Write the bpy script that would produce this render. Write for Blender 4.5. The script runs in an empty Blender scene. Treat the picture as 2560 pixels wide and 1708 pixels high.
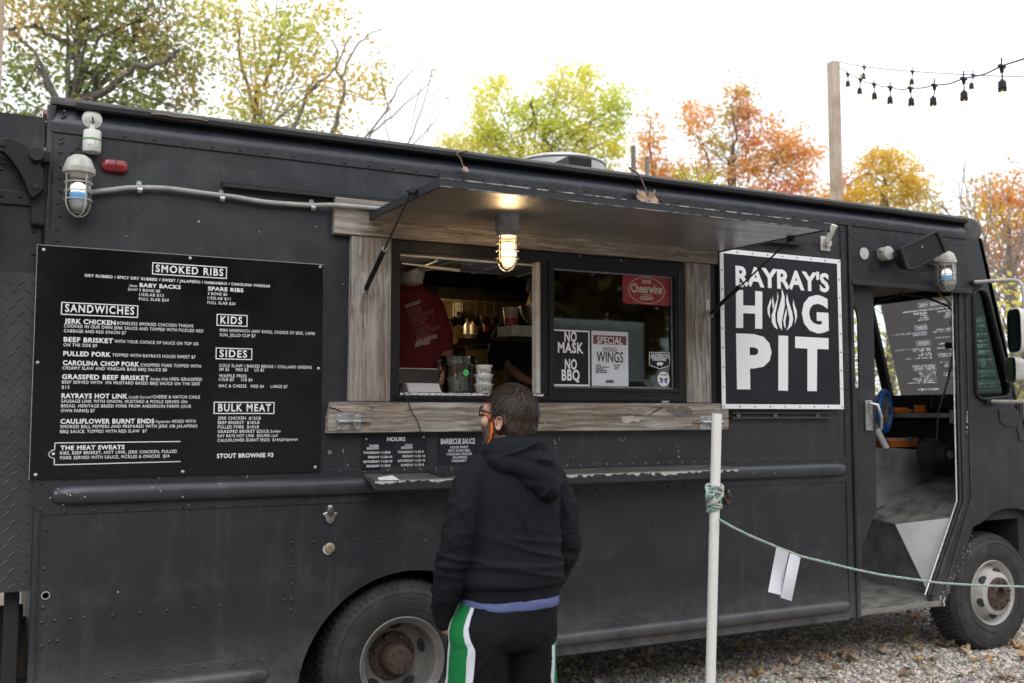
import bpy, bmesh, math, random
import numpy as np
from mathutils import Vector, Matrix, noise
from mathutils.geometry import tessellate_polygon
R = math.radians; PI = math.pi
sc = bpy.context.scene
COL = sc.collection
random.seed(7)
# ------------------------------------------------------------------ camera
FPX = 35/36*2560; TH = R(27.13); PT = R(4.23); CAM = Vector((0, -4.74, 1.64))
vf = Vector((math.sin(TH)*math.cos(PT), math.cos(TH)*math.cos(PT), math.sin(PT)))
vr = Vector((math.cos(TH), -math.sin(TH), 0))
vu = vr.cross(vf)
cam = bpy.data.cameras.new('camera'); camo = bpy.data.objects.new('camera', cam); COL.objects.link(camo)
camo.matrix_world = Matrix.Translation(CAM) @ Matrix((vr, vu, -vf)).transposed().to_4x4()
cam.lens = 35; cam.sensor_width = 36; cam.clip_end = 900; cam.clip_start = .05
cam.dof.use_dof = True; cam.dof.focus_distance = 5.2; cam.dof.aperture_fstop = 2.3
sc.camera = camo
sc.render.resolution_x = 1024; sc.render.resolution_y = 683
# ------------------------------------------------------------------ world: overcast white sky
w = bpy.data.worlds.new('World'); sc.world = w; w.use_nodes = True
nt = w.node_tree; bg = nt.nodes['Background']
sky = nt.nodes.new('ShaderNodeTexSky'); sky.sky_type = 'NISHITA'; sky.sun_disc = False
sky.sun_elevation = R(42); sky.sun_rotation = R(200); sky.air_density = 1.0; sky.dust_density = 4.0
hs = nt.nodes.new('ShaderNodeHueSaturation'); hs.inputs['Saturation'].default_value = .25; hs.inputs['Value'].default_value = .06
mx = nt.nodes.new('ShaderNodeMix'); mx.data_type = 'RGBA'; mx.inputs['Factor'].default_value = .88
tc = nt.nodes.new('ShaderNodeTexCoord'); sp = nt.nodes.new('ShaderNodeSeparateXYZ'); mr = nt.nodes.new('ShaderNodeMapRange')
mr.inputs['From Min'].default_value = -.1; mr.inputs['From Max'].default_value = 1
cm = nt.nodes.new('ShaderNodeMix'); cm.data_type = 'RGBA'
cm.inputs['A'].default_value = (.86, .90, .96, 1); cm.inputs['B'].default_value = (1.32, 1.36, 1.42, 1)
nt.links.new(tc.outputs['Generated'], sp.inputs[0]); nt.links.new(sp.outputs['Z'], mr.inputs['Value'])
nt.links.new(mr.outputs['Result'], cm.inputs['Factor'])
nt.links.new(sky.outputs[0], hs.inputs['Color']); nt.links.new(hs.outputs[0], mx.inputs['A'])
nt.links.new(cm.outputs['Result'], mx.inputs['B']); nt.links.new(mx.outputs['Result'], bg.inputs['Color'])
bg.inputs['Strength'].default_value = 1.12
sun = bpy.data.lights.new('overcast_sun', 'SUN'); sun.energy = .6; sun.angle = R(35); sun.color = (1, .97, .93)
suno = bpy.data.objects.new('overcast_sun', sun); COL.objects.link(suno)
suno.rotation_euler = (R(48), 0, R(-20))
sc.view_settings.view_transform = 'Standard'; sc.view_settings.look = 'None'; sc.view_settings.gamma = 1
sc.view_settings.exposure = 0.46; sc.view_settings.use_curve_mapping = False
sc.render.engine = 'CYCLES'
# ------------------------------------------------------------------ photo -> place helpers (intersection with real planes)
def ray(x, y): return vf + vr*((x-1280)/FPX) - vu*((y-854)/FPX)
def PLN(x, y, p0, n):
    d = ray(x, y); n = Vector(n); return CAM + d*((Vector(p0)-CAM).dot(n)/d.dot(n))
def P(x, y, Y=0.0): return PLN(x, y, (0, Y, 0), (0, 1, 0))
def PX(x, y, X): return PLN(x, y, (X, 0, 0), (1, 0, 0))
def PZ(x, y, Z): return PLN(x, y, (0, 0, Z), (0, 0, 1))
def PD(x, y, d): return CAM + ray(x, y)*d          # at depth d along the view axis
# ------------------------------------------------------------------ mesh builder
class M:
    def __init__(s): s.v = []; s.f = []; s.mi = []; s.cur = 0
    def add(s, vs, fs):
        b = len(s.v); s.v += [tuple(v) for v in vs]; s.f += [tuple(b+i for i in f) for f in fs]; s.mi += [s.cur]*len(fs); return s
    def box(s, x0, x1, y0, y1, z0, z1, T=None):
        vs = [Vector((x, y, z)) for x in (x0, x1) for y in (y0, y1) for z in (z0, z1)]
        if T: vs = [T @ v for v in vs]
        return s.add(vs, [(0,1,3,2),(4,6,7,5),(0,4,5,1),(2,3,7,6),(0,2,6,4),(1,5,7,3)])
    def prism(s, poly, y0, y1, holes=(), fn=None):
        """polygon in (a,b) extruded; fn(a,b,t) gives the 3-D point (default a=X, b=Z, t=Y)"""
        fn = fn or (lambda a, b, t: (a, t, b))
        loops = [list(poly)] + [list(h) for h in holes]; pts = [p for l in loops for p in l]
        tri = tessellate_polygon([[Vector((p[0], p[1], 0)) for p in l] for l in loops]); n = len(pts)
        vs = [fn(p[0], p[1], y0) for p in pts] + [fn(p[0], p[1], y1) for p in pts]
        fs = []
        for t in tri:
            a, b, c = [Vector(pts[i]) for i in t]
            if (b-a).cross(c-a) < 0: t = (t[0], t[2], t[1])
            fs += [tuple(t), tuple(i+n for i in reversed(t))]
        k = 0
        for li, l in enumerate(loops):
            m = len(l); ar = sum(l[i][0]*l[(i+1) % m][1]-l[(i+1) % m][0]*l[i][1] for i in range(m)); ccw = (ar > 0) == (li == 0)
            for i in range(m):
                q = (k+i, k+i+n, k+(i+1) % m+n, k+(i+1) % m)
                fs.append(q if ccw else q[::-1])
            k += m
        return s.add(vs, fs)
    def flat(s, poly, fn, holes=()):
        loops = [list(poly)] + [list(h) for h in holes]; pts = [p for l in loops for p in l]
        tri = tessellate_polygon([[Vector((p[0], p[1], 0)) for p in l] for l in loops])
        fs = []
        for t in tri:
            a, b, c = [Vector(pts[i]) for i in t]
            fs.append(tuple(t) if (b-a).cross(c-a) > 0 else (t[0], t[2], t[1]))
        return s.add([fn(*p) for p in pts], fs)
    def rings(s, rs, cap=True, close=False):
        n = len(rs[0]); b = len(s.v); fs = []
        for r_ in rs: s.v += [tuple(v) for v in r_]
        L = len(rs)
        for i in range(L if close else L-1):
            for j in range(n):
                a, c = b+i*n, b+((i+1) % L)*n
                fs.append((a+j, a+(j+1) % n, c+(j+1) % n, c+j))
        if cap and not close: fs += [tuple(b+j for j in reversed(range(n))), tuple(b+(L-1)*n+j for j in range(n))]
        s.f += fs; s.mi += [s.cur]*len(fs); return s
    def tube(s, pts, r, n=8, close=False, cap=True):
        pts = [Vector(p) for p in pts]; L = len(pts); rs = []
        rr = r if isinstance(r, (list, tuple)) else [r]*L
        up = Vector((0, 0, 1)); prev = None
        for i, p in enumerate(pts):
            t = (pts[(i+1) % L]-pts[i-1]) if close else (pts[min(i+1, L-1)]-pts[max(i-1, 0)])
            t.normalize()
            if prev is None:
                a = t.cross(up if abs(t.z) < .95 else Vector((1, 0, 0))).normalized()
            else: a = (prev - t*prev.dot(t)).normalized()
            prev = a; b_ = t.cross(a)
            rs.append([p + (a*math.cos(2*PI*j/n)+b_*math.sin(2*PI*j/n))*rr[i] for j in range(n)])
        return s.rings(rs, cap, close)
    def lathe(s, prof, c=(0,0,0), ax='z', n=24, cap=False):
        """prof: list of (r, h); axis through c"""
        c = Vector(c); rs = []
        for r_, h in prof:
            ring = []
            for j in range(n):
                a = 2*PI*j/n; u_, v_ = r_*math.cos(a), r_*math.sin(a)
                ring.append(c + {'z': Vector((u_, v_, h)), 'y': Vector((u_, h, -v_)), 'x': Vector((h, u_, v_))}[ax])
            rs.append(ring)
        return s.rings(rs, cap)
    def cyl(s, p0, p1, r0, r1=None, n=12): return s.tube([p0, p1], [r0, r0 if r1 is None else r1], n)
    def ell(s, c, r, nu=20, nv=12, T=None):
        c = Vector(c); rs = []
        for i in range(nv+1):
            th = PI*i/nv; rs.append([Vector((r[0]*max(math.sin(th), 1e-4)*math.cos(2*PI*j/nu), r[1]*max(math.sin(th), 1e-4)*math.sin(2*PI*j/nu), -r[2]*math.cos(th))) for j in range(nu)])
        rs = [[(T @ v if T else v)+c for v in q] for q in rs]
        return s.rings(rs)
    def merge(s, o, fn=None):
        b = len(s.v); s.v += [tuple(fn(Vector(v))) if fn else v for v in o.v]; s.f += [tuple(b+i for i in f) for f in o.f]; s.mi += o.mi; return s
def linkp(o, parent):
    COL.objects.link(o)
    if parent is not None:
        o.parent = parent
        if parent.type == 'EMPTY': o.matrix_parent_inverse = parent.matrix_basis.inverted()
    return o
def build(name, m, mat=None, parent=None, smooth=None, bevel=None, kind=None, fix=False):
    me = bpy.data.meshes.new(name); me.from_pydata(m.v, [], m.f)
    mats = mat if isinstance(mat, (list, tuple)) else [mat]
    for q in mats: me.materials.append(q)
    if len(mats) > 1: me.polygons.foreach_set('material_index', m.mi)
    if fix:
        b = bmesh.new(); b.from_mesh(me); bmesh.ops.remove_doubles(b, verts=b.verts, dist=1e-5); bmesh.ops.recalc_face_normals(b, faces=b.faces); b.to_mesh(me); b.free()
    if smooth:
        me.polygons.foreach_set('use_smooth', [True]*len(me.polygons)); me.set_sharp_from_angle(angle=R(smooth))
    me.update()
    o = bpy.data.objects.new(name, me); linkp(o, parent)
    if bevel:
        bv = o.modifiers.new('bevel', 'BEVEL'); bv.width = bevel; bv.segments = 2; bv.limit_method = 'ANGLE'; bv.angle_limit = R(40)
    if kind: o['kind'] = kind
    return o
def tag(o, label=None, cat=None, group=None, kind=None):
    if label: o['label'] = label
    if cat: o['category'] = cat
    if group: o['group'] = group
    if kind: o['kind'] = kind
    return o
def empty(name, loc, label, cat, group=None, rot=None):
    o = bpy.data.objects.new(name, None); COL.objects.link(o); o.empty_display_size = .1
    o.matrix_basis = Matrix.Translation(Vector(loc)) @ (rot.to_4x4() if rot else Matrix.Identity(4))
    return tag(o, label, cat, group)
def copy_tree(o, parent=None):
    c = o.copy(); COL.objects.link(c); c.parent = parent
    for ch in list(o.children): copy_tree(ch, c)
    return c
# ------------------------------------------------------------------ materials
def newmat(name):
    m = bpy.data.materials.new(name); m.use_nodes = True; nt = m.node_tree
    return m, nt, nt.nodes['Principled BSDF']
def nd(nt, t, **kw):
    n = nt.nodes.new(t)
    for k, v in kw.items():
        if k in n.inputs.keys() if hasattr(n.inputs, 'keys') else False: n.inputs[k].default_value = v
        else: setattr(n, k, v)
    return n
def c4(c): return (c[0], c[1], c[2], 1)
def pbr(name, col, rough=.5, metal=0, col2=None, ns=6, lo=.4, hi=.65, stretch=None, bump=None, bd=.002, r2=None, alpha=None, trans=0, spec=None, coat=0, sheen=0):
    m, nt, b = newmat(name); L = nt.links.new
    b.inputs['Base Color'].default_value = c4(col); b.inputs['Roughness'].default_value = rough; b.inputs['Metallic'].default_value = metal
    if spec is not None: b.inputs['Specular IOR Level'].default_value = spec
    if coat: b.inputs['Coat Weight'].default_value = coat; b.inputs['Coat Roughness'].default_value = .15
    if sheen: b.inputs['Sheen Weight'].default_value = sheen; b.inputs['Sheen Roughness'].default_value = .5
    t = nt.nodes.new('ShaderNodeTexCoord'); mp = nt.nodes.new('ShaderNodeMapping'); L(t.outputs['Object'], mp.inputs['Vector'])
    if stretch: mp.inputs['Scale'].default_value = stretch
    if col2 is not None or r2 is not None:
        n = nt.nodes.new('ShaderNodeTexNoise'); n.inputs['Scale'].default_value = ns; n.inputs['Detail'].default_value = 6; n.inputs['Roughness'].default_value = .62
        L(mp.outputs[0], n.inputs['Vector'])
        rm = nt.nodes.new('ShaderNodeMapRange'); rm.inputs['From Min'].default_value = lo; rm.inputs['From Max'].default_value = hi
        L(n.outputs['Fac'], rm.inputs['Value'])
        if col2 is not None:
            x = nt.nodes.new('ShaderNodeMix'); x.data_type = 'RGBA'; x.inputs['A'].default_value = c4(col); x.inputs['B'].default_value = c4(col2)
            L(rm.outputs[0], x.inputs['Factor']); L(x.outputs['Result'], b.inputs['Base Color'])
        if r2 is not None:
            y = nt.nodes.new('ShaderNodeMapRange'); y.inputs['To Min'].default_value = rough; y.inputs['To Max'].default_value = r2
            L(rm.outputs[0], y.inputs['Value']); L(y.outputs[0], b.inputs['Roughness'])
    if bump:
        n2 = nt.nodes.new('ShaderNodeTexNoise'); n2.inputs['Scale'].default_value = bump; n2.inputs['Detail'].default_value = 5; L(mp.outputs[0], n2.inputs['Vector'])
        bp = nt.nodes.new('ShaderNodeBump'); bp.inputs['Distance'].default_value = bd; bp.inputs['Strength'].default_value = .8
        L(n2.outputs['Fac'], bp.inputs['Height']); L(bp.outputs[0], b.inputs['Normal'])
    return m
def wood(name, c1, c2, c3, axis):
    m, nt, b = newmat(name); L = nt.links.new; b.inputs['Roughness'].default_value = .85; b.inputs['Specular IOR Level'].default_value = .25
    t = nt.nodes.new('ShaderNodeTexCoord'); mp = nt.nodes.new('ShaderNodeMapping'); L(t.outputs['Object'], mp.inputs['Vector'])
    s = [64, 64, 64]; s['xyz'.index(axis)] = 2.6; mp.inputs['Scale'].default_value = s
    wrp = nt.nodes.new('ShaderNodeTexNoise'); wrp.inputs['Scale'].default_value = 2.4; wrp.inputs['Detail'].default_value = 2; L(t.outputs['Object'], wrp.inputs['Vector'])
    ad = nt.nodes.new('ShaderNodeVectorMath'); ad.operation = 'MULTIPLY_ADD'; ad.inputs[1].default_value = (3, 3, 3)
    L(wrp.outputs['Color'], ad.inputs[0]); L(mp.outputs[0], ad.inputs[2])
    n = nt.nodes.new('ShaderNodeTexNoise'); n.inputs['Scale'].default_value = 1; n.inputs['Detail'].default_value = 7; n.inputs['Roughness'].default_value = .7; L(ad.outputs[0], n.inputs['Vector'])
    cr = nt.nodes.new('ShaderNodeValToRGB'); e = cr.color_ramp.elements; e[0].position = .34; e[0].color = c4(c1); e[1].position = .66; e[1].color = c4(c3)
    k = e.new(.5); k.color = c4(c2); L(n.outputs['Fac'], cr.inputs[0])
    n3 = nt.nodes.new('ShaderNodeTexNoise'); n3.inputs['Scale'].default_value = 3.2; n3.inputs['Detail'].default_value = 5; L(t.outputs['Object'], n3.inputs['Vector'])
    rm = nt.nodes.new('ShaderNodeMapRange'); rm.inputs['From Min'].default_value = .42; rm.inputs['From Max'].default_value = .7; rm.inputs['To Max'].default_value = .75; L(n3.outputs['Fac'], rm.inputs['Value'])
    x = nt.nodes.new('ShaderNodeMix'); x.data_type = 'RGBA'; x.blend_type = 'MULTIPLY'; x.inputs['B'].default_value = (.62, .50, .42, 1)
    L(rm.outputs[0], x.inputs['Factor']); L(cr.outputs[0], x.inputs['A']); L(x.outputs['Result'], b.inputs['Base Color'])
    bp = nt.nodes.new('ShaderNodeBump'); bp.inputs['Distance'].default_value = .004; L(n.outputs['Fac'], bp.inputs['Height']); L(bp.outputs[0], b.inputs['Normal'])
    return m
def paint(name, base=(.0165, .0175, .0215), rough=.40, chips=True, dustz=True):
    """satin black body paint: waviness, wiped dust, road dust near the sill, small chips"""
    m, nt, b = newmat(name); L = nt.links.new
    t = nt.nodes.new('ShaderNodeTexCoord')
    def noi(scale, st=None, det=5, rg=.6):
        n = nt.nodes.new('ShaderNodeTexNoise'); n.inputs['Scale'].default_value = scale; n.inputs['Detail'].default_value = det; n.inputs['Roughness'].default_value = rg
        if st:
            mp = nt.nodes.new('ShaderNodeMapping'); mp.inputs['Scale'].default_value = st; L(t.outputs['Object'], mp.inputs['Vector']); L(mp.outputs[0], n.inputs['Vector'])
        else: L(t.outputs['Object'], n.inputs['Vector'])
        return n.outputs['Fac']
    def rng(v, a, b_, lo=0, hi=1):
        r = nt.nodes.new('ShaderNodeMapRange'); r.inputs['From Min'].default_value = a; r.inputs['From Max'].default_value = b_; r.inputs['To Min'].default_value = lo; r.inputs['To Max'].default_value = hi
        L(v, r.inputs['Value']); return r.outputs[0]
    def mul(a, b_, op='MULTIPLY'):
        q = nt.nodes.new('ShaderNodeMath'); q.operation = op
        for i, v in enumerate((a, b_)):
            if isinstance(v, (int, float)): q.inputs[i].default_value = v
            else: L(v, q.inputs[i])
        return q.outputs[0]
    def mixc(f, a, b_):
        x = nt.nodes.new('ShaderNodeMix'); x.data_type = 'RGBA'; L(f, x.inputs['Factor'])
        for k, v in (('A', a), ('B', b_)):
            if isinstance(v, tuple): x.inputs[k].default_value = c4(v)
            else: L(v, x.inputs[k])
        return x.outputs['Result']
    col = mixc(rng(noi(1.6, (1, 1, .5)), .35, .7), base, tuple(c*1.35 for c in base))
    streak = mul(rng(noi(9, (1, 1, .10), 8, .7), .54, .76), .42)
    blot = mul(rng(noi(3.1, None, 9, .75), .54, .76), .55)
    f = mul(streak, blot, 'ADD')
    col = mixc(f, col, (.085, .085, .09))
    if dustz:
        s = nt.nodes.new('ShaderNodeSeparateXYZ'); L(t.outputs['Object'], s.inputs[0])
        d = mul(mul(rng(s.outputs['Z'], .66, .36), rng(noi(5, None, 8, .8), .3, .6)), .62)
        col = mixc(d, col, (.15, .14, .13))
        sp_ = mul(mul(rng(noi(150, None, 2, .5), .64, .72), rng(s.outputs['Z'], 1.1, .3)), .55); col = mixc(sp_, col, (.22, .21, .2))
    if chips:
        ch = mul(rng(noi(38, None, 3, .5), .735, .75), rng(noi(2.2, None, 2, .5), .5, .56)); col = mixc(ch, col, (.45, .44, .42))
    L(col, b.inputs['Base Color'])
    L(rng(noi(2.4, None, 7, .7), .3, .75, rough-.07, rough+.16), b.inputs['Roughness'])
    h = mul(mul(noi(1.1, None, 3, .5), 1.5), mul(noi(60), .014), 'ADD')
    bp = nt.nodes.new('ShaderNodeBump'); bp.inputs['Distance'].default_value = .045; bp.inputs['Strength'].default_value = .7; L(h, bp.inputs['Height']); L(bp.outputs[0], b.inputs['Normal'])
    return m
def emis(name, col, st):
    m, nt, b = newmat(name); b.inputs['Emission Color'].default_value = c4(col); b.inputs['Emission Strength'].default_value = st; b.inputs['Base Color'].default_value = c4(col); return m
def glass(name, tint=(1, 1, 1), refl=.1, rough=.02):
    m = bpy.data.materials.new(name); m.use_nodes = True; nt = m.node_tree; L = nt.links.new
    nt.nodes.remove(nt.nodes['Principled BSDF']); out = nt.nodes['Material Output']
    tr = nt.nodes.new('ShaderNodeBsdfTransparent'); tr.inputs[0].default_value = c4(tint)
    gl = nt.nodes.new('ShaderNodeBsdfGlossy'); gl.inputs['Roughness'].default_value = rough; gl.inputs['Color'].default_value = (.9, .95, .93, 1)
    fr = nt.nodes.new('ShaderNodeLayerWeight'); fr.inputs['Blend'].default_value = refl; mxs = nt.nodes.new('ShaderNodeMixShader')
    L(fr.outputs['Fresnel'], mxs.inputs[0]); L(tr.outputs[0], mxs.inputs[1]); L(gl.outputs[0], mxs.inputs[2]); L(mxs.outputs[0], out.inputs['Surface'])
    return m
def leafmat(name, trans=.5):
    m, nt, b = newmat(name); L = nt.links.new
    ca = nt.nodes.new('ShaderNodeVertexColor'); ca.layer_name = 'tint'
    L(ca.outputs['Color'], b.inputs['Base Color']); b.inputs['Roughness'].default_value = .7; b.inputs['Specular IOR Level'].default_value = .2
    tl = nt.nodes.new('ShaderNodeBsdfTranslucent'); L(ca.outputs['Color'], tl.inputs['Color'])
    ms = nt.nodes.new('ShaderNodeMixShader'); ms.inputs[0].default_value = trans; out = nt.nodes['Material Output']
    L(b.outputs[0], ms.inputs[1]); L(tl.outputs[0], ms.inputs[2]); L(ms.outputs[0], out.inputs['Surface'])
    return m
MT = dict(
 paint=paint('satin_black_paint'), paint2=paint('dark_trailer_paint', (.012, .013, .017), .4), 
 cove=paint('cove_paint_sky_sheen', (.022, .025, .034), .27),  # same satin black, with bluish sky sheen put into the base colour
 rail=paint('rail_paint_highlight', (.028, .031, .038), .30),  # same satin black, base lightened to paint in highlights on the bulges
 roof=pbr('weathered_roof', (.09, .085, .08), .8, col2=(.04, .038, .036), ns=5, bump=20),
 black=pbr('black_plastic', (.009, .009, .010), .45, bump=60, bd=.0006, spec=.35), blackm=pbr('black_matte', (.018, .018, .019), .75, bump=70, bd=.001),
 rubber=pbr('rubber', (.026, .025, .024), .72, col2=(.062, .057, .052), ns=9, lo=.45, hi=.75, bump=90, bd=.001),
 alu=pbr('black_anodised_frame', (.007, .007, .008), .38, col2=(.012, .012, .0125), ns=4, spec=.3), 
 steel=pbr('brushed_steel', (.5, .49, .47), .34, 1, col2=(.30, .29, .28), ns=7, r2=.5, stretch=(1, 1, 8), bump=60, bd=.0005),
 awn=pbr('awning_underside_steel', (.74, .73, .72), .34, 1, col2=(.46, .45, .44), ns=3.2, lo=.35, hi=.7, r2=.46, stretch=(.8, 4, 1)),
 zinc=pbr('galvanised_metal', (.55, .56, .57), .38, .9, col2=(.38, .37, .36), ns=30), rust=pbr('rusty_hub', (.10, .062, .048), .8, .2, col2=(.055, .04, .034), ns=30, bump=60),
 conduit=pbr('grey_conduit', (.36, .37, .355), .5, col2=(.25, .25, .24), ns=12, bump=30), 
 castgrey=pbr('grey_lamp_casting', (.52, .50, .46), .55, .1, col2=(.33, .31, .28), ns=14, bump=50), castdark=pbr('dull_lamp_casting', (.30, .30, .31), .5, .3, col2=(.18, .17, .16), ns=14),
 white=pbr('white_print', (.80, .80, .82), .55), offwhite=pbr('off_white_plastic', (.68, .67, .63), .5, col2=(.5, .48, .44), ns=12), pvc=pbr('white_pvc_pipe', (.82, .81, .78), .4, col2=(.36, .30, .25), ns=16, lo=.60, hi=.72, stretch=(1, 1, .35)),
 board=pbr('menu_board_black', (.006, .006, .007), .17, spec=.3, r2=.3, ns=2, bump=3, bd=.004, col2=(.010, .0095, .0095)), signbg=pbr('sign_panel_slate', (.0095, .0115, .016), .45, col2=(.014, .016, .021), ns=4, spec=.3),
 red=pbr('red_lens', (.22, .012, .014), .2, coat=.5), redsign=pbr('red_tin_sign', (.30, .016, .028), .4), maroon=pbr('maroon_band', (.20, .06, .06), .6),
 woodx=wood('weathered_board_along', (.115, .097, .08), (.285, .26, .228), (.49, .455, .41), 'x'), woodz=wood('weathered_board_upright', (.11, .10, .09), (.28, .262, .24), (.45, .43, .40), 'z'),
 post=wood('new_timber_post', (.46, .36, .27), (.58, .48, .38), (.68, .58, .48), 'z'), bark=pbr('bark', (.20, .175, .155), .9, col2=(.11, .09, .08), ns=8, stretch=(1, 1, .3), bump=14, bd=.02),
 barkpale=pbr('pale_bark', (.30, .27, .24), .9, col2=(.17, .15, .13), ns=6, bump=14, bd=.02),
 rim=pbr('white_painted_rim', (.44, .42, .40), .5, col2=(.25, .20, .17), ns=7, lo=.5, hi=.8, bump=40, bd=.001), rimg=pbr('grey_painted_rim', (.19, .18, .17), .5, col2=(.12, .10, .09), ns=7, lo=.45, hi=.75),
 glass=glass('window_glass', (.62, .68, .64), .30), gglass=glass('green_tinted_glass', (.26, .42, .36), .1), jar=glass('lamp_jar_glass', (.93, .95, .96), .2), bulbglass=glass('clear_bulb_glass', (.97, .98, .99), .05), clear=glass('clear_polycarbonate', (.88, .88, .90), .34, .12),
 leaf=leafmat('leaves'), skin=pbr('skin', (.58, .33, .25), .5, col2=(.50, .26, .19), ns=18, spec=.35), skind=pbr('brown_skin', (.30, .16, .10), .5, spec=.35), 
 hair=pbr('brown_hair', (.030, .019, .014), .5, col2=(.062, .043, .034), ns=60, stretch=(1, 1, .25), bump=160, bd=.002, spec=.35), 
 strand=pbr('hair_strand', (.042, .027, .019), .5, col2=(.020, .013, .010), ns=80, spec=.3), hoodie=pbr('black_fleece', (.0066, .0078, .0112), .85, bump=260, bd=.0016, spec=.22), tee=pbr('blue_heather_knit', (.075, .10, .24), .9, col2=(.12, .15, .30), ns=120), 
 orange=pbr('orange_piping', (.85, .16, .02), .6), maskb=pbr('brown_mask_cloth', (.15, .075, .055), .85, col2=(.05, .03, .025), ns=30), 
 redshirt=pbr('red_cotton', (.12, .005, .011), .85), darkshirt=pbr('charcoal_cotton', (.02, .02, .023), .85), maskw=pbr('white_mask_cloth', (.60, .57, .56), .8), maskt=pbr('teal_mask_cloth', (.10, .22, .23), .8),
 brass=pbr('warm_lit_steel', (.36, .28, .15), .42, .75, col2=(.14, .10, .055), ns=4), dark=pbr('dark_interior', (.02, .019, .018), .7), floor=pbr('worn_tread_plate', (.30, .285, .265), .6, .3, col2=(.13, .12, .11), ns=9, bump=30),  # brass: plain steel with the hood's warm light put into its colour
 greyp=pbr('grey_painted_panel', (.26, .265, .265), .5, .15, col2=(.14, .143, .145), ns=6, bump=6, bd=.003), stepal=pbr('bare_aluminium_panel', (.95, .95, .96), .5, .25, col2=(.80, .80, .80), ns=5), 
 orangep=pbr('orange_plastic', (.75, .17, .015), .4), bluep=pbr('blue_plastic', (.01, .12, .42), .4), yellow=pbr('yellow_plastic', (.6, .38, .03), .5), redp=pbr('red_plastic', (.4, .02, .02), .5), greenp=pbr('green_sticker', (.08, .75, .2), .6),
 paper=pbr('paper', (.74, .73, .76), .7), box=pbr('white_carton', (.84, .84, .83), .7), bluebox=pbr('blue_carton', (.03, .14, .50), .6), money=pbr('banknote', (.36, .40, .30), .8, col2=(.16, .20, .14), ns=60), 
 glow=emis('warm_bulb_glow', (1, .62, .25), 7), glow2=emis('cool_bulb_glow', (1, .90, .82), .75), bluer=emis('blue_reflection_glow', (.14, .34, .62), .3), filament=emis('filament', (1, .5, .18), 3),  # bluer: blue reflections in the jars, painted in as a faint glow
 drum=pbr('pale_roof_lid', (.40, .39, .38), .4, .5), tan=pbr('dry_leaf_brown', (.50, .36, .25), .8, col2=(.30, .19, .12), ns=14, bump=60), twig=pbr('dry_twig', (.20, .15, .11), .9), 
 tape=pbr('white_flagging_tape', (.66, .67, .72), .5), banner=None)
# ================================================================== GROUND
g = M(); 
gx = [-120, -30, -8, -2, 0, 2, 4, 6, 8, 12, 30, 120]; gy = [-120, -20, -5, -2, 0, 2, 4, 8, 16, 40, 160]
def gz(x, y): return 0.0
for i in range(len(gx)-1):
    for j in range(len(gy)-1):
        g.add([(gx[i], gy[j], 0), (gx[i+1], gy[j], 0), (gx[i+1], gy[j+1], 0), (gx[i], gy[j+1], 0)], [(0, 1, 2, 3)])
MT['ground'] = pbr('gravel_ground', (.26, .225, .19), .9, col2=(.11, .09, .072), ns=55, lo=.35, hi=.65, bump=90, bd=.01)
build('ground', g, MT['ground'], kind='structure')
# crushed limestone: individual stones, nobody could count them
def gravel():
    rs = np.random.RandomState(3); n = 74000
    X = rs.uniform(1.6, 7.4, n); Y = rs.uniform(-1.1, 2.2, n)**1; 
    Y = np.where(rs.rand(n) < .75, rs.uniform(-1.1, 1.0, n), Y)
    t = (1+5**.5)/2
    ico = np.array([(-1,t,0),(1,t,0),(-1,-t,0),(1,-t,0),(0,-1,t),(0,1,t),(0,-1,-t),(0,1,-t),(t,0,-1),(t,0,1),(-t,0,-1),(-t,0,1)], float); ico /= np.linalg.norm(ico[0])
    fc = np.array([(0,11,5),(0,5,1),(0,1,7),(0,7,10),(0,10,11),(1,5,9),(5,11,4),(11,10,2),(10,7,6),(7,1,8),(3,9,4),(3,4,2),(3,2,6),(3,6,8),(3,8,9),(4,9,5),(2,4,11),(6,2,10),(8,6,7),(9,8,1)])
    s = rs.gamma(3.0, .0021, n)+.0032; sc3 = s[:, None]*rs.uniform(.6, 1.3, (n, 3)); sc3[:, 2] *= .75
    V = ico[None]*sc3[:, None, :]*rs.uniform(.72, 1.25, (n, 12, 1))
    a = rs.uniform(0, 2*PI, n); b = rs.uniform(-.6, .6, n); ca, sa, cb, sb = np.cos(a)[:, None], np.sin(a)[:, None], np.cos(b)[:, None], np.sin(b)[:, None]
    x, y, z = V[..., 0], V[..., 1], V[..., 2]; y, z = y*cb-z*sb, y*sb+z*cb; x, y = x*ca-y*sa, x*sa+y*ca
    V = np.stack([x+X[:, None], y+Y[:, None], z+(s*.35)[:, None]], -1).reshape(-1, 3)
    Fc = (fc[None]+12*np.arange(n)[:, None, None]).reshape(-1, 3)
    me = bpy.data.meshes.new('gravel'); me.vertices.add(len(V)); me.vertices.foreach_set('co', V.ravel()); me.loops.add(len(Fc)*3); me.loops.foreach_set('vertex_index', Fc.ravel())
    me.polygons.add(len(Fc)); me.polygons.foreach_set('loop_start', np.arange(len(Fc))*3); 
    tint = rs.uniform(.35, 1.4, (n, 1))*np.array([[.52, .465, .41]])*rs.uniform(.93, 1.07, (n, 3)); c = np.ones((n, 12, 4)); c[..., :3] = np.clip(tint, 0, .72)[:, None]
    at = me.color_attributes.new('tint', 'FLOAT_COLOR', 'POINT'); at.data.foreach_set('color', c.ravel()); me.update()
    m, nt, bb = newmat('limestone_chips'); ca_ = nt.nodes.new('ShaderNodeVertexColor'); ca_.layer_name = 'tint'; nt.links.new(ca_.outputs[0], bb.inputs['Base Color']); bb.inputs['Roughness'].default_value = .9
    me.materials.append(m); o = bpy.data.objects.new('gravel', me); COL.objects.link(o); tag(o, 'pale crushed limestone gravel spread under and beside the truck', 'gravel', kind='stuff')
gravel()
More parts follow.
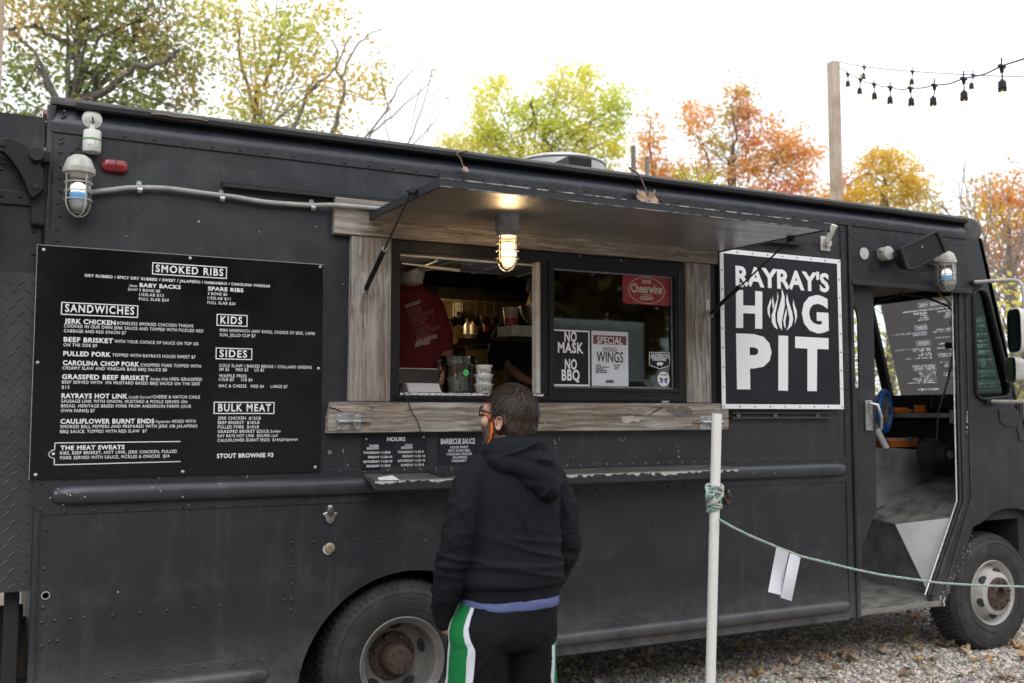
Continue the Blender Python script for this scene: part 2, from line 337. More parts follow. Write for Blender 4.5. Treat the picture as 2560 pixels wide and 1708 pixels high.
# ================================================================== FOOD TRUCK BODY
TRK = empty('food_truck', (3.3, 1.15, 0), 'satin black step van food truck with open serving hatch and open cab door', 'food truck')
T_ = dict(parent=TRK)
def px(*pts, Y=0.0): return [(P(x, y, Y).x, P(x, y, Y).z) for x, y in pts]
def circ(xc, zc, r, a0, a1, n, rz=None): return [(xc+r*math.cos(R(a0+(a1-a0)*i/n)), zc+(rz or r)*math.sin(R(a0+(a1-a0)*i/n))) for i in range(n+1)]
RV = M()
def riv(X, Z, y=0, r=.0085):
    rs = []
    for q, h in ((1, 0), (.75, .55), (.001, .8)): rs.append([(X+r*q*math.cos(a), y-r*h*.8, Z+r*q*math.sin(a)) for a in [2*PI*k/7 for k in range(7)]])
    RV.rings(rs, cap=False)
def rrow(x0, x1, z0, z1, step, y=0, r=.0085):
    L = math.hypot(x1-x0, z1-z0); n = max(1, round(L/step))
    for i in range(n+1): riv(x0+(x1-x0)*i/n, z0+(z1-z0)*i/n, y, r)
XL, XP = .152, 4.90
# main side wall with window opening and rear wheel arch
arch = circ(1.862, .285, .578, 172.5, 7.5, 28)
outer = [(XL, .36), (arch[0][0], .36)] + arch + [(arch[-1][0], .36), (XP, .36), (XP, 2.89), (XL, 2.89)]
# outer polygon must be counter-clockwise
def ccw(p): return p if sum(p[i][0]*p[(i+1) % len(p)][1]-p[(i+1) % len(p)][0]*p[i][1] for i in range(len(p))) > 0 else p[::-1]
m = M().prism(ccw(outer), 0, .045, holes=[[(1.76, 1.735), (1.76, 2.50), (3.52, 2.50), (3.52, 1.735)]])
build('side_wall', m, MT['paint'], bevel=.004, **T_)
# vertical rear corner moulding
m = M().tube([(XL+.004, .014, .36), (XL+.004, .014, 3.0)], .02, 10); build('corner_moulding', m, MT['paint'], smooth=50, **T_)
# header above cab door
m = M().prism([(XP, 2.50), (6.03, 2.50), (6.03, 2.89), (XP, 2.89)], 0, .045); m.box(XP, 6.05, -.03, .01, 2.488, 2.502); m.box(XP, 6.05, -.034, -.026, 2.488, 2.52)
build('door_header', m, MT['paint'], bevel=.003, **T_)
# front quarter panel (pillar, quarter window, fender)
qw = [(2432, 745), (2436, 728), (2447, 724), (2460, 729), (2468, 745), (2523, 962), (2524, 982), (2515, 993), (2455, 999), (2443, 993), (2438, 980)]
qwp = px(*qw)
farch = circ(6.40, .42, .56, -8, 129, 22)
fo = [(5.60, .356), (5.70, .356)] + [(6.018, .87)] + farch[::-1][1:] + [(7.05, .342), (7.05, .9), (6.80, 1.28), (6.586, 1.53), (6.502, 1.755), (6.419, 2.212), (6.312, 2.54), (6.195, 2.90), (6.03, 2.89), (6.03, 2.50), (5.945, 2.50), (5.925, 1.05), (5.585, .44)]
m = M().prism(ccw(fo), 0, .045, holes=[[(a, b) for a, b in qwp]][:1]); build('front_quarter_panel', m, MT['paint'], bevel=.003, **T_)
ring = M(); ring.tube([(a, -.006, b) for a, b in qwp], .014, 8, close=True); W_ = build('quarter_window', ring, MT['black'], smooth=60, **T_)
gm = M().flat(ccw(qwp), lambda a, b: (a, .02, b)); build('glass_pane', gm, MT['gglass'], W_)
# door pillar strips and seals
m = M(); m.box(4.83, 4.875, -.006, .0, .40, 2.86); m.tube([(4.905, -.008, .36), (4.905, -.008, 2.88)], .016, 8); build('door_pillar', m, MT['paint'], smooth=50, **T_)
seal = [(5.945, 2.49), (5.925, 1.05), (5.585, .44)]
m = M().tube([(a, -.004, b) for a, b in seal], .013, 8); m.tube([(a-.018, .012, b) for a, b in seal], .010, 6); build('door_seal', m, MT['rubber'], smooth=60, **T_)
m = M().tube([(a-.034, .030, b) for a, b in seal], .007, 6); build('door_track', m, MT['zinc'], smooth=60, **T_)
m = M().tube([(6.01, -.003, 2.48), (6.0, -.003, 1.07), (5.67, -.003, .38)], .007, 6); build('pillar_seam', m, MT['paint'], smooth=60, **T_)
# seam + patches on quarter panel
m = M(); m.prism(ccw(px((2495, 1022), (2541, 1023), (2556, 1060), (2560, 1105), (2548, 1100), (2540, 1068), (2510, 1065), (2499, 1055))), -.006, 0); build('hinge_patch', m, MT['paint'], bevel=.002, **T_)
# roof: cove, gutter, shoulder, top
def extr(prof, x0, x1):
    mm = M(); nseg = 12
    mm.rings([[(x0+(x1-x0)*i/nseg, y, z) for y, z in prof] for i in range(nseg+1)], cap=True); return mm
cove = [(.045, 2.89), (0.0, 2.89), (-.006, 2.912), (-.007, 2.925), (.002, 2.95), (.018, 2.975), (.034, 3.000), (.040, 3.012), (.09, 3.012), (.09, 2.89)]
build('roof_cove', extr(cove[::-1], XL, 6.03), MT['cove'], smooth=50, **T_)
build('rivet_strip', M().box(XL, 6.05, -.008, .0, 2.880, 2.918), MT['paint'], bevel=.002, **T_)
gut = [(.040, 2.996), (-.016, 2.990), (-.026, 2.998), (-.026, 3.018), (-.018, 3.018), (-.014, 3.004), (.040, 3.006)]
build('drip_rail', extr(gut[::-1], XL+.10, 6.03), MT['black'], smooth=40, **T_)
sh = [(.0, 3.008), (.0, 3.022), (.012, 3.040), (.04, 3.052), (.10, 3.062), (1.15, 3.10), (2.2, 3.062), (2.29, 3.03), (2.30, 3.0), (2.28, 2.99)]
build('roof', extr(sh[::-1], XL, 6.04), MT['roof'], smooth=40, **T_)
capp = [(6.03, 2.892), (6.20, 2.90), (6.235, 2.945), (6.232, 2.99), (6.19, 3.035), (6.12, 3.052), (6.03, 3.058)]
m = M(); yy = [0, .01, .04, .09, .3, 2.0, 2.21, 2.26, 2.29, 2.3]; sq = [(.86, -.035), (.95, -.012), (.99, 0), (1, .003), (1, .02), (1, .02), (1, .003), (.99, 0), (.95, -.012), (.86, -.035)]
m.rings([[(6.03+(a-6.03)*s_, y+.001, max(2.892, b+dz if b > 2.95 else b)) for a, b in capp] for y, (s_, dz) in zip(yy, sq)]); build('roof_front_cap', m, MT['roof'], smooth=50, **T_)
# rub rails
def bulge(x0, x1, z0, z1, d=.036, n=40):
    mm = M(); rs = []; zc = (z0+z1)/2; hz = (z1-z0)/2
    us = [0, .01, .025, .05, .085] ; xs = [x0+u for u in us] + [x0+.085+(x1-x0-.17)*i/n for i in range(1, n)] + [x1-u for u in us[::-1]]
    for x in xs:
        e = min(1, max(0, min(x-x0, x1-x)/.085)); s_ = math.sqrt(max(0.02, 1-(1-e)**2))
        rs.append([(x, -.004-d*s_*max(0, math.sin(PI*k/9))**.75, zc+hz*(.35+.65*s_)*math.cos(PI*k/9)) for k in range(10)] + [(x, .002, zc-hz*s_*.3), (x, .002, zc+hz*s_*.3)])
    mm.rings(rs); return mm
def flange(x0, x1, z0, z1, r=.035):
    return M().prism(ccw([(x0+r, z0)]+[(x1-r, z0), (x1, z0+r), (x1, z1-r), (x1-r, z1), (x0+r, z1), (x0, z1-r), (x0, z0+r)]), -.005, 0)
for a in [('rub_rail', .135, 4.86, 1.213, 1.377, .205, 4.825, 1.252, 1.338), ('lower_rail', .40, 1.18, .35, .522, .45, 1.15, .403, .474), ('lower_rail', 2.50, 4.86, .35, .522, 2.53, 4.83, .403, .474)]:
    f = build(a[0], bulge(*a[5:]), MT['rail'], smooth=60, **T_); build('flange', flange(*a[1:5]), MT['paint'], f, bevel=.0015)
# rivets
rrow(.33, 5.97, 2.898, 2.898, .128, -.008)
rrow(.26, 4.78, 1.362, 1.362, .121, -.005); rrow(.26, 4.78, 1.227, 1.227, .121, -.005)
for z in (1.24, 1.35): riv(.165, z, -.005); riv(4.845, z, -.005)
rrow(.47, 1.12, .505, .505, .122, -.005, .0075); rrow(2.56, 4.78, .505, .505, .122, -.005, .0075); rrow(2.56, 4.78, .378, .378, .122, -.005, .0075)
rrow(4.853, 4.853, .55, 2.84, .115, -.006); rrow(5.985, 5.985, 1.15, 2.46, .13, 0, .007); rrow(5.96, 5.70, 1.0, .45, .075, 0, .007)
rrow(4.97, 5.95, 2.84, 2.84, .125, 0); rrow(6.0, 6.0, 2.55, 2.84, .07, 0, .007); rrow(4.95, 4.95, 2.56, 2.80, .12, 0, .008)
rrow(.20, .20, 2.40, 2.95, .11, 0, .009); rrow(.188, .188, .5, 1.15, .16, 0, .009)
for c_ in [(161,279),(163,289),(152,347),(151,358),(152,381),(181,380),(193,371),(148,445),(145,509),(143,573)]: q = P(*c_); riv(q.x, q.z)
for cx, cy in [(290,1143),(387,1127),(500,1118),(590,1108),(790,1093),(988,1073),(1178,1058),(1362,1043),(1541,1025),(350,1275),(402,1272)]: q = P(cx/2.81, 1150+cy/2.81); riv(q.x, q.z)
for cx, cy in [(97,175),(257,168),(433,158),(606,147),(779,134),(946,123),(1114,115),(97,241),(94,362),(91,492),(87,617),(27,622),(84,697),(2335,420)]: q = P(700+cx/3.092, 1300+cy/3.092); riv(q.x, q.z)
for cx, cy in [(25,740),(135,735)]: q = P(1700+cx/2.81, 1150+cy/2.81); riv(q.x, q.z)
for cx, cy in [(302,258),(203,245),(305,455),(402,462),(207,442),(495,277),(685,487),(780,495),(870,508),(1043,518),(1040,335)]: q = P(2060+cx/3.136, 520+cy/3.136); riv(q.x, q.z, 0, .008)
for cx, cy in [(1515,800),(1437,842),(1357,882),(1278,926),(1197,967),(1170,725),(1165,600)]: q = P(2060+cx/3.136, 940+cy/3.136); riv(q.x, q.z, 0, .008)
for cx, cy in [(1185,230),(1225,232),(1265,235),(1305,232),(1345,235),(1405,235),(1450,235),(1495,232),(1430,366),(1478,366),(1530,366),(1376,293),(1380,340)]: q = P(2060+cx/3.136, 940+cy/3.136); riv(q.x, q.z, -.004, .007)
o = build('rivets', RV, MT['paint'], smooth=80, kind='stuff', **T_)
for X, Z in [(P(114,1489).x, P(114,1489).z)]:
    build('drain_hole', M().lathe([(.014, -.001), (.001, -.001)], (X, 0, Z), 'y', 14), pbr('hole_black', (.001, .001, .001), 1, spec=0), **T_); build('hole_rim', M().tube([(X+.0155*math.cos(a), -.002, Z+.0155*math.sin(a)) for a in [2*PI*k/14 for k in range(14)]], .0022, 5, close=True), MT['castgrey'], **T_)
# drip moulding above hatch
m = M(); m.box(.889, 4.50, -.042, 0, 2.722, 2.733); m.box(.889, 4.50, -.042, -.036, 2.706, 2.722); DM_ = build('hatch_drip_moulding', m, MT['blackm'], bevel=.0015, **T_); build('flange', M().box(.885, 4.50, -.003, 0, 2.7335, 2.80), MT['paint'], DM_, bevel=.001)
# chips, drips and scratches in the paint
m = M(); rc = random.Random(8)
def fleck(x, y, w_, h_, Y=-.0008):
    q = P(x, y, Y); n = 7; m.add([(q.x+w_/2*rc.uniform(.6, 1)*math.cos(2*PI*k/n), Y, q.z+h_/2*rc.uniform(.6, 1)*math.sin(2*PI*k/n)) for k in range(n)], [tuple(range(n))])
for x, y, w_, h_ in [(1696,1128,.008,.012),(1697,1142,.010,.018),(1695,1117,.004,.006),(1691,1111,.006,.003),(1704,1111,.006,.003),(1649,1111,.003,.004),(1386,1103,.003,.030),(1399,1098,.002,.026),(1388,1110,.003,.02),(1558,1101,.012,.004),(1563,1096,.003,.024),(1550,1098,.003,.020),(1434,1142,.004,.006),(1421,1146,.003,.004),(1502,1126,.003,.003),(497,554,.010,.010),(648,580,.004,.010),(790,567,.012,.004),(716,627,.004,.004),(500,700,.003,.003),(316,590,.005,.005),(342,526,.003,.004),(857,711,.006,.006),(869,776,.004,.006),(295,1480,.006,.014),(470,1300,.003,.004),(869,1163,.004,.010),(858,1128,.003,.03),(1935,1370,.003,.003),(1800,1430,.003,.003),(2350,605,.004,.008),(2360,600,.003,.008),(2366,596,.005,.003),(2357,610,.006,.003)]: fleck(x, y, w_, h_)
for x, y in [(145,1222),(140,1233),(163,1232),(168,1236),(176,1238),(126,1245),(158,1262),(203,1247),(212,1243),(380,1220),(402,1228),(457,1242),(1938,1183)]: fleck(x, y, rc.uniform(.004, .012), rc.uniform(.003, .008), -.043)
for k in range(60): fleck(rc.uniform(1460, 2110), rc.uniform(1330, 1500), .0028, .0028)
build('paint_chips', m, pbr('bare_chip', (.50, .50, .49), .6), TRK, kind='stuff')
m = M()
for k in range(26): fleck(rc.uniform(2416, 2424), rc.uniform(1025, 1085), rc.uniform(.004, .012), rc.uniform(.006, .03))
for k in range(22): t = rc.random(); fleck(2437-75*t+rc.uniform(-8, 8), 1330+160*t+rc.uniform(-8, 8), rc.uniform(.004, .008), rc.uniform(.006, .022))
for k in range(8): fleck(rc.uniform(2350, 2362), rc.uniform(1480, 1512), .018, .028)
build('pillar_chips', m, pbr('bare_pillar_chip', (.58, .58, .60), .5), TRK, kind='stuff')
# ---- weathered timber surround
def board(m, mat_, **k): return build('trim_board', m, mat_, TRK, bevel=.004)
board(M().prism(ccw([(1.430, 2.712), (1.426, 2.530), (3.806, 2.541), (3.806, 2.70), (3.80, 2.712)]), -.045, -.001), MT['woodx'])
board(M().prism(ccw([(1.515, 1.707), (1.727, 1.707), (1.727, 2.5295), (1.518, 2.5285)]), -.036, -.001), MT['woodz'])
board(M().prism(ccw([(3.556, 1.712), (3.735, 1.712), (3.738, 2.538), (3.556, 2.538)]), -.036, -.001), MT['woodz'])
board(M().prism(ccw([(1.424, 1.7045), (1.408, 1.63), (1.405, 1.553), (2.2, 1.556), (3.0, 1.553), (3.848, 1.556), (3.850, 1.66), (3.846, 1.7085), (2.5, 1.7055)]), -.050, -.001), MT['woodx'])
nm = M(); rc2 = random.Random(3)
for x, y in [(946,580),(1290,618),(1690,648),(900,640),(905,700),(880,960),(895,960),(1722,705),(1757,705),(1722,965),(1730,720),(1510,1056),(1362,1058),(1000,1020),(838,1010),(1783,1022),(1780,1060),(1676,1038),(1030,1070),(905,1012),(1450,640),(1550,652)]:
    q = P(x, y, -.046 if not (650 < y < 1000) else -.037); Y_ = -.0512 if y > 1000 else (-.0462 if y < 655 else -.0372); nm.lathe([(.006, 0), (.005, -.0012), (.0005, -.0014)], (q.x, Y_+.0006, q.z), 'y', 8)
build('nail_heads', nm, MT['castdark'], TRK, kind='stuff')
def mark(pts, mat_, name, Y_=-.0506): build(name, M().flat(ccw([(P(x, y, Y_).x, P(x, y, Y_).z) for x, y in pts]), lambda a, b: (a, Y_, b)), mat_, TRK)
dk = pbr('split_shadow', (.02, .015, .012), .95)
mark([(823,1017),(835,1020),(852,1027),(862,1030),(850,1030),(836,1024),(822,1020)], dk, 'board_split'); mark([(1618,1040),(1632,1030),(1648,1021),(1662,1015),(1652,1022),(1636,1032)], dk, 'board_split'); mark([(860,1040),(905,1043),(960,1041),(905,1045)], dk, 'board_split')
mark([(1553,1044),(1557,1040),(1566,1042),(1580,1039),(1592,1043),(1604,1043),(1614,1048),(1602,1050),(1596,1055),(1582,1053),(1570,1058),(1557,1056)], pbr('bare_wood_patch', (.50, .455, .395), .9, col2=(.34, .31, .27), ns=34), 'bare_patch')
mark([(921,1017),(933,1015),(940,1019),(930,1024)], pbr('knot', (.16, .11, .08), .9), 'knot'); mark([(1664,1026),(1676,1019),(1690,1022),(1702,1014),(1720,1018),(1733,1028),(1728,1036),(1712,1039),(1704,1046),(1688,1041),(1680,1036)], pbr('dark_stain', (.17, .15, .13), .95, col2=(.09, .078, .068), ns=40), 'stain')
build('board_post', M().box(3.745, 3.80, -.03, 0, 1.712, 2.54), MT['black'], **T_)
# ---- serving window
m = M().prism(ccw([(1.730, 1.7065), (3.553, 1.7095), (3.553, 2.532), (1.730, 2.528)]), -.030, .05, holes=[[(1.778, 1.757), (1.778, 2.468), (2.603, 2.474), (2.603, 1.757)], [(2.672, 1.792), (2.672, 2.447), (3.484, 2.452), (3.484, 1.792)]])
SW = build('serving_window', m, MT['alu'], bevel=.004, **T_)
m = M(); m.box(1.75, 3.53, -.040, -.030, 1.722, 1.740); m.box(2.636, 2.646, -.040, -.030, 1.745, 2.48); m.box(2.66, 3.50, -.036, -.03, 1.772, 1.788); m.box(3.50, 3.51, -.036, -.03, 1.76, 2.47); build('frame_bead', m, MT['alu'], SW, bevel=.002)
chip = pbr('worn_sill_paint', (.66, .66, .70), .5, col2=(.012, .012, .013), ns=60, lo=.52, hi=.56, stretch=(1, 1, 3))
build('sill', M().box(1.782, 2.60, -.036, -.0305, 1.741, 1.7535), chip, SW)
m = M(); m.box(2.578, 2.602, .0, .05, 1.758, 2.473); m.box(1.779, 2.577, .045, .05, 2.458, 2.4675); build('jamb', m, MT['offwhite'], SW)
build('glass_pane', M().box(2.673, 3.483, .004, .008, 1.793, 2.446), MT['glass'], SW)
build('gasket', M().prism(ccw([(2.673, 1.793), (3.483, 1.793), (3.483, 2.450), (2.673, 2.446)]), -.004, .003, holes=[[(2.681, 1.801), (2.681, 2.438), (3.475, 2.442), (3.475, 1.801)]]), MT['castdark'], SW)
build('slide_bolt_keeper', M().box(3.37, 3.42, -.045, -.03, 1.712, 1.722), MT['zinc'], SW)
build('inner_jamb', M().box(3.462, 3.482, .03, .05, 1.80, 2.44), pbr('yellowed_jamb', (.42, .40, .25), .6, col2=(.2, .19, .13), ns=9), SW)
# ---- awning hatch
AX0, AX1, AY = 1.605, 3.80, -.945
def ab(y): return 2.613 + (2.597-2.613)*(y/AY)
m = M()
def slab(x0, x1, y0, y1, zt, zb): m.add([(x, y, ab(y)+z) for x in (x0, x1) for y in (y0, y1) for z in (zb, zt)], [(0,1,3,2),(4,6,7,5),(0,4,5,1),(2,3,7,6),(0,2,6,4),(1,5,7,3)])
slab(AX0+.012, AX1-.012, -.01, AY+.012, .036, .012)
AW = build('awning_hatch', m, MT['blackm'], **T_)
edge = pbr('chipped_black_edge', (.022, .023, .027), .45, col2=(.30, .29, .28), ns=26, lo=.67, hi=.72, stretch=(.6, 1, 6))
m = M(); slab(AX0, AX1, AY, AY+.012, .037, -.001); slab(AX0, AX0+.012, AY+.0125, -.005, .037, -.001); slab(AX1-.012, AX1, AY+.0125, -.005, .037, -.001); build('edge_frame', m, edge, AW)
m = M(); slab(AX0, AX1, AY-.0022, AY-.0002, .0372, .0325); slab(AX0, AX1, AY-.0022, AY-.0002, .0012, -.0012); build('worn_edge', m, pbr('worn_edge', (.03, .03, .032), .5, col2=(.46, .45, .43), ns=12, lo=.42, hi=.58, stretch=(1.5, 1, 1)), AW)
m = M(); slab(AX0+.0125, AX1-.0125, -.006, AY+.0125, .0115, .004); build('underside_panel', m, MT['awn'], AW)
m = M(); m.cyl((AX0, -.008, 2.625), (AX1, -.008, 2.625), .009); build('hinge', m, MT['black'], AW)
# gas struts
def strut(a, b, frac, plate):
    a, b = Vector(a), Vector(b); k = a+(b-a)*frac
    s_ = build('gas_strut', M().cyl(a, k, .0125, n=12), MT['black'], TRK, smooth=50)
    build('rod', M().cyl(k, b, .0052, n=8), MT['blackm'], s_, smooth=50)
    m = M(); m.lathe([(.0145, -.004), (.0145, .004)], k, 'z', 12, cap=True); build('collar', M().cyl(k-(b-a).normalized()*.006, k+(b-a).normalized()*.004, .0145), MT['zinc'], s_, smooth=50)
    m = M(); x, y, z = a; m.box(x-.013, x+.013, plate[0], plate[0]+.003, z-.035, z+.085); m.box(x-.013, x-.010, plate[0]-.03, plate[0], z-.025, z+.02); m.box(x+.010, x+.013, plate[0]-.03, plate[0], z-.025, z+.02); build('wall_bracket', m, MT['castgrey'], s_)
    x, y, z = b; m = M(); m.box(x-.012, x+.014, y-.022, y+.022, z-.012, z+.014); m.cyl((x-.025, y, z), (x+.025, y, z), .006); build('end_bracket', m, MT['blackm'], s_, bevel=.003)
strut((1.585, -.066, 2.262), (1.588, -.665, 2.630), .43, (-.040,))
strut((3.715, -.066, 2.240), (3.79, -.665, 2.592), .40, (-.040,))
# ---- fold-down shelf
m = M(); SX0, SX1, SY = 1.60, 3.80, -.185
m.add([(x, y, z) for x in (SX0, SX1) for (y, z) in ((0, 1.350), (SY, 1.327), (SY, 1.283), (SY+.003, 1.283), (SY+.003, 1.324), (0, 1.345))], [(0,1,7,6),(1,2,8,7),(2,3,9,8),(3,4,10,9),(4,5,11,10),(5,0,6,11),(0,5,4,3,2,1),(6,7,8,9,10,11)])
m.prism([(0, 1.349), (SY+.001, 1.326), (SY+.001, 1.284)], SX0+.001, SX0+.004, fn=lambda a, b, t: (t, a, b)); m.prism([(0, 1.349), (SY+.001, 1.326), (SY+.001, 1.284)], SX1-.004, SX1-.001, fn=lambda a, b, t: (t, a, b))
SH = build('counter_shelf', m, pbr('scratched_shelf_steel', (.36, .345, .32), .38, .85, col2=(.16, .15, .14), ns=5, stretch=(1, 3, 1), r2=.55), fix=True, **T_)
lipm, ntl, bl = newmat('chipped_lip_paint'); tcl = ntl.nodes.new('ShaderNodeTexCoord'); spl = ntl.nodes.new('ShaderNodeSeparateXYZ'); nl = ntl.nodes.new('ShaderNodeTexNoise'); nl.inputs['Scale'].default_value = 14; nl.inputs['Detail'].default_value = 8; nl.inputs['Roughness'].default_value = .7
ml = ntl.nodes.new('ShaderNodeMath'); ml.operation = 'MULTIPLY_ADD'; ml.inputs[1].default_value = 9; ml2 = ntl.nodes.new('ShaderNodeMath'); ml2.operation = 'ADD'; rl = ntl.nodes.new('ShaderNodeMapRange'); rl.inputs['From Min'].default_value = 12.395; rl.inputs['From Max'].default_value = 12.405
ntl.links.new(tcl.outputs['Object'], spl.inputs[0]); ntl.links.new(tcl.outputs['Object'], nl.inputs[0]); ntl.links.new(spl.outputs['Z'], ml.inputs[0]); ntl.links.new(nl.outputs['Fac'], ml2.inputs[0]); ml.inputs[2].default_value = 0; ntl.links.new(ml.outputs[0], ml2.inputs[1]); ntl.links.new(ml2.outputs[0], rl.inputs['Value'])
xl = ntl.nodes.new('ShaderNodeMix'); xl.data_type = 'RGBA'; xl.inputs['A'].default_value = (.022, .022, .024, 1); xl.inputs['B'].default_value = (.50, .47, .44, 1); ntl.links.new(rl.outputs[0], xl.inputs['Factor']); ntl.links.new(xl.outputs['Result'], bl.inputs['Base Color']); bl.inputs['Roughness'].default_value = .5
build('lip', M().box(SX0, SX1, SY-.0022, SY-.0003, 1.284, 1.3255), lipm, SH)
build('lip_edge', M().box(SX0, SX1, SY-.003, SY+.001, 1.3256, 1.330), MT['zinc'], SH)
m = M(); m.box(1.69, 3.735, -.010, -.0055, 1.353, 1.384); HN = build('piano_hinge', m, MT['paint'], SH)
m = M()
for i in range(24): m.lathe([(.0045, -.0108), (.0005, -.0108)], (1.73+i*.086, 0, 1.368), 'y', 7)
build('screw_holes', m, MT['castdark'], SH, kind='stuff')
# ---- far walls, floor, nose so that the van is a closed body
m = M(); m.box(XL, 6.03, 2.26, 2.30, .36, 3.0); build('far_side_wall', m, MT['paint'], **T_)
m = M(); m.box(XL, XL+.04, .046, 2.259, .36, 3.0); build('rear_wall', m, MT['paint'], **T_)
m = M(); m.box(.20, 4.86, .05, 2.255, .90, .93); build('kitchen_floor', m, MT['floor'], **T_)
m = M(); m.box(.20, 6.02, .05, 2.255, 2.94, 2.97); build('ceiling', m, MT['brass'], **T_)
m = M(); m.box(4.86, 4.885, .05, 2.255, .36, 2.935); build('bulkhead', m, MT['dark'], **T_)
m = M(); m.box(.5, 4.85, .35, .5, .42, .56); m.box(.5, 6.0, 1.8, 1.95, .42, .56); m.box(.3, 4.8, .3, 2.0, .56, .62); m.cyl((1.84, .3, .41), (1.84, 2.0, .41), .07); m.cyl((6.2, .3, .38), (6.2, 2.0, .38), .05); m.box(2.9, 3.9, .7, 1.4, .33, .5); build('chassis', m, MT['blackm'], **T_)
m = M(); arc_ = circ(1.862, .285, .60, 180, 0, 24); [m.add([(a[0], .046, a[1]), (a[0], .62, a[1]), (b[0], .62, b[1]), (b[0], .046, b[1])], [(0, 1, 2, 3)]) for a, b in zip(arc_[:-1], arc_[1:])]; m.box(1.24, 2.49, .62, .64, .3, .95); build('wheel_housing', m, pbr('underseal', (.005, .005, .005), 1, spec=.1), **T_)
m = M(); m.box(5.95, 7.0, .60, .62, .3, .90); m.box(6.06, 7.0, .052, .60, .90, .92); m.box(6.0, 7.0, .0465, .051, .90, 1.15); build('fender_liner', m, MT['dark'], **T_)
# ================================================================== WHEELS
def wheel(name, X, Z, y0, front):
    c = Vector((X, y0, Z)); r = .405
    prof = [(.222, .012), (.232, .002), (.262, -.008), (.31, -.012), (.35, -.009), (.378, .004), (.394, .02), (.401, .04), (.403, .08), (.403, .17), (.400, .20), (.39, .222), (.36, .24), (.30, .245), (.222, .235)]
    Wh = build(name, M().lathe(prof, c, 'y', 72), MT['rubber'], TRK, smooth=50)
    m = M(); n = 66
    for k in range(n):
        for (ya, yb, ra, rb, ph) in ((-.002, .034, .372, .398, 0), (.034, .078, .398, .408, .35), (.086, .128, .399, .409, .1), (.136, .178, .399, .409, .6), (.186, .22, .392, .404, .2)):
            a0 = 2*PI*(k+ph)/n; a1 = a0+2*PI/n*.62
            v = []
            for a in (a0, a1):
                for y, rr in ((ya, ra), (yb, rb)):
                    for d in (-.014, .006): v.append((c.x+(rr+d)*math.cos(a), c.y+y, c.z+(rr+d)*math.sin(a)))
            m.add(v, [(0,1,3,2),(4,6,7,5),(0,4,5,1),(2,3,7,6),(0,2,6,4),(1,5,7,3)])
    build('tread_blocks', m, MT['rubber'], Wh, kind='stuff', fix=False)
    m = M()
    for rr in (.268, .345): m.tube([(c.x+rr*math.cos(a), c.y-.0105, c.z+rr*math.sin(a)) for a in [2*PI*k/60 for k in range(60)]], .0022, 5, close=True)
    build('sidewall_ribs', m, MT['rubber'], Wh, smooth=60)
    if front:
        pr = [(.205, .16), (.222, .02), (.226, .004), (.221, -.003), (.214, .004), (.205, .022), (.196, .050), (.184, .058), (.172, .046), (.160, .008), (.146, -.028), (.125, -.038), (.085, -.038), (.085, .03)]
        Rm = build('rim', M().lathe(pr, c, 'y', 64), MT['rim'], Wh, smooth=40)
        H = build('hub', M().lathe([(.112, -.038), (.112, -.050), (.090, -.054), (.060, -.054), (.052, -.060), (.046, -.058), (.040, -.02), (.001, -.01)], c, 'y', 40), MT['rust'], Wh, smooth=40)
        m = M()
        for k in range(8): a = 2*PI*(k+.3)/8; m.cyl((c.x+.088*math.cos(a), c.y-.05, c.z+.088*math.sin(a)), (c.x+.088*math.cos(a), c.y-.072, c.z+.088*math.sin(a)), .012, .009, 6)
        hr, hy, tl = .153, -.018, .30
        for k in range(8):
            mm = M(); a = 2*PI*(k+.3)/8; mm.cyl((c.x+.088*math.cos(a), c.y-.05, c.z+.088*math.sin(a)), (c.x+.088*math.cos(a), c.y-.072, c.z+.088*math.sin(a)), .012, .009, 6); build('lug_nut', mm, MT['rust'], Wh)
        holes = [(a, .155, -.012, .030, .022) for a in (20, 80, 140, 200, 260, 320)]
    else:
        pr = [(.205, .16), (.222, .03), (.227, .004), (.221, -.003), (.214, .004), (.208, .02), (.190, .035), (.184, .12), (.172, .15), (.150, .162), (.118, .168), (.118, .17)]
        Rm = build('rim', M().lathe(pr, c, 'y', 64), MT['rimg'], Wh, smooth=40)
        H = build('hub', M().lathe([(.125, .168), (.122, .160), (.085, .155), (.078, .15), (.070, .05), (.064, .040), (.020, .036), (.001, .034)], c, 'y', 40), MT['rust'], Wh, smooth=40)
        for k in range(8):
            mm = M(); a = 2*PI*(k+.5)/8; mm.cyl((c.x+.105*math.cos(a), c.y+.16, c.z+.105*math.sin(a)), (c.x+.105*math.cos(a), c.y+.135, c.z+.105*math.sin(a)), .014, .011, 6); build('lug_nut', mm, MT['rust'], Wh)
            mm = M(); a = 2*PI*k/8; mm.cyl((c.x+.050*math.cos(a), c.y+.042, c.z+.050*math.sin(a)), (c.x+.050*math.cos(a), c.y+.030, c.z+.050*math.sin(a)), .009, .009, 6); build('axle_bolt', mm, MT['rust'], Wh)
        holes = [(a, .160, .150, .034, .020) for a in (15, 87, 159, 231, 303)]
    for a, rr, yy_, ra, rb in holes:
        a = R(a); mm = M(); t_ = Vector((-math.sin(a), 0, math.cos(a))); n_ = Vector((math.cos(a), 0, math.sin(a)))
        tilt = Vector((0, -.62, 0)) if front else Vector((0, -.45, 0)); rd = (n_+tilt*(-1 if front else 1)).normalized()
        cc = c+n_*rr+Vector((0, yy_, 0)); nn = t_.cross(rd); nn = nn if nn.y < 0 else -nn
        ringp = [cc+t_*ra*math.cos(b)+rd*rb*math.sin(b)+nn*.007 for b in [2*PI*k/16 for k in range(16)]]
        mm.add(ringp, [tuple(range(16))]); mm.rings([ringp, [p-nn*.03 for p in ringp]], cap=False); build('hand_hole', mm, MT['dark'], Rm)
    return Wh, c
wr, cr_ = wheel('wheel', 1.835, .405, .035, False)
mI, cI = wheel('wheel', 1.835, .405, .33, False)
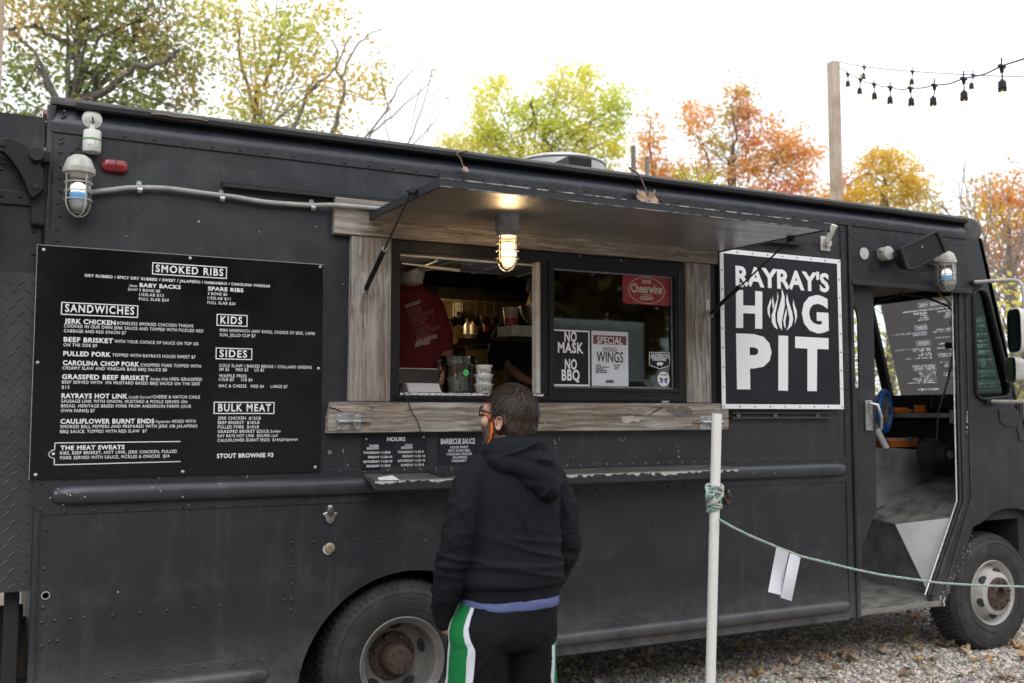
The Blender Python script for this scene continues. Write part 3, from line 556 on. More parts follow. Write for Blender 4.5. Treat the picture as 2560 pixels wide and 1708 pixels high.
wf, cf = wheel('wheel', 6.235, .398, .030, True)
# ================================================================== LETTERING
def text_mesh(s, bold=0.0, space=1.0, shear=0.0):
    cu = bpy.data.curves.new('t', 'FONT'); cu.body = s; cu.size = 1; cu.offset = bold; cu.space_character = space; cu.shear = shear; cu.resolution_u = 3; cu.fill_mode = 'FRONT'
    o = bpy.data.objects.new('t', cu); COL.objects.link(o)
    me = bpy.data.meshes.new_from_object(o.evaluated_get(bpy.context.evaluated_depsgraph_get()))
    vs = [Vector(v.co) for v in me.vertices]; fs = [tuple(p.vertices) for p in me.polygons]
    bpy.data.objects.remove(o); bpy.data.curves.remove(cu); bpy.data.meshes.remove(me)
    return vs, fs
CAPH = None
def put(m, s, p0, p1, cap, fn, bold=.02, space=1.0, shear=0, capref='H'):
    """p0,p1 baseline start/end in plane units, cap height; fn(a,b)->3-D"""
    vs, fs = text_mesh(s, bold, space, shear)
    if not vs: return
    x0 = min(v.x for v in vs); x1 = max(v.x for v in vs)
    ch = .729 if CAPH is None else CAPH
    sx = math.hypot(p1[0]-p0[0], p1[1]-p0[1])/(x1-x0); sy = cap/ch; dx = (p1[0]-p0[0])/(x1-x0); dz = (p1[1]-p0[1])/(x1-x0)
    m.add([fn(p0[0]+(v.x-x0)*dx, p0[1]+(v.x-x0)*dz+v.y*sy) for v in vs], fs)
tv, _ = text_mesh('H', 0); CAPH = max(v.y for v in tv)
def wl(m, s, a, b, capx, Y, **k):
    """a,b: baseline ends seen in the photo, capx: cap height in photo pixels, all resolved on the sign's own plane"""
    A, B = P(*a, Y), P(*b, Y); C_ = P(a[0], a[1]-capx, Y)
    put(m, s, (A.x, (A.z+B.z)/2), (B.x, (A.z+B.z)/2), C_.z-A.z, lambda u, v: (u, Y, v), **k)
def fitbox(m, s, x0, x1, z0, z1, fn, bold=.02, **k):
    vs, fs = text_mesh(s, bold, **k); a0 = min(v.x for v in vs); a1 = max(v.x for v in vs); b0 = min(v.y for v in vs); b1 = max(v.y for v in vs)
    m.add([fn(x0+(v.x-a0)/(a1-a0)*(x1-x0), z0+(v.y-b0)/(b1-b0)*(z1-z0)) for v in vs], fs)
def frame(m, x0, x1, z0, z1, w, fn):
    for q in ((x0, x1, z0, z0+w), (x0, x1, z1-w, z1), (x0, x0+w, z0+w, z1-w), (x1-w, x1, z0+w, z1-w)):
        m.add([fn(q[0], q[2]), fn(q[1], q[2]), fn(q[1], q[3]), fn(q[0], q[3])], [(0, 1, 2, 3)])
def screw(m, X, Z, y, r=.0085): m.lathe([(r, 0), (r*.9, -.003), (r*.45, -.0045), (.0005, -.0045)], (X, y, Z), 'y', 10)
# ------------------------------------------------------------------ menu board
YM = -.016; MB = empty('menu_board', (.757, -.012, 1.366), 'large glossy black menu board listing smoked ribs, sandwiches, kids, sides and bulk meat', 'menu board')
q = [P(98, 614, YM), P(809, 661, YM), P(799, 1176.6, YM), P(76, 1201.5, YM)]
mx0, mx1, mz0, mz1 = .118, 1.384, 1.366, 2.374
build('panel', M().box(mx0, mx1, -.014, -.008, mz0, mz1), MT['board'], MB, bevel=.0012)
edgem = pbr('panel_edge', (.42, .41, .40), .5); m = M(); m.box(mx0-.0015, mx1, -.0145, -.008, mz1+.0002, mz1+.0022); m.box(mx0-.002, mx0-.0002, -.0145, -.008, mz0, mz1); build('panel_edge', m, edgem, MB)
YT = -.0152
def heading(s, TL, TR, BL, BR, a, b, cap, parent=None):
    m = M(); A = P(*TL, YT); B = P(*TR, YT); C2 = P(*BL, YT); D = P(*BR, YT); x0 = (A.x+C2.x)/2; x1 = (B.x+D.x)/2; z1 = (A.z+B.z)/2; z0 = (C2.z+D.z)/2
    frame(m, x0, x1, z0, z1, .0042, lambda u, v: (u, YT, v)); wl(m, s, a, b, cap, YT, bold=.022, space=1.22); heads.append(m)
heads = []; menu = M()
heading('SMOKED RIBS', (381,656), (567.6,667.9), (380,686.7), (567,697), (389,680), (558,689.8), 17.5)
heading('SANDWICHES', (153,755), (346,763.8), (152.3,787.5), (345,794.4), (162.5,780), (335.5,786), 18.8)
heading('KIDS', (542,785), (618.9,788), (541,814.8), (618.6,816.8), (551,808.7), (605.4,810.5), 17.8)
heading('SIDES', (539.5,869), (630.9,871.7), (538.8,898), (630,900.5), (548.7,892.6), (617.3,893.4), 17.3)
heading('BULK MEAT', (534.5,1004.8), (686.3,1005.2), (533.8,1035), (685.9,1035), (545.3,1028.4), (677.2,1028), 18)
big = .032; med = .006
for s, a, b, c, bo in [
 ('DRY RUBBED / SPICY DRY RUBBED / SWEET / JALAPE\u00d1O / HABANERO / CAROLINA VINEGAR', (212.3,693),(676,718),7.4,.02),
 ('BABY BACKS',(348.8,718),(451.8,722),9.8,big),('3 BONE $8',(348,729),(400,731),7.4,med),('1/2SLAB $13',(347.8,740.3),(409,742),7.4,med),('FULL SLAB $24',(347.5,751),(421.7,753.8),7.4,med),
 ('SPARE RIBS',(520,726),(608.4,730.6),9.8,big),('3 BONE $6',(519.4,737.8),(568,739),7.4,med),('1/2SLAB $11',(519,749),(576,750.5),7.4,med),('FULL SLAB $20',(518.6,760),(588.8,762.8),7.4,med),
 ('JERK CHICKEN',(160.8,809),(288.8,812),12,big),('BONELESS SMOKED CHICKEN THIGHS',(292.6,812.5),(483,818),8.2,med),('COOKED IN OUR OWN JERK SAUCE AND TOPPED WITH PICKLED RED',(160,820),(508.4,830),8.2,med),('CABBAGE AND RED ONION $7',(159.7,831.4),(315,835.5),8.2,med),
 ('BEEF BRISKET',(159,855),(282.7,857),12,big),('WITH YOUR CHOICE OF SAUCE ON TOP OR',(286,858),(496.4,862.8),8.2,med),('ON THE SIDE $9',(158.5,866),(242.4,867.9),8.2,med),
 ('PULLED PORK',(158,890),(276.8,891.6),12,big),('TOPPED WITH RAYRAYS HOUSE SWEET $7',(280.7,892),(488.8,896),8.2,med),
 ('CAROLINA CHOP PORK',(157,913),(348,916),12,big),('CHOPPED PORK TOPPED WITH',(351.6,916.8),(502.5,919),8.2,med),('CREAMY SLAW AND VINEGAR BASE BBQ SAUCE $8',(156,924.5),(417,927.8),8.2,med),
 ('GRASSFED BEEF BRISKET',(155,948),(372.5,950),12,big),('100% GRASSFED',(424.3,951.5),(505,952.5),8.2,med),('BEEF SERVED WITH  IPA MUSTARD BASED BBQ SAUCE ON THE SIDE',(155,959.7),(499,963),8.2,med),('$13',(154,971.7),(173,971.7),8.2,med),
 ('RAYRAYS HOT LINK',(153.7,995.4),(319,996),12,big),('CHEESE & HATCH CHILE',(381,996),(499.8,996.5),8.2,med),('SAUSAGE LINK WITH ONION, MUSTARD & PICKLE SERVED ON',(152.8,1007.4),(467.7,1007.8),8.2,med),('BREAD. HERITAGE BREED PORK FROM ANDERSON FARMS (OUR',(152.6,1018.9),(478,1019.3),8.2,med),('OWN FARMS) $7',(152,1030.6),(237,1030.6),8.2,med),
 ('CAULIFLOWER BURNT ENDS',(151,1059.4),(385.4,1058),12,big),('MIXED WITH',(430.5,1057.5),(488.5,1057),8.2,med),('SMOKED BELL PEPPERS AND PREPARED WITH JERK OR JALAPENO',(150.7,1071),(493.3,1068.5),8.2,med),('BBQ SAUCE. TOPPED WITH RED SLAW  $7',(150,1082.9),(367,1081.3),8.2,med),
 ('THE MEAT SWEATS',(151,1125),(311.6,1123),11,big),('RIBS, BEEF BRISKET, HOT LINK, JERK CHICKEN, PULLED',(150,1136.9),(442.2,1132),8.4,med),('PORK SERVED WITH SAUCE, PICKLES & ONIONS  $24',(150,1149),(423.3,1143.6),8.4,med),
 ('MINI SANDWICH (ANY KIND), CHOICE OF SIDE, CAPRI',(549.5,830),(787,837),8,med),('SUN, JELLO CUP $7',(549.5,841.6),(639,842.9),8,med),
 ('COLE SLAW / BAKED BEANS / COLLARD GREENS',(548,918.4),(779.3,921.4),8,med),('SM $2     MED $3     LG $5',(548,927),(660,929),8,med),('WAFFLE FRIES',(547.4,943.6),(616.3,943.6),8,med),('1/2LB $3     1LB $6',(547.4,952.5),(631,953.3),8,med),('MAC & CHEESE   MED $4     LARGE $7',(547,968.9),(718.9,969.9),8,med),
 ('JERK CHICKEN  $13/LB',(544.7,1049.2),(651.6,1049.2),8,med),('BEEF BRISKET  $18/LB',(544.7,1060.5),(648.4,1060),8,med),('PULLED PORK  $14/LB',(544.5,1071.4),(646.9,1071),8,med),('GRASSFED BRISKET $25/LB',(544.3,1082.6),(671.6,1081.8),8,med),('RAY RAYS HOT LINK  $5/LINK',(544,1093.7),(675.5,1092.4),8,med),('CAULIFLOWER BURNT ENDS  $14/LB',(543.6,1105),(709,1102.8),8,med),
 ('STOUT BROWNIE $3',(542,1145.6),(683,1142.3),11,big)]:
    wl(menu, s, a, b, c*.93, YT, bold=bo, space=1.1)
for s, a, b, c in [('House',(322.8,717),(343,718),7),('Special',(319,726),(344.4,726.8),7),('Sunday Only',(375,951),(421.7,951),7),('Locally Sourced',(321.4,996),(379,996),7),('Vegetarian',(389,1057.5),(425.5,1057),7),('Sundays',(674.4,1081.3),(701.5,1081.3),7),('Local',(678.3,1092),(695,1092),7),('Vegetarian',(711.7,1102),(744.3,1101.7),7)]:
    wl(menu, s, a, b, c, YT, bold=.0, shear=.35)
# outline round the meat sweats block, with its arched notch and star
def pth(pts, w_, m, Y):
    for (a, b) in zip(pts[:-1], pts[1:]):
        A, B = P(*a, Y), P(*b, Y); d = (B-A).normalized(); n_ = Vector((-d.z, 0, d.x))*w_/2; e = d*w_/2
        m.add([A-n_-e, B-n_+e, B+n_+e, A+n_-e], [(0, 1, 2, 3)])
pth([(450.5,1104),(137.4,1107.6),(136.5,1124),(129,1127),(123.5,1131.5),(121.4,1136.4),(123.5,1141),(129,1144.5),(136,1146.5),(135.3,1162.5),(450,1154)], .0036, menu, YT)
sx, sz = P(133.3,1134.7,YT).x, P(133.3,1134.7,YT).z
menu.flat([(sx+(.0085 if k % 2 == 0 else .0036)*math.sin(PI*k/5), sz+(.0085 if k % 2 == 0 else .0036)*math.cos(PI*k/5)) for k in range(10)][::-1], lambda a, b: (a, YT, b))
LT = build('lettering', menu, MT['white'], MB)
hm = M(); [hm.merge(h) for h in heads]
for h in heads: build('heading_lettering', h, MT['white'], MB)
for cx, cy in [(109,625),(475.7,646),(801,668),(94,907),(796.5,922),(89,1188),(457,1180),(788.6,1168.6)]:
    q = P(cx, cy, -.014); m = M(); screw(m, q.x, q.z, -.014); build('screw', m, MT['zinc'], MB, smooth=60)
# ------------------------------------------------------------------ banner behind the windscreen: same print seen from the back
def rake(y, z, t=0.0): return (6.2+(2.85-z)*.275+t, y, z)
BN = empty('menu_banner', rake(.6, 1.70, .05), 'grey see-through menu banner outside the windscreen, its print reversed', 'banner')
def bmap(X, Z): s_ = .79; return (.064+(X-.125)*s_, 2.545-(2.374-Z)*.79/1.037)
mb, ntb, bb = newmat('banner_vinyl'); bb.inputs['Base Color'].default_value = (.10, .09, .09, 1); bb.inputs['Roughness'].default_value = .6
tb = ntb.nodes.new('ShaderNodeBsdfTranslucent'); tb.inputs[0].default_value = (.135, .12, .12, 1); ms = ntb.nodes.new('ShaderNodeMixShader'); ms.inputs[0].default_value = .75
ntb.links.new(bb.outputs[0], ms.inputs[1]); ntb.links.new(tb.outputs[0], ms.inputs[2]); ntb.links.new(ms.outputs[0], ntb.nodes['Material Output'].inputs['Surface'])
mwl, ntw, bw = newmat('banner_print'); bw.inputs['Base Color'].default_value = (.6, .6, .6, 1); tw = ntw.nodes.new('ShaderNodeBsdfTranslucent'); tw.inputs[0].default_value = (.62, .60, .60, 1); ms = ntw.nodes.new('ShaderNodeMixShader'); ms.inputs[0].default_value = .8
ntw.links.new(bw.outputs[0], ms.inputs[1]); ntw.links.new(tw.outputs[0], ms.inputs[2]); ntw.links.new(ms.outputs[0], ntw.nodes['Material Output'].inputs['Surface'])
y0, z0 = bmap(.118, 1.366); y1, z1 = bmap(1.384, 2.374)
# the vinyl is left open behind every letter, so daylight comes through the print as in the photograph
src = M(); src.merge(menu); src.merge(hm); h_ = .0024; nx_ = int((y1-y0)/h_); nz_ = int((z1-z0)/h_); occ = np.zeros((nx_, nz_), bool)
P2 = [bmap(v[0], v[2]) for v in src.v]
for f_ in src.f:
    for k in range(1, len(f_)-1):
        t3 = [P2[f_[0]], P2[f_[k]], P2[f_[k+1]]]; i0 = max(0, int((min(p[0] for p in t3)-y0)/h_-.5)); i1 = min(nx_-1, int((max(p[0] for p in t3)-y0)/h_+.5)); j0 = max(0, int((min(p[1] for p in t3)-z0)/h_-.5)); j1 = min(nz_-1, int((max(p[1] for p in t3)-z0)/h_+.5))
        if i1 < i0 or j1 < j0: continue
        X_, Z_ = np.meshgrid(y0+(np.arange(i0, i1+1)+.5)*h_, z0+(np.arange(j0, j1+1)+.5)*h_, indexing='ij'); sg = []
        for q_ in range(3): (ax_, az_), (bx_, bz_) = t3[q_], t3[(q_+1) % 3]; sg.append((bx_-ax_)*(Z_-az_)-(bz_-az_)*(X_-ax_))
        occ[i0:i1+1, j0:j1+1] |= ((sg[0] >= 0) & (sg[1] >= 0) & (sg[2] >= 0)) | ((sg[0] <= 0) & (sg[1] <= 0) & (sg[2] <= 0))
m = M()
for j in range(nz_):
    i = 0
    while i < nx_:
        if occ[i, j]: i += 1; continue
        k = i
        while k < nx_ and not occ[k, j]: k += 1
        a_, b_, c_, d_ = y0+i*h_, y0+k*h_, z0+j*h_, z0+(j+1)*h_; m.add([rake(a_, c_, .05), rake(b_, c_, .05), rake(b_, d_, .05), rake(a_, d_, .05)], [(0, 1, 2, 3)]); i = k
build('vinyl_sheet', m, mb, BN, fix=True)
m = M(); m.merge(src, lambda v: Vector(rake(*bmap(v.x, v.z), .052))); build('lettering', m, mwl, BN)
# ------------------------------------------------------------------ main sign
YS = -.058; SG = empty('shop_sign', (4.33, -.03, 1.679), "square black sign with white border, large white letters and flames, right of the hatch", 'sign')
sx0, sx1, sz0, sz1 = P(1801.8, 820, YS).x, P(2104.5, 820, YS).x, P(1801.8, 1022, YS).z, P(1801.8, 621, YS).z
build('backing_box', M().box(sx0+.004, sx1-.004, -.052, 0, sz0+.004, sz1-.004), MT['blackm'], SG)
build('panel', M().box(sx0, sx1, -.057, -.0525, sz0, sz1), MT['signbg'], SG)
m = M(); frame(m, sx0, sx1, sz0, sz1, .028, lambda a, b: (a, -.0578, b)); m2 = M()
bw_ = .028
for q in ((sx0, sx1, sz0, sz0+bw_), (sx0, sx1, sz1-bw_, sz1), (sx0, sx0+bw_, sz0+bw_, sz1-bw_), (sx1-bw_, sx1, sz0+bw_, sz1-bw_)): m2.box(q[0], q[1], -.0595, -.057, q[2], q[3])
build('border', m2, MT['white'], SG)
for i in range(9):
    for X, Z in ((sx0+.014+(sx1-sx0-.028)*i/8, sz0+.014), (sx0+.014+(sx1-sx0-.028)*i/8, sz1-.014)):
        m = M(); screw(m, X, Z, -.0595, .0055); build('screw', m, MT['castdark'], SG)
    if 0 < i < 8:
        for X in (sx0+.014, sx1-.014): m = M(); screw(m, X, sz0+.014+(sz1-sz0-.028)*i/8, -.0595, .0055); build('screw', m, MT['castdark'], SG)
YL = -.0578
def cs(cx, cy): q = P(1750+cx/2.8, 520+cy/2.8, YL); return (q.x, q.z)
L_ = M(); fn = lambda a, b: (a, YL, b)
def poly(*pts): L_.flat(ccw([cs(*p) for p in pts]), fn)
a, b = cs(250, 537), cs(905, 585); c1 = cs(250, 411)
put(L_, "RAYRAY'S", (a[0], (a[1]+b[1])/2), (b[0], (a[1]+b[1])/2), c1[1]-a[1], fn, bold=.035, space=1.0)
poly((252,572),(302,576),(302,682),(386,685),(386,581),(436,586),(436,847),(386,845),(386,741),(302,737),(302,841),(252,839))
g0, g1, g2 = cs(713, 745), cs(899, 745), None; fitbox(L_, 'G', cs(713,745)[0], cs(899,745)[0], cs(800,877)[1], cs(800,608)[1], fn, bold=.045)
fitbox(L_, 'P', cs(253,900)[0], cs(499,900)[0], cs(300,1270)[1], cs(300,880)[1], fn, bold=.05)
poly((549,893),(617,896),(616,1281),(548,1278)); poly((666,900),(900,912),(900,990),(820,988),(818,1283),(752,1282),(752,985),(666,980))
for fl in [[(496,632),(500,660),(487,705),(490,775),(474,735),(472,700),(484,665)],
           [(508,615),(518,660),(520,685),(512,712),(506,680)],
           [(542,585),(549,625),(538,690),(526,750),(530,800),(545,850),(520,835),(503,800),(502,750),(520,700),(540,640)],
           [(572,560),(592,620),(594,680),(580,760),(572,800),(575,858),(555,830),(541,790),(542,735),(558,680),(572,620)],
           [(604,700),(608,740),(598,790),(600,848),(588,825),(583,790),(592,750)],
           [(608,598),(622,660),(645,730),(652,780),(642,825),(606,860),(622,820),(626,770),(612,700),(603,650)],
           [(654,640),(662,680),(677,720),(679,765),(662,820),(667,770),(656,715),(650,680)]]: poly(*fl)
build('lettering', L_, MT['white'], SG)
m = M()
for cy in (1434, 1470): a, b = cs(250, cy), cs(945, cy-2); m.box(a[0], b[0], -.03, -.002, a[1]-.006, a[1]+.006)
m.box(cs(300,1450)[0], cs(900,1450)[0], -.004, -.001, cs(300,1465)[1], cs(300,1440)[1])
RK = build('sign_rail', m, pbr('dark_green_rail', (.035, .045, .035), .5), TRK, bevel=.002)
for cx in (300, 560, 858): a = cs(cx, 1450); m = M().lathe([(.014, -.008), (.014, -.02), (.005, -.022)], (a[0], 0, a[1]), 'y', 10); build('clip', m, MT['castdark'], RK)
# ------------------------------------------------------------------ small signs
def sheet(name, TL, BR, Y, mat_, label, cat, th=.0012, parent=None):
    a, b = P(*TL, Y), P(*BR, Y); e = empty(name, ((a.x+b.x)/2, Y, b.z), label, cat); build('sheet', M().box(a.x, b.x, Y-th, Y, b.z, a.z), mat_, e); return e, a.x, b.x, b.z, a.z
e, x0, x1, z0, z1 = sheet('hours_sign', (904.5, 1090), (1067.3, 1171), -.003, MT['signbg'], 'small black HOURS sign listing warm and cold season opening times', 'sign', .002)
Y = -.0056; m = M()
def cb(cx, cy): return (800+cx/3.484, 950+cy/3.484)
wl(m, 'HOURS', cb(583,533), cb(743,530), 9.5, Y, bold=.03)
for s, a, b in [('WARM',(428,585),(509,583)),('SEASON',(407,606),(509,605)),('THURSDAY 11:30-8',(377,645),(612,641)),('FRIDAY 11:30-10',(420,683),(628,680)),('SATURDAY 11:30-10',(378,722),(628,719)),('SUNDAY 11:30-8',(405,760),(612,757)),
                ('COLD',(738,579),(805,577)),('SEASON',(707,601),(805,599)),('THURSDAY 11:30-8',(676,638),(902,635)),('FRIDAY 11:30-10',(719,675),(915,672)),('SATURDAY 11:30-10',(678,714),(915,711)),('SUNDAY 11:30-8',(705,751),(905,749))]: wl(m, s, cb(*a), cb(*b), 5.7, Y, bold=.01)
build('lettering', m, MT['white'], e)
for c_ in ((404,514),(902,497)): q = P(*cb(*c_), -.005); mm = M(); screw(mm, q.x, q.z, -.005, .006); build('screw', mm, MT['zinc'], e)
e, x0, x1, z0, z1 = sheet('sauce_sign', (1096, 1086), (1203, 1166), -.003, MT['signbg'], 'small black BARBECUE SAUCE sign listing the sauces, behind the customer', 'sign', .002)
m = M(); wl(m, 'BARBECUE SAUCE', cb(1053,558), cb(1350,555), 13, Y, bold=.02)
for s, a, b in [('HOUSE SWEET',(1135,597),(1293,595)),('BETA FLASH BBQ',(1120,626),(1308,625)),('CAROLINA VINEGAR',(1104,656),(1325,655)),('JALAPENO',(1154,685),(1283,684)),('HABANERO',(1150,716),(1280,714))]: wl(m, s, cb(*a), cb(*b), 6, Y, bold=.008)
build('lettering', m, MT['white'], e)
build('clear_sleeve', M().box(x0-.008, x1+.006, -.0064, -.0060, z0-.004, z1+.004), MT['bulbglass'], e)
# signs taped inside / on the pane
def c2(cx, cy): return (1300+cx/3.136, 550+cy/3.136)
Yg = .0030
e, x0, x1, z0, z1 = sheet('window_notice', c2(245,857), c2(546,1303), Yg, MT['white'], 'black notice with white border reading NO MASK NO BBQ on the pane', 'notice')
build('black_field', M().box(x0+.008, x1-.008, Yg-.0018, Yg-.0013, z0+.008, z1-.008), MT['board'], e)
m = M(); Y = Yg-.0024
for s, a, b, c in [('NO',(348,953),(445,953),24),('MASK',(297,1040),(497,1042),25),('NO',(352,1170),(446,1170),24.5),('BBQ',(327,1256),(468,1258),25.5)]: wl(m, s, c2(*a), c2(*b), c, Y, bold=.03, space=1.08)
build('lettering', m, MT['white'], e)
e, x0, x1, z0, z1 = sheet('window_poster', c2(560,868), c2(850,1305), Yg, MT['paper'], 'white poster in a clear sleeve advertising smoked wings at ten dollars', 'poster')
a, b = P(*c2(573,902), Yg), P(*c2(834,982), Yg); build('maroon_band', M().box(a.x, b.x, Yg-.0018, Yg-.0013, b.z, a.z), MT['maroon'], e)
m = M(); wl(m, 'SPECIAL', c2(604,971), c2(806,974), 17, Y, bold=.012); build('band_lettering', m, MT['white'], e)
m = M(); wl(m, 'SMOKED', c2(650,1030), c2(760,1031), 10, Y, bold=.0); wl(m, 'WINGS', c2(600,1115), c2(810,1117), 26, Y, bold=.012); wl(m, '$10LB', c2(674,1276), c2(736,1275), 6.5, Y, bold=.07)
for s, a, b in [('SAUCES',(596,1143),(634,1143)),('STIFF ARM BUFFALO',(594,1159),(700,1158)),('SWEET BBQ',(594,1173),(656,1172)),('HABANERO BBQ',(594,1186),(680,1186)),('BETA FLASH BBQ',(594,1200),(684,1200)),('DRY RUBS',(740,1143),(788,1143)),('HOUSE',(740,1159),(775,1158)),('SPICY',(740,1173),(772,1172))]: wl(m, s, c2(*a), c2(*b), 2.8, Y, bold=.05)
build('lettering', m, MT['black'], e)
a, b = P(*c2(556,864), Yg-.003), P(*c2(865,1308), Yg-.003); build('clear_sleeve', M().box(a.x, b.x, Yg-.0034, Yg-.0030, b.z, a.z), MT['bulbglass'], e)
# red tin sign
e = empty('tin_sign', tuple(P(*c2(988,668), Yg)), 'red tin soft drink sign in the upper corner of the pane', 'sign')
cq = [P(*c2(*p), Yg) for p in ((802,428),(1178,458),(1172,674),(804,656))]; rx0, rx1 = (cq[0].x+cq[3].x)/2, (cq[1].x+cq[2].x)/2; rz0, rz1 = (cq[2].z+cq[3].z)/2, (cq[0].z+cq[1].z)/2
build('plate', M().prism(ccw([(rx0+.012, rz0), (rx1-.012, rz0), (rx1, rz0+.012), (rx1, rz1-.012), (rx1-.012, rz1), (rx0+.012, rz1), (rx0, rz1-.012), (rx0, rz0+.012)]), Yg-.0015, Yg), MT['redsign'], e)
m = M(); xc, zc = (rx0+rx1)/2, (rz0+rz1)/2; pr_ = lambda k, s_: (xc+s_*(rx1-rx0)*.385*math.cos(2*PI*k/40), zc+s_*(rz1-rz0)*.47*math.sin(2*PI*k/40))
m.prism(ccw([pr_(k, 1) for k in range(40)]), Yg-.0024, Yg-.002, holes=[[pr_(k, .965) for k in range(40)]])
H_ = rz1-rz0; W2 = rx1-rx0; ff = lambda u, v: (u, Yg-.0026, v)
put(m, 'DRINK', (xc-.10*W2, zc+.25*H_), (xc+.10*W2, zc+.25*H_), .12*H_, ff, bold=.03); put(m, 'Cheerwine', (xc-.33*W2, zc-.08*H_), (xc+.33*W2, zc-.08*H_), .29*H_, ff, bold=.028, space=.98)
put(m, '\u00b7LEGEND\u00b7', (xc-.15*W2, zc-.33*H_), (xc+.15*W2, zc-.33*H_), .12*H_, ff, bold=.03); put(m, 'SOFT DRINK', (xc-.1*W2, zc-.18*H_), (xc+.1*W2, zc-.18*H_), .05*H_, ff)
build('lettering', m, pbr('cream_print', (.62, .55, .50), .6), e)
# farm sticker: shield outline with name and hog silhouette
e = empty('farm_sticker', tuple(P(*c2(1094,1166), Yg)), 'black and white shield sticker with a hog outline on the pane', 'sticker'); m = M()
sh_ = [(1014,1037),(1174,1043),(1173,1142),(1095,1167),(1014,1138)]; A = [P(*c2(*p), Yg) for p in sh_]
build('film', M().prism(ccw([(p.x, p.z) for p in A]), Yg-.001, Yg), MT['board'], e); pth([c2(*p) for p in sh_+sh_[:1]], .003, m, Yg-.0018)
wl(m, 'ANDERSON', c2(1022,1086), c2(1168,1089), 12, Yg-.0018, bold=.02); wl(m, 'FARMS', c2(1040,1105), c2(1146,1106), 5.5, Yg-.0018, bold=.02)
m.flat(ccw([(P(*c2(*p), Yg).x, P(*c2(*p), Yg).z) for p in [(1068,1130),(1076,1119),(1100,1115),(1118,1120),(1122,1130),(1112,1136),(1110,1146),(1104,1146),(1102,1137),(1086,1137),(1084,1146),(1078,1146),(1077,1136)]]), lambda a, b: (a, Yg-.0018, b))
build('lettering', m, MT['white'], e)
# round butterfly sticker
q = P(*c2(1125,1248), Yg); e = empty('round_sticker', (q.x, Yg, q.z-.04), 'round white sticker with a blue butterfly on the pane', 'sticker'); rr = P(*c2(1125,1190), Yg).z-q.z
build('disc', M().lathe([(rr, 0), (rr, -.001), (.0005, -.001)], (q.x, Yg, q.z), 'y', 30), MT['white'], e)
m = M(); 
for s_ in (-1, 1):
    m.flat(ccw([(q.x+s_*rr*a, q.z+rr*b) for a, b in [(.04,-.05),(.55,.22),(.66,.05),(.55,-.12),(.10,-.15)]]), lambda a, b: (a, Yg-.0018, b))
put(m, 'NOCTERRA', (q.x-rr*.6, q.z+rr*.48), (q.x+rr*.6, q.z+rr*.48), rr*.2, lambda a, b: (a, Yg-.0018, b), bold=.03); build('lettering', m, MT['black'], e)
m = M()
for s_ in (-1, 1): m.flat(ccw([(q.x+s_*rr*a, q.z+rr*b) for a, b in [(.08,-.2),(.55,-.18),(.6,-.4),(.4,-.58),(.14,-.4)]]), lambda a, b: (a, Yg-.0018, b))
build('blue_wings', m, MT['bluebox'], e)
# tyre lettering
def arc_text(s, c, r, a0, a1, h, Wh):
    m = M(); n = len(s)
    for i, ch in enumerate(s):
        a = R(a0+(a1-a0)*(i+.5)/n); vs, fs = text_mesh(ch, .03); x0 = min(v.x for v in vs); x1 = max(v.x for v in vs); sg = 1 if a1 > a0 else -1
        for_ = [Vector(((v.x-(x0+x1)/2)*h/CAPH, 0, (v.y-.36)*h/CAPH)) for v in vs]
        th = a+PI/2 if sg > 0 else a-PI/2
        rot = Matrix.Rotation(-th, 3, 'Y')
        m.add([rot @ v + Vector((c.x+r*math.cos(a), c.y-.0145, c.z+r*math.sin(a))) for v in for_], fs)
    build('lettering', m, pbr('raised_rubber_letters', (.036, .034, .032), .8), Wh)
arc_text('BRAVO', cf, .312, 238, 285, .032, wf); arc_text('HANKOOK', cr_, .315, 115, 68, .036, wr)
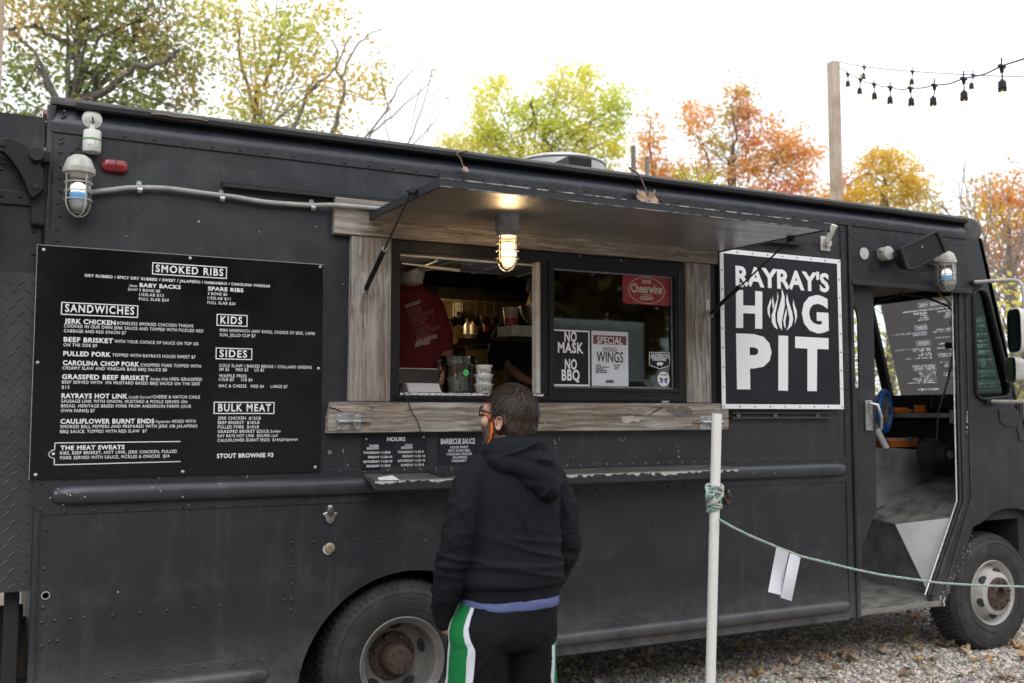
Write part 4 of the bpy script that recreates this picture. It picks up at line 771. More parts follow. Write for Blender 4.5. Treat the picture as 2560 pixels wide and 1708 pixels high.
# ================================================================== JAR LAMPS
def jar_lamp(top, label, mode):
    """caged jar lamp hanging from 'top'; mode wall / ceiling"""
    X, Y, Z = top; L_ = empty('jar_lamp', (X, Y, Z-.272), label, 'lamp', 'caged jar lamps on the truck')
    met = MT['castdark'] if mode == 'ceiling' else MT['castgrey']
    if mode == 'ceiling': pr = [(.001, 0), (.062, 0), (.062, -.048), (.058, -.052), (.058, -.078), (.052, -.084), (.05, -.10), (.001, -.10)]; gz0 = -.095
    else: pr = [(.001, 0), (.028, -.003), (.048, -.018), (.058, -.042), (.062, -.058), (.067, -.060), (.067, -.082), (.06, -.085), (.055, -.092), (.001, -.092)]; gz0 = -.088
    build('cap', M().lathe(pr[::-1], top, 'z', 32), met, L_, smooth=35)
    gp = [(.049, gz0), (.050, -.20), (.046, -.225), (.034, -.246), (.018, -.257), (.001, -.26)]
    build('glass_jar', M().lathe(gp, top, 'z', 28), MT['jar'], L_, smooth=60)
    m = M(); r = .057
    for h in (-.125, -.162, -.20) if mode != 'ceiling' else (-.135, -.17, -.207): m.tube([(X+r*math.cos(a), Y+r*math.sin(a), Z+h) for a in [2*PI*k/24 for k in range(24)]], .0030, 6, close=True)
    for k in range(4):
        a = 2*PI*(k+.32)/4; ca, sa = math.cos(a), math.sin(a)
        m.tube([(X+rr*ca, Y+rr*sa, Z+h) for rr, h in ((r, gz0+.01), (r, -.21), (r*.93, -.232), (r*.7, -.254), (r*.35, -.268), (.003, -.272))], .0034, 6)
    build('wire_cage', m, met, L_, smooth=60)
    if mode == 'ceiling':
        build('bulb', M().ell((X, Y, Z-.168), (.030, .030, .045), 16, 10), MT['glow'], L_, smooth=80)
        build('diffuser_band', M().lathe([(.044, -.11), (.044, -.225), (.028, -.245), (.001, -.25)], top, 'z', 24), frost, L_, smooth=60)
    else:
        build('bulb', M().ell((X, Y, Z-.150), (.034, .034, .030), 16, 10), MT['glow2'], L_, smooth=80)
        build('blue_reflection', M().ell((X, Y, Z-.180), (.036, .036, .024), 16, 10), MT['bluer'], L_, smooth=80)  # reflection inside the jar, added as a glowing blue shape
        build('diffuser_band', M().lathe([(.040, -.205), (.038, -.225), (.028, -.245), (.001, -.25)], top, 'z', 24), MT['castgrey'], L_, smooth=60)
        m = M(); m.box(X-.03, X+.03, Y+.03, -.001, Z-.075, Z-.02); m.lathe([(.001, -.002), (.05, -.002), (.05, -.02), (.04, -.03), (.001, -.03)], (X, 0, Z-.05), 'y', 20); build('wall_mount', m, met, L_, smooth=40)
    return L_
frost = emis('frosted_warm_glass', (1, .62, .26), .9); frost.node_tree.nodes['Principled BSDF'].inputs['Base Color'].default_value = (.8, .7, .5, 1)
frost.node_tree.nodes['Principled BSDF'].inputs['Alpha'].default_value = .45
q = P(199, 388, -.085); jar_lamp((q.x, -.085, q.z), 'caged jar lamp at the rear corner, where the grey conduit starts', 'wall')
q = P(2365, 628.6, -.085); jar_lamp((q.x, -.085, q.z), 'caged jar lamp above the cab door, beside the black floodlight', 'wall')
lt = (2.170, -.455, ab(-.455)-.0005+.003); jar_lamp(lt, 'lit caged jar lamp with a warm bulb under the raised awning', 'ceiling')
pl = bpy.data.lights.new('awning_lamp_light', 'POINT'); pl.energy = 9; pl.color = (1, .66, .32); pl.shadow_soft_size = .05; plo = bpy.data.objects.new('awning_lamp_light', pl); COL.objects.link(plo); plo.location = (lt[0], lt[1], lt[2]-.168)
pl.use_nodes = False
# conduit with straps
cp = [(225,481),(287,474),(331,469.5),(414,471),(500,482),(555,489),(589,493),(658,504.6),(717,509.7),(781,513.5),(832,516),(934,523.7),(960,526)]
pp = [P(x, y, -.03) for x, y in cp]; pp = [Vector((p.x, -.03 if p.x < 1.38 else -.06, p.z)) for p in pp]
pts = []
for i in range(len(pp)-1):
    a, b, c, d = pp[max(i-1, 0)], pp[i], pp[i+1], pp[min(i+2, len(pp)-1)]
    for k in range(6): t = k/6; pts.append(.5*((2*b)+(-a+c)*t+(2*a-5*b+4*c-d)*t*t+(-a+3*b-3*c+d)*t**3))
e = empty('conduit', tuple(pts[0]), 'grey flexible conduit running from the rear lamp to the timber surround', 'conduit')
mm = M(); fine = []
for i in range(len(pts)-1):
    for k in range(4): fine.append(pts[i].lerp(pts[i+1], k/4))
mm.tube(fine, [.0112+.0008*(i % 2) for i in range(len(fine))], 10); build('pipe', mm, MT['conduit'], e, smooth=70)
for x, y in ((349, 463), (555, 485), (782, 508)):
    q = P(x, y+4, -.03); m = M(); X, Z = q.x, q.z-.006
    m.prism(ccw([(X-.011, Z+.004), (X+.011, Z+.004), (X+.011, Z+.032), (X+.004, Z+.038), (X-.004, Z+.038), (X-.011, Z+.032)]), -.006, -.001)
    m.rings([[(xx, -.018-.0155*math.sin(a), Z-.008+.0155*math.cos(a)) for xx in ()] for a in ()]) if False else None
    arc = [(X, -.030-.0145*math.cos(a), Z-.010+.0150*math.sin(a)) for a in [R(-100+200*k/10) for k in range(11)]]
    for i in range(10):
        A, B = arc[i], arc[i+1]; m.add([(X-.011, A[1], A[2]), (X+.011, A[1], A[2]), (X+.011, B[1], B[2]), (X-.011, B[1], B[2])], [(0, 1, 2, 3)])
    m.box(X-.011, X+.011, -.031, -.004, Z+.002, Z+.0055); screw(m, X, Z+.022, -.006, .006); build('pipe_strap', m, MT['zinc'], e)
# hanging twist connector under its flange
q = P(231, 297, -.02); e = empty('twist_connector', (q.x, -.03, P(231, 382, -.03).z), 'off-white hanging power connector with green ring near the rear roof edge', 'connector')
build('flange', M().lathe([(.042, 0), (.042, -.008), (.03, -.014), (.014, -.016), (.014, -.026), (.001, -.026)], (q.x, -.001, q.z), 'y', 28), MT['offwhite'], e, smooth=40)
for dx, dz in ((-.026, -.012), (.026, -.014)): mm = M(); screw(mm, q.x+dx, q.z+dz, -.012, .005); build('screw', mm, MT['zinc'], e)
zt = P(231, 328, -.035).z; zb = P(231, 382, -.035).z; H = zt-zb
build('cable', M().tube([(q.x, -.026, q.z+.004), (q.x+.002, -.034, q.z-.012), (q.x+.001, -.036, zt+.02)], .004, 8), MT['black'], e, smooth=60)
build('housing', M().lathe([(.001, zt+.028), (.011, zt+.028), (.012, zt+.002), (.034, zt), (.0375, zt-.006), (.0375, zt-H*.42), (.0385, zt-H*.5), (.0385, zt-H*.9), (.035, zb), (.031, zb), (.029, zb+.02), (.001, zb+.025)], (q.x, -.040, 0), 'z', 28), MT['offwhite'], e, smooth=35)
build('green_ring', M().lathe([(.0385, zt-H*.40), (.0392, zt-H*.42), (.0392, zt-H*.47), (.0385, zt-H*.49)], (q.x, -.040, 0), 'z', 28), pbr('green_ring', (.13, .30, .10), .5), e, smooth=60)
build('rating_label', M().box(q.x-.02, q.x+.006, -.0800, -.0770, zt-H*.72, zt-H*.52), MT['white'], e)
# marker lights (parts of the truck)
a, b = P(252, 418), P(320, 418); mz = P(286, 417).z
m = M(); X0, X1 = a.x, b.x; n = 14
sq_ = lambda i: max(.25, (1-abs(2*i/n-1)**7))**.5
m.rings([[(X0+(X1-X0)*i/n, -.030*sq_(i)*max(0, math.sin(PI*k/8))**.45, mz+.030*sq_(i)*math.copysign(abs(math.cos(PI*k/8))**.6, math.cos(PI*k/8))) for k in range(9)] for i in range(n+1)])
mk = build('marker_light', m, MT['red'], TRK, smooth=50); build('lens_seam', M().box(X0+(X1-X0)*.52, X0+(X1-X0)*.55, -.030, -.002, mz-.03, mz+.03), MT['black'], mk)
c0 = P(121, 292, .1); mk = build('marker_light', M().lathe([(.026, 0), (.026, -.018), (.02, -.026), (.001, -.028)], (.148, .08, c0.z), 'x', 18), MT['red'], TRK, smooth=40)
build('marker_bracket', M().box(.10, .15, .05, .12, P(119, 368, .1).z, P(119, 312, .1).z), MT['blackm'], TRK, bevel=.004)
# round blank plate, junction box, floodlight, flag holder
q = P(2160, 634); mm = M().lathe([(.040, -.001), (.040, -.004), (.001, -.005)], (q.x, 0, q.z), 'y', 28); e = tag(build('blank_plate', mm, pbr('pale_metal_disc', (.55, .55, .54), .45, .3), None, smooth=40), 'flat pale round blanking plate above the cab door', 'plate')
q = P(2215, 635.5, -.05); e = empty('junction_box', (q.x-.03, -.04, q.z-.045), 'round grey junction box between blank plate and floodlight', 'junction box')
q2 = P(2205, 636, 0); build('body', M().lathe([(.001, 0), (.045, 0), (.045, -.050), (.047, -.050), (.047, -.058), (.001, -.060)], (q2.x, 0, q2.z), 'y', 30), MT['castgrey'], e, smooth=35)
build('cover', M().lathe([(.043, -.0602), (.043, -.064), (.001, -.065)], (q2.x, 0, q2.z), 'y', 30), pbr('pale_cover', (.58, .58, .57), .45, .3), e, smooth=35)
build('lug', M().cyl((q2.x-.052, -.02, q2.z+.02), (q2.x-.052, -.045, q2.z+.02), .010), MT['castgrey'], e)
# black horn-like floodlight / loudspeaker
q = P(2292, 628, -.16); e = empty('floodlight', (q.x, -.1, q.z-.1), 'large black tilted floodlight box over the cab door', 'floodlight')
Yf = -.13
fpts = [(2238, 624), (2330, 580), (2340, 600), (2352, 632), (2268, 676), (2254, 674)]
A = [(P(x, y, Yf).x, P(x, y, Yf).z) for x, y in fpts]; cxm = sum(a for a, b in A)/6; czm = sum(b for a, b in A)/6
m = M(); m.rings([[(cxm+(a-cxm)*s_, y, czm+(b-czm)*s_) for a, b in ccw(A)[::-1]] for y, s_ in ((-.045, .62), (-.07, .80), (Yf+.01, .97), (Yf-.03, 1.0), (Yf-.04, .97))]); build('housing', m, MT['black'], e, smooth=25, bevel=.004)
m = M(); A2 = ccw([(cxm+(a-cxm)*1.03, czm+(b-czm)*1.03) for a, b in A]); m.prism(A2, Yf-.052, Yf-.040, holes=[[(cxm+(a-cxm)*.88, czm+(b-czm)*.88) for a, b in A2]]); build('bezel', m, MT['blackm'], e, bevel=.003)
q3 = P(2337, 652, -.04); m = M(); m.cyl((q3.x, -.001, q3.z), (q3.x, -.07, q3.z), .026, .022); m.box(q3.x-.06, q3.x+.01, -.085, -.065, q3.z-.012, q3.z+.02); build('swivel_mount', m, MT['castdark'], e, smooth=40)
c5 = P(2305, 618, Yf-.045); mm = M(); screw(mm, c5.x, c5.z, Yf-.045, .007); build('screw', mm, MT['zinc'], e)
A, B = P(2048, 600, -.02), P(2073, 622, -.02); e = empty('flag_holder', ((A.x+B.x)/2, -.03, B.z), 'white plastic flagpole holder tilted up right of the awning', 'flag holder')
build('base_plate', M().box(P(2050, 610).x, P(2072, 610).x, -.012, -.001, P(2060, 628).z, P(2060, 592).z), MT['offwhite'], e, bevel=.004)
build('ratchet', M().lathe([(.001, .0), (.024, 0), (.026, -.006), (.026, -.022), (.018, -.026), (.001, -.026)], (P(2070, 606, -.03).x, -.016, P(2070, 608, -.03).z), 'y', 22), MT['offwhite'], e, smooth=40)
t0 = P(2069, 604, -.05); t1 = P(2086, 563, -.11); build('tube', M().tube([Vector((t0.x, -.045, t0.z)), Vector((t1.x, -.11, t1.z)), Vector((t1.x, -.108, t1.z-.001)), Vector((t0.x, -.055, t0.z+.01))], [.019, .0205, .016, .015], 18), MT['offwhite'], e, smooth=50)
build('thumb_knob', M().ell((t1.x-.034, -.09, t1.z-.035), (.010, .010, .011), 10, 8), MT['black'], e, smooth=80)
# bottle openers and cap
def opener(X, Z, mat_, label):
    e = empty('bottle_opener', (X, -.02, Z-.045), label, 'bottle opener', 'bottle openers on the truck side')
    build('body', M().prism(ccw([(X-.010, Z+.045), (X-.014, Z+.015), (X-.036, Z+.006), (X-.037, Z-.002), (X-.024, Z-.010), (X-.018, Z-.033), (X, Z-.046), (X+.018, Z-.033), (X+.024, Z-.010), (X+.037, Z-.002), (X+.036, Z+.006), (X+.014, Z+.015), (X+.010, Z+.045)]), -.014, -.001), mat_, e, bevel=.004)
    build('lip', M().lathe([(.016, -.014), (.017, -.022), (.012, -.027), (.001, -.028)], (X, 0, Z+.012), 'y', 16), MT['rust'], e, smooth=50)
    m = M(); screw(m, X, Z+.034, -.014, .005); m2 = build('screw', m, MT['zinc'], e)
q = P(824, 1286); opener(q.x, q.z, MT['zinc'], 'dull grey cast bottle opener below the left end of the shelf')
q = P(1818, 1243); opener(q.x, q.z, MT['rust'], 'rusty brown cast bottle opener behind the white pole')
q = P(822, 1369); e = empty('bolt_cap', (q.x, -.02, q.z-.025), 'round brass-coloured cap bolted to the wall above the rear wheel', 'cap')
build('backing_disc', M().lathe([(.025, 0), (.025, -.006), (.001, -.006)], (q.x-.005, -.001, q.z-.008), 'y', 24), MT['offwhite'], e, smooth=40)
build('cap', M().lathe([(.0245, -.007), (.0245, -.018), (.022, -.020), (.006, -.020), (.005, -.016), (.001, -.016)], (q.x, -.001, q.z), 'y', 24), pbr('aged_brass', (.36, .30, .22), .45, .5), e, smooth=40)
q = P(824, 1131); build('grommet', M().tube([(q.x+.0075*math.cos(a), -.002, q.z+.0075*math.sin(a)) for a in [2*PI*k/14 for k in range(14)]], .0017, 5, close=True), MT['castgrey'], TRK)
# slide bolts on the lower board
def slide_bolt(x0, x1, z0, z1, rod, label):
    e = empty('slide_bolt', ((x0+x1)/2, -.055, z0), label, 'slide bolt', 'slide bolts on the lower timber board')
    build('plate', M().box(x0, x1, -.0545, -.0505, z0, z1), MT['zinc'], e, bevel=.001); zc = (z0+z1)/2+.003
    s_ = 1 if rod > x1 else -1; base = x0 if s_ > 0 else x1
    build('guide', M().cyl((x0+.01, -.063, zc), (x1-.002, -.063, zc), .0095), MT['zinc'], e, smooth=40)
    build('rod', M().cyl((base+s_*.01, -.063, zc), (rod, -.063, zc), .0062), pbr('rusty_rod', (.26, .20, .16), .6, .5), e, smooth=40)
    hx = x0+(x1-x0)*(.72 if s_ > 0 else .55); build('handle', M().cyl((hx, -.066, zc), (hx-.002, -.075, zc-.032), .0055), pbr('bronze_handle', (.20, .12, .08), .5, .6), e, smooth=40)
    for X in (x0+.020, x1-.016):
        for Z in (z0+.010, z1-.012): mm = M(); screw(mm, X, Z, -.0545, .0055); build('screw', mm, MT['zinc'], e)
A, B = P(838, 1035, -.05), P(901, 1076, -.05); slide_bolt(A.x, B.x, B.z, A.z, P(926, 1056, -.06).x, 'galvanised slide bolt at the left end of the lower timber board')
A, B = P(1749, 1040, -.05), P(1806, 1074, -.05); slide_bolt(A.x, B.x, B.z, A.z, P(1734, 1056, -.06).x, 'galvanised slide bolt at the right end of the lower timber board')
# tablet, receipt, cable on the shelf
tl = [PLN(*p, (0, -.09, 1.342), (0, -.12, 1)) for p in (cb(880, 740), cb(963, 858), cb(1330, 858), cb(1400, 735))]
x0, x1 = 1.965, 2.30
def shz(y): return 1.350+(-y)/.185*(-.023)
m = M(); ya, yb = -.012, -.178
m.add([(x0-.03, ya, shz(ya)+.012), (x1, ya, shz(ya)+.012), (x1, yb, shz(yb)+.006), (x0, yb, shz(yb)+.006), (x0-.03, ya, shz(ya)+.002), (x1, ya, shz(ya)+.002), (x1, yb, shz(yb)+.001), (x0, yb, shz(yb)+.001)], [(3,2,1,0),(4,5,6,7),(0,1,5,4),(1,2,6,5),(2,3,7,6),(3,0,4,7)])
e = tag(build('tablet', m, pbr('glossy_tablet', (.02, .02, .022), .06), None, bevel=.003), 'glossy black tablet lying on the shelf under the sauce sign', 'tablet')
A = [PLN(*cb(*p), (0, -.09, 1.344), (0, -.124, 1)) for p in ((495, 840), (630, 825), (692, 868), (520, 868))]
zz = lambda v: Vector((v.x, v.y, shz(v.y)+.003+.004*math.sin(v.x*60)))
e = tag(build('receipt', M().add([zz(v) for v in A]+[zz(v)-Vector((0, 0, .0015)) for v in A], [(3,2,1,0),(4,5,6,7),(0,1,5,4),(1,2,6,5),(2,3,7,6),(3,0,4,7)]), MT['paper']), 'crumpled white receipt lying on the left end of the shelf', 'receipt')
cpts = [cb(680, 92), cb(735, 115), cb(765, 190), cb(800, 280), cb(845, 350), cb(870, 420), cb(880, 500), cb(884, 600), cb(885, 690), cb(888, 740)]
ys = [-.02, -.05, -.062, -.068, -.07, -.068, -.06, -.05, -.045, -.03]
e = tag(build('charging_cable', M().tube([P(*c_, y) for c_, y in zip(cpts, ys)], .0028, 6), MT['black'], smooth=70), 'thin black cable hanging from the hatch sill to the tablet', 'cable')
# ================================================================== INSIDE THE KITCHEN
CZ = 1.755
m = M(); m.box(1.0, 3.6, .052, .50, CZ-.03, CZ); tag(build('counter', m, MT['steel'], TRK))
def at(x, y, Y): return P(x, y, Y)
# wire shelf under the ceiling with cartons on it
zs = P(1150, 660, .30).z
e = empty('wire_shelf', (2.1, .3, zs), 'white wire shelf hung along the top of the serving opening', 'shelf'); m = M()
for y in (.12, .56): m.cyl((1.55, y, zs), (2.75, y, zs), .004, n=6)
for k in range(60): m.cyl((1.56+k*.02, .12, zs-.0045), (1.56+k*.02, .56, zs-.0045), .0018, n=4)
for k in range(5): m.cyl((1.55+k*.3, .12, zs-.009), (1.55+k*.3, .56, zs-.009), .005, n=6)
build('wires', m, MT['offwhite'], e)
for X in (1.60, 2.02, 2.62): build('bracket', M().box(X, X+.018, .10, .56, zs-.03, zs-.01), MT['zinc'], e)
for x0, x1, y1, h, mt, lb in ((1.60, 1.72, .50, .16, MT['bluebox'], 'blue carton at the left end of the wire shelf'), (1.73, 2.10, .46, .18, MT['box'], 'long white carton with a bar code on the wire shelf'), (2.105, 2.15, .44, .17, MT['bluebox'], 'narrow blue carton right of the long white carton'), (2.40, 2.56, .5, .15, MT['bluebox'], 'blue and white packet at the right end of the wire shelf')):
    c_ = empty('carton', ((x0+x1)/2, (y1+.14)/2, zs+.006), lb, 'carton', 'cartons on the wire shelf'); build('box', M().box(x0, x1, .14, y1, zs+.005, zs+h), mt, c_, bevel=.003)
    if mt is MT['box']:
        b_ = M(); [b_.box(x1-.10+k*.009, x1-.10+k*.009+(.003 if k % 3 else .005), .20, .26, zs+.0035, zs+.0045) for k in range(8)]; build('bar_code', b_, MT['black'], c_)
        build('blue_edge', M().box(x0+.12, x1-.005, .139, .1395, zs+.01, zs+.03), MT['bluebox'], c_)
for i, (X, c_) in enumerate(((2.20, (.10, .35, .03)), (2.26, (.35, .36, .36)), (2.31, (.5, .5, .5)), (2.355, (.09, .33, .03)))):
    mm = M(); mm.rings([[(X+.026*s_*math.cos(a)*(1+.15*math.sin(3*a+i)), .28+.11*math.sin(a)*s_, zs+.006+h) for a in [2*PI*k/10 for k in range(10)]] for h, s_ in ((0, .7), (.01, 1), (.05, 1.05), (.09, .8), (.11, .2))])
    tag(build('glove_bag', mm, pbr('bag%d' % i, c_, .25, coat=.4), smooth=60), ['green foil bag left of the grey one on the wire shelf', 'grey foil bag beside the left green one on the wire shelf', 'silver foil bag between grey and green bags on the wire shelf', 'green foil bag right of the silver one on the wire shelf'][i], 'bag')
A, B = P(1005, 660, .16), P(1150, 680, .16); tag(build('hanging_strip', M().add([(A.x, .16, A.z), (B.x, .16, B.z), (B.x, .16, B.z+.016), (A.x+.0, .16, A.z+.006), (A.x, .162, A.z), (B.x, .162, B.z), (B.x, .162, B.z+.016), (A.x, .162, A.z+.006)], [(0,1,2,3),(7,6,5,4),(0,4,5,1),(1,5,6,2),(2,6,7,3),(3,7,4,0)]), MT['steel']), 'thin shiny strip hanging under the wire shelf', 'strip')
# exhaust hood with baffles, backsplash tinted with warm light, outlet
HB = build('exhaust_hood', M().box(1.2, 4.8, 1.62, 2.25, P(1180, 733, 1.6).z, P(1180, 733, 1.6).z+.03), MT['brass'], TRK)
zb = P(1180, 752, 1.6).z; zt_ = P(1180, 733, 1.6).z
build('hood_lip', M().box(1.2, 4.8, 1.58, 1.62, zb, zt_+.03), MT['brass'], HB)
m = M()
for k in range(36):
    X = 1.3+k*.095; m.add([(X, 1.60, zt_+.03), (X+.065, 1.60, zt_+.03), (X+.065, 1.25, 2.93), (X, 1.25, 2.93), (X+.0325, 1.63, zt_+.06), (X+.0325, 1.28, 2.96)], [(0, 4, 5, 3), (4, 1, 2, 5)])
build('baffles', m, pbr('baffle_steel', (.12, .10, .07), .5, .6), HB, kind='stuff')
build('backsplash', M().box(.25, 4.84, 2.23, 2.255, .85, 2.9), MT['brass'], TRK)
build('back_worktop', M().box(1.6, 4.8, 1.62, 2.22, 1.70, 1.76), MT['steel'], TRK); build('back_cabinet', M().box(1.6, 4.8, 1.66, 2.22, .84, 1.699), MT['dark'], TRK)
A, B = P(1136, 754, 2.2), P(1159, 792, 2.2)
O_ = empty('wall_outlet', ((A.x+B.x)/2, 2.22, B.z), 'pale wall outlet with a black plug on the warm-lit back wall', 'outlet'); build('plate', M().box(A.x, B.x, 2.215, 2.229, B.z, A.z), MT['offwhite'], O_, bevel=.003)
xm = (A.x+B.x)/2; m = M(); m.lathe([(.017, 2.2145), (.017, 2.2135), (.001, 2.2135)], (xm, 0, A.z-.035), 'y', 14); m.box(xm-.008, xm-.005, 2.211, 2.2138, A.z-.04, A.z-.03); m.box(xm+.005, xm+.008, 2.211, 2.2138, A.z-.04, A.z-.03); build('socket', m, MT['castgrey'], O_)
build('plug', M().tube([(xm, 2.2, B.z+.02), (xm-.01, 2.15, B.z), (xm-.02, 2.12, B.z-.08), (xm+.06, 2.1, B.z-.2)], [.022, .024, .012, .008], 8), MT['black'], O_, smooth=60)
# equipment shapes on the back counter
for x0, x1, y0_, y1_, Y, mt, lb, nm in ((1225, 1262, 808, 830, 1.7, MT['brass'], 'small brass-coloured box on the back counter', 'steel_pan'), (1190, 1235, 820, 872, 1.75, MT['dark'], 'dark appliance on the back counter', 'appliance'), (1120, 1165, 866, 905, 1.7, MT['brass'], 'yellowish steel box low at the back of the kitchen', 'steel_box')):
    A, B = P(x0, y0_, Y), P(x1, y1_, Y); tag(build(nm, M().box(A.x, B.x, Y, Y+.2, B.z, A.z), mt, bevel=.01), lb, nm.replace('_', ' '))
# tip bucket
Yb = .24; A, B = P(1098, 887, Yb), P(1190, 887, Yb); bx = (A.x+B.x)/2; zb0 = CZ+.001; zt0 = P(1144, 889, Yb-.1).z; hb = zt0-zb0; rb = .098
e = empty('tip_bucket', (bx, Yb, CZ), 'clear plastic tip bucket with green sticker and banknotes', 'bucket')
build('body', M().lathe([(.001, zb0), (rb*.78, zb0+.001), (rb*.80, zb0+.01), (rb*.90, zb0+hb*.78), (rb*.97, zb0+hb*.79), (rb*.98, zb0+hb), (rb*.955, zb0+hb), (rb*.95, zb0+hb*.8), (rb*.87, zb0+hb*.76), (rb*.78, zb0+.012), (.001, zb0+.006)], (bx, Yb, 0), 'z', 36), MT['clear'], e, smooth=50)
for s_ in (-1, 1): build('handle', M().cyl((bx+s_*rb*.95, Yb, zb0+hb*.88), (bx+s_*(rb+.022), Yb, zb0+hb*.88), .009), MT['clear'], e, smooth=50)
q = P(1164, 932, Yb-.09); build('sticker', M().lathe([(.0165, 0), (.0165, -.0015), (.001, -.002)], (q.x, Yb-.093, q.z), 'y', 20), MT['greenp'], e)
m = M(); put(m, 'Tips', (q.x-.010, q.z-.003), (q.x+.010, q.z-.003), .009, lambda a, b: (a, Yb-.0958, b), bold=0); build('lettering', m, MT['black'], e)
m = M(); m.box(q.x-.022, q.x-.0205, Yb-.094, Yb-.093, zb0+.02, zb0+.17); [m.box(q.x-.028, q.x-.015, Yb-.094, Yb-.093, zb0+.03+k*.026, zb0+.0315+k*.026) for k in range(6)]; build('scale_marks', m, MT['maroon'], e)
for i, (dx, dz, an) in enumerate(((-.045, .035, -.35), (-.03, .018, .5), (.04, .04, -.12), (.035, .012, .8))):
    T = Matrix.Translation((bx+dx, Yb-.03+.012*i, zb0+dz+.018)) @ Matrix.Rotation(an, 4, 'Y'); m = M(); m.box(-.022, .022, -.0006, .0006, -.038, .038, T)
    tag(build('banknote', m, MT['money']), ['folded banknote leaning left in the tip bucket', 'small banknote low in the tip bucket, leaning right', 'upright banknote at the right of the tip bucket', 'banknote corner at the bottom right of the tip bucket'][i], 'banknote', 'banknotes in the tip bucket')
# stacked cups with hand lettering
for i, (ya, yb_, tx, r) in enumerate(((960, 983, 'LARGE', .052), (936, 960, 'MEDIUM', .050), (913, 938, 'SMALL', .046))):
    Yc = .20; xc = P(1209, 940, Yc).x; z0_, z1_ = max(P(1209, yb_, Yc).z, CZ+.001) if i == 0 else P(1209, yb_, Yc).z, P(1209, ya, Yc).z
    e = empty('paper_tub', (xc, Yc, z0_), ['clear-topped large tub at the bottom of the stack by the bucket', 'white medium tub in the middle of the stack by the bucket', 'white small tub on top of the stack by the bucket'][i], 'tub', 'labelled tubs stacked on the counter')
    build('tub', M().lathe([(.001, z0_), (r*.80, z0_), (r*.94, z1_-.012), (r*1.04, z1_-.010), (r*1.04, z1_), (r*.97, z1_), (.001, z1_-.002)], (xc, Yc, 0), 'z', 30), MT['box'] if i else MT['offwhite'], e, smooth=35)
    vs, fs = text_mesh(tx, .0); w0 = min(v.x for v in vs); w1 = max(v.x for v in vs); h = (z1_-z0_)*.42; m = M(); 
    def cyl_(v):
        t = (v.x-w0)/(w1-w0)-.42; a = t*1.75; zz_ = z0_+(z1_-z0_)*.20+v.y*h/CAPH; rr = r*(.80+.14*(zz_-z0_)/(z1_-z0_-.012))+.0012
        return (xc+rr*math.sin(a-.25), Yc-rr*math.cos(a-.25), zz_)
    m.add([cyl_(v) for v in vs], fs); build('lettering', m, MT['black'], e)
# point-of-sale tablet seen from behind
Yp = .16; A, B = P(995, 925, Yp), P(1100, 958, Yp); e = empty('card_terminal', ((A.x+B.x)/2, Yp, CZ), 'black card terminal on a pale stand at the left of the hatch', 'card terminal')
m = M(); T = Matrix.Translation(((A.x+B.x)/2, Yp+.03, (A.z+B.z)/2)) @ Matrix.Rotation(R(-18), 4, 'X'); hx = (B.x-A.x)/2; hz = (A.z-B.z)/2+.012; m.box(-hx, hx, -.006, .006, -hz, hz, T); build('screen_back', m, MT['black'], e, bevel=.004)
m = M(); m.box(-hx, hx, -.0075, .0065, hz-.003, hz+.001, T); build('bright_edge', m, MT['castgrey'], e)
A2, B2 = P(1019, 957, Yp-.06), P(1102, 982, Yp-.06); m = M(); m.add([(A2.x, Yp-.04, A2.z), (B2.x, Yp-.04, A2.z), (B2.x, Yp-.08, CZ+.002), (A2.x, Yp-.08, CZ+.002), (A2.x, Yp+.04, A2.z), (B2.x, Yp+.04, A2.z), (B2.x, Yp+.06, CZ+.002), (A2.x, Yp+.06, CZ+.002)], [(3,2,1,0),(4,5,6,7),(0,1,5,4),(1,2,6,5),(2,3,7,6),(3,0,4,7)]); build('stand', m, pbr('pale_stand', (.55, .55, .57), .4), e, bevel=.006)
# red-filled container and white box at the right
Yr = .62; A, B = P(1260, 770, Yr), P(1296, 812, Yr); xc = (A.x+B.x)/2; rr = (B.x-A.x)/2
e = empty('sauce_container', (xc, Yr, B.z), 'lidded plastic container half full of red sauce', 'container')
build('pot', M().lathe([(.001, B.z), (rr*.86, B.z), (rr*.97, A.z-.01), (.001, A.z-.01)], (xc, Yr, 0), 'z', 24), pbr('cloudy_plastic', (.36, .27, .24), .4), e, smooth=40); build('lid', M().lathe([(.001, A.z-.0095), (rr*1.08, A.z-.0095), (rr*1.08, A.z+.003), (.001, A.z+.003)], (xc, Yr, 0), 'z', 24), pbr('cream_lid', (.5, .42, .36), .4), e, smooth=40)
build('sauce', M().lathe([(rr*.875, B.z+.003), (rr*.91, B.z+(A.z-B.z)*.38)], (xc, Yr, 0), 'z', 24), MT['redp'], e, smooth=60)
A, B = P(1280, 812, .58), P(1345, 843, .58); tag(build('white_tray', M().box(A.x, B.x+.1, .58, .78, B.z, A.z), MT['offwhite'], bevel=.004), 'white tray box under the sauce container', 'tray')
A = P(1262, 845, .6); tag(build('prep_shelf', M().box(A.x-.1, A.x+.75, .55, .82, A.z-.02, A.z-.002), MT['dark']), 'dark shelf holding the white tray and sauce container', 'shelf')
A, B = P(1302, 765, .7), P(1350, 810, .7); tag(build('mixing_bowl', M().lathe([(.001, B.z), (.05, B.z+.002), (.085, (A.z+B.z)/2), (.10, A.z), (.097, A.z), (.001, B.z+.01)], ((A.x+B.x)/2+.03, .70, 0), 'z', 30), MT['steel'], smooth=50), 'steel mixing bowl behind the sauce container', 'bowl')
tp = bpy.data.lights.new('hood_lamp_light', 'POINT'); tp.energy = 4; tp.color = (1, .72, .36); tp.shadow_soft_size = .06; tpo = bpy.data.objects.new('hood_lamp_light', tp); COL.objects.link(tpo); tpo.location = (2.7, 1.9, 2.37)
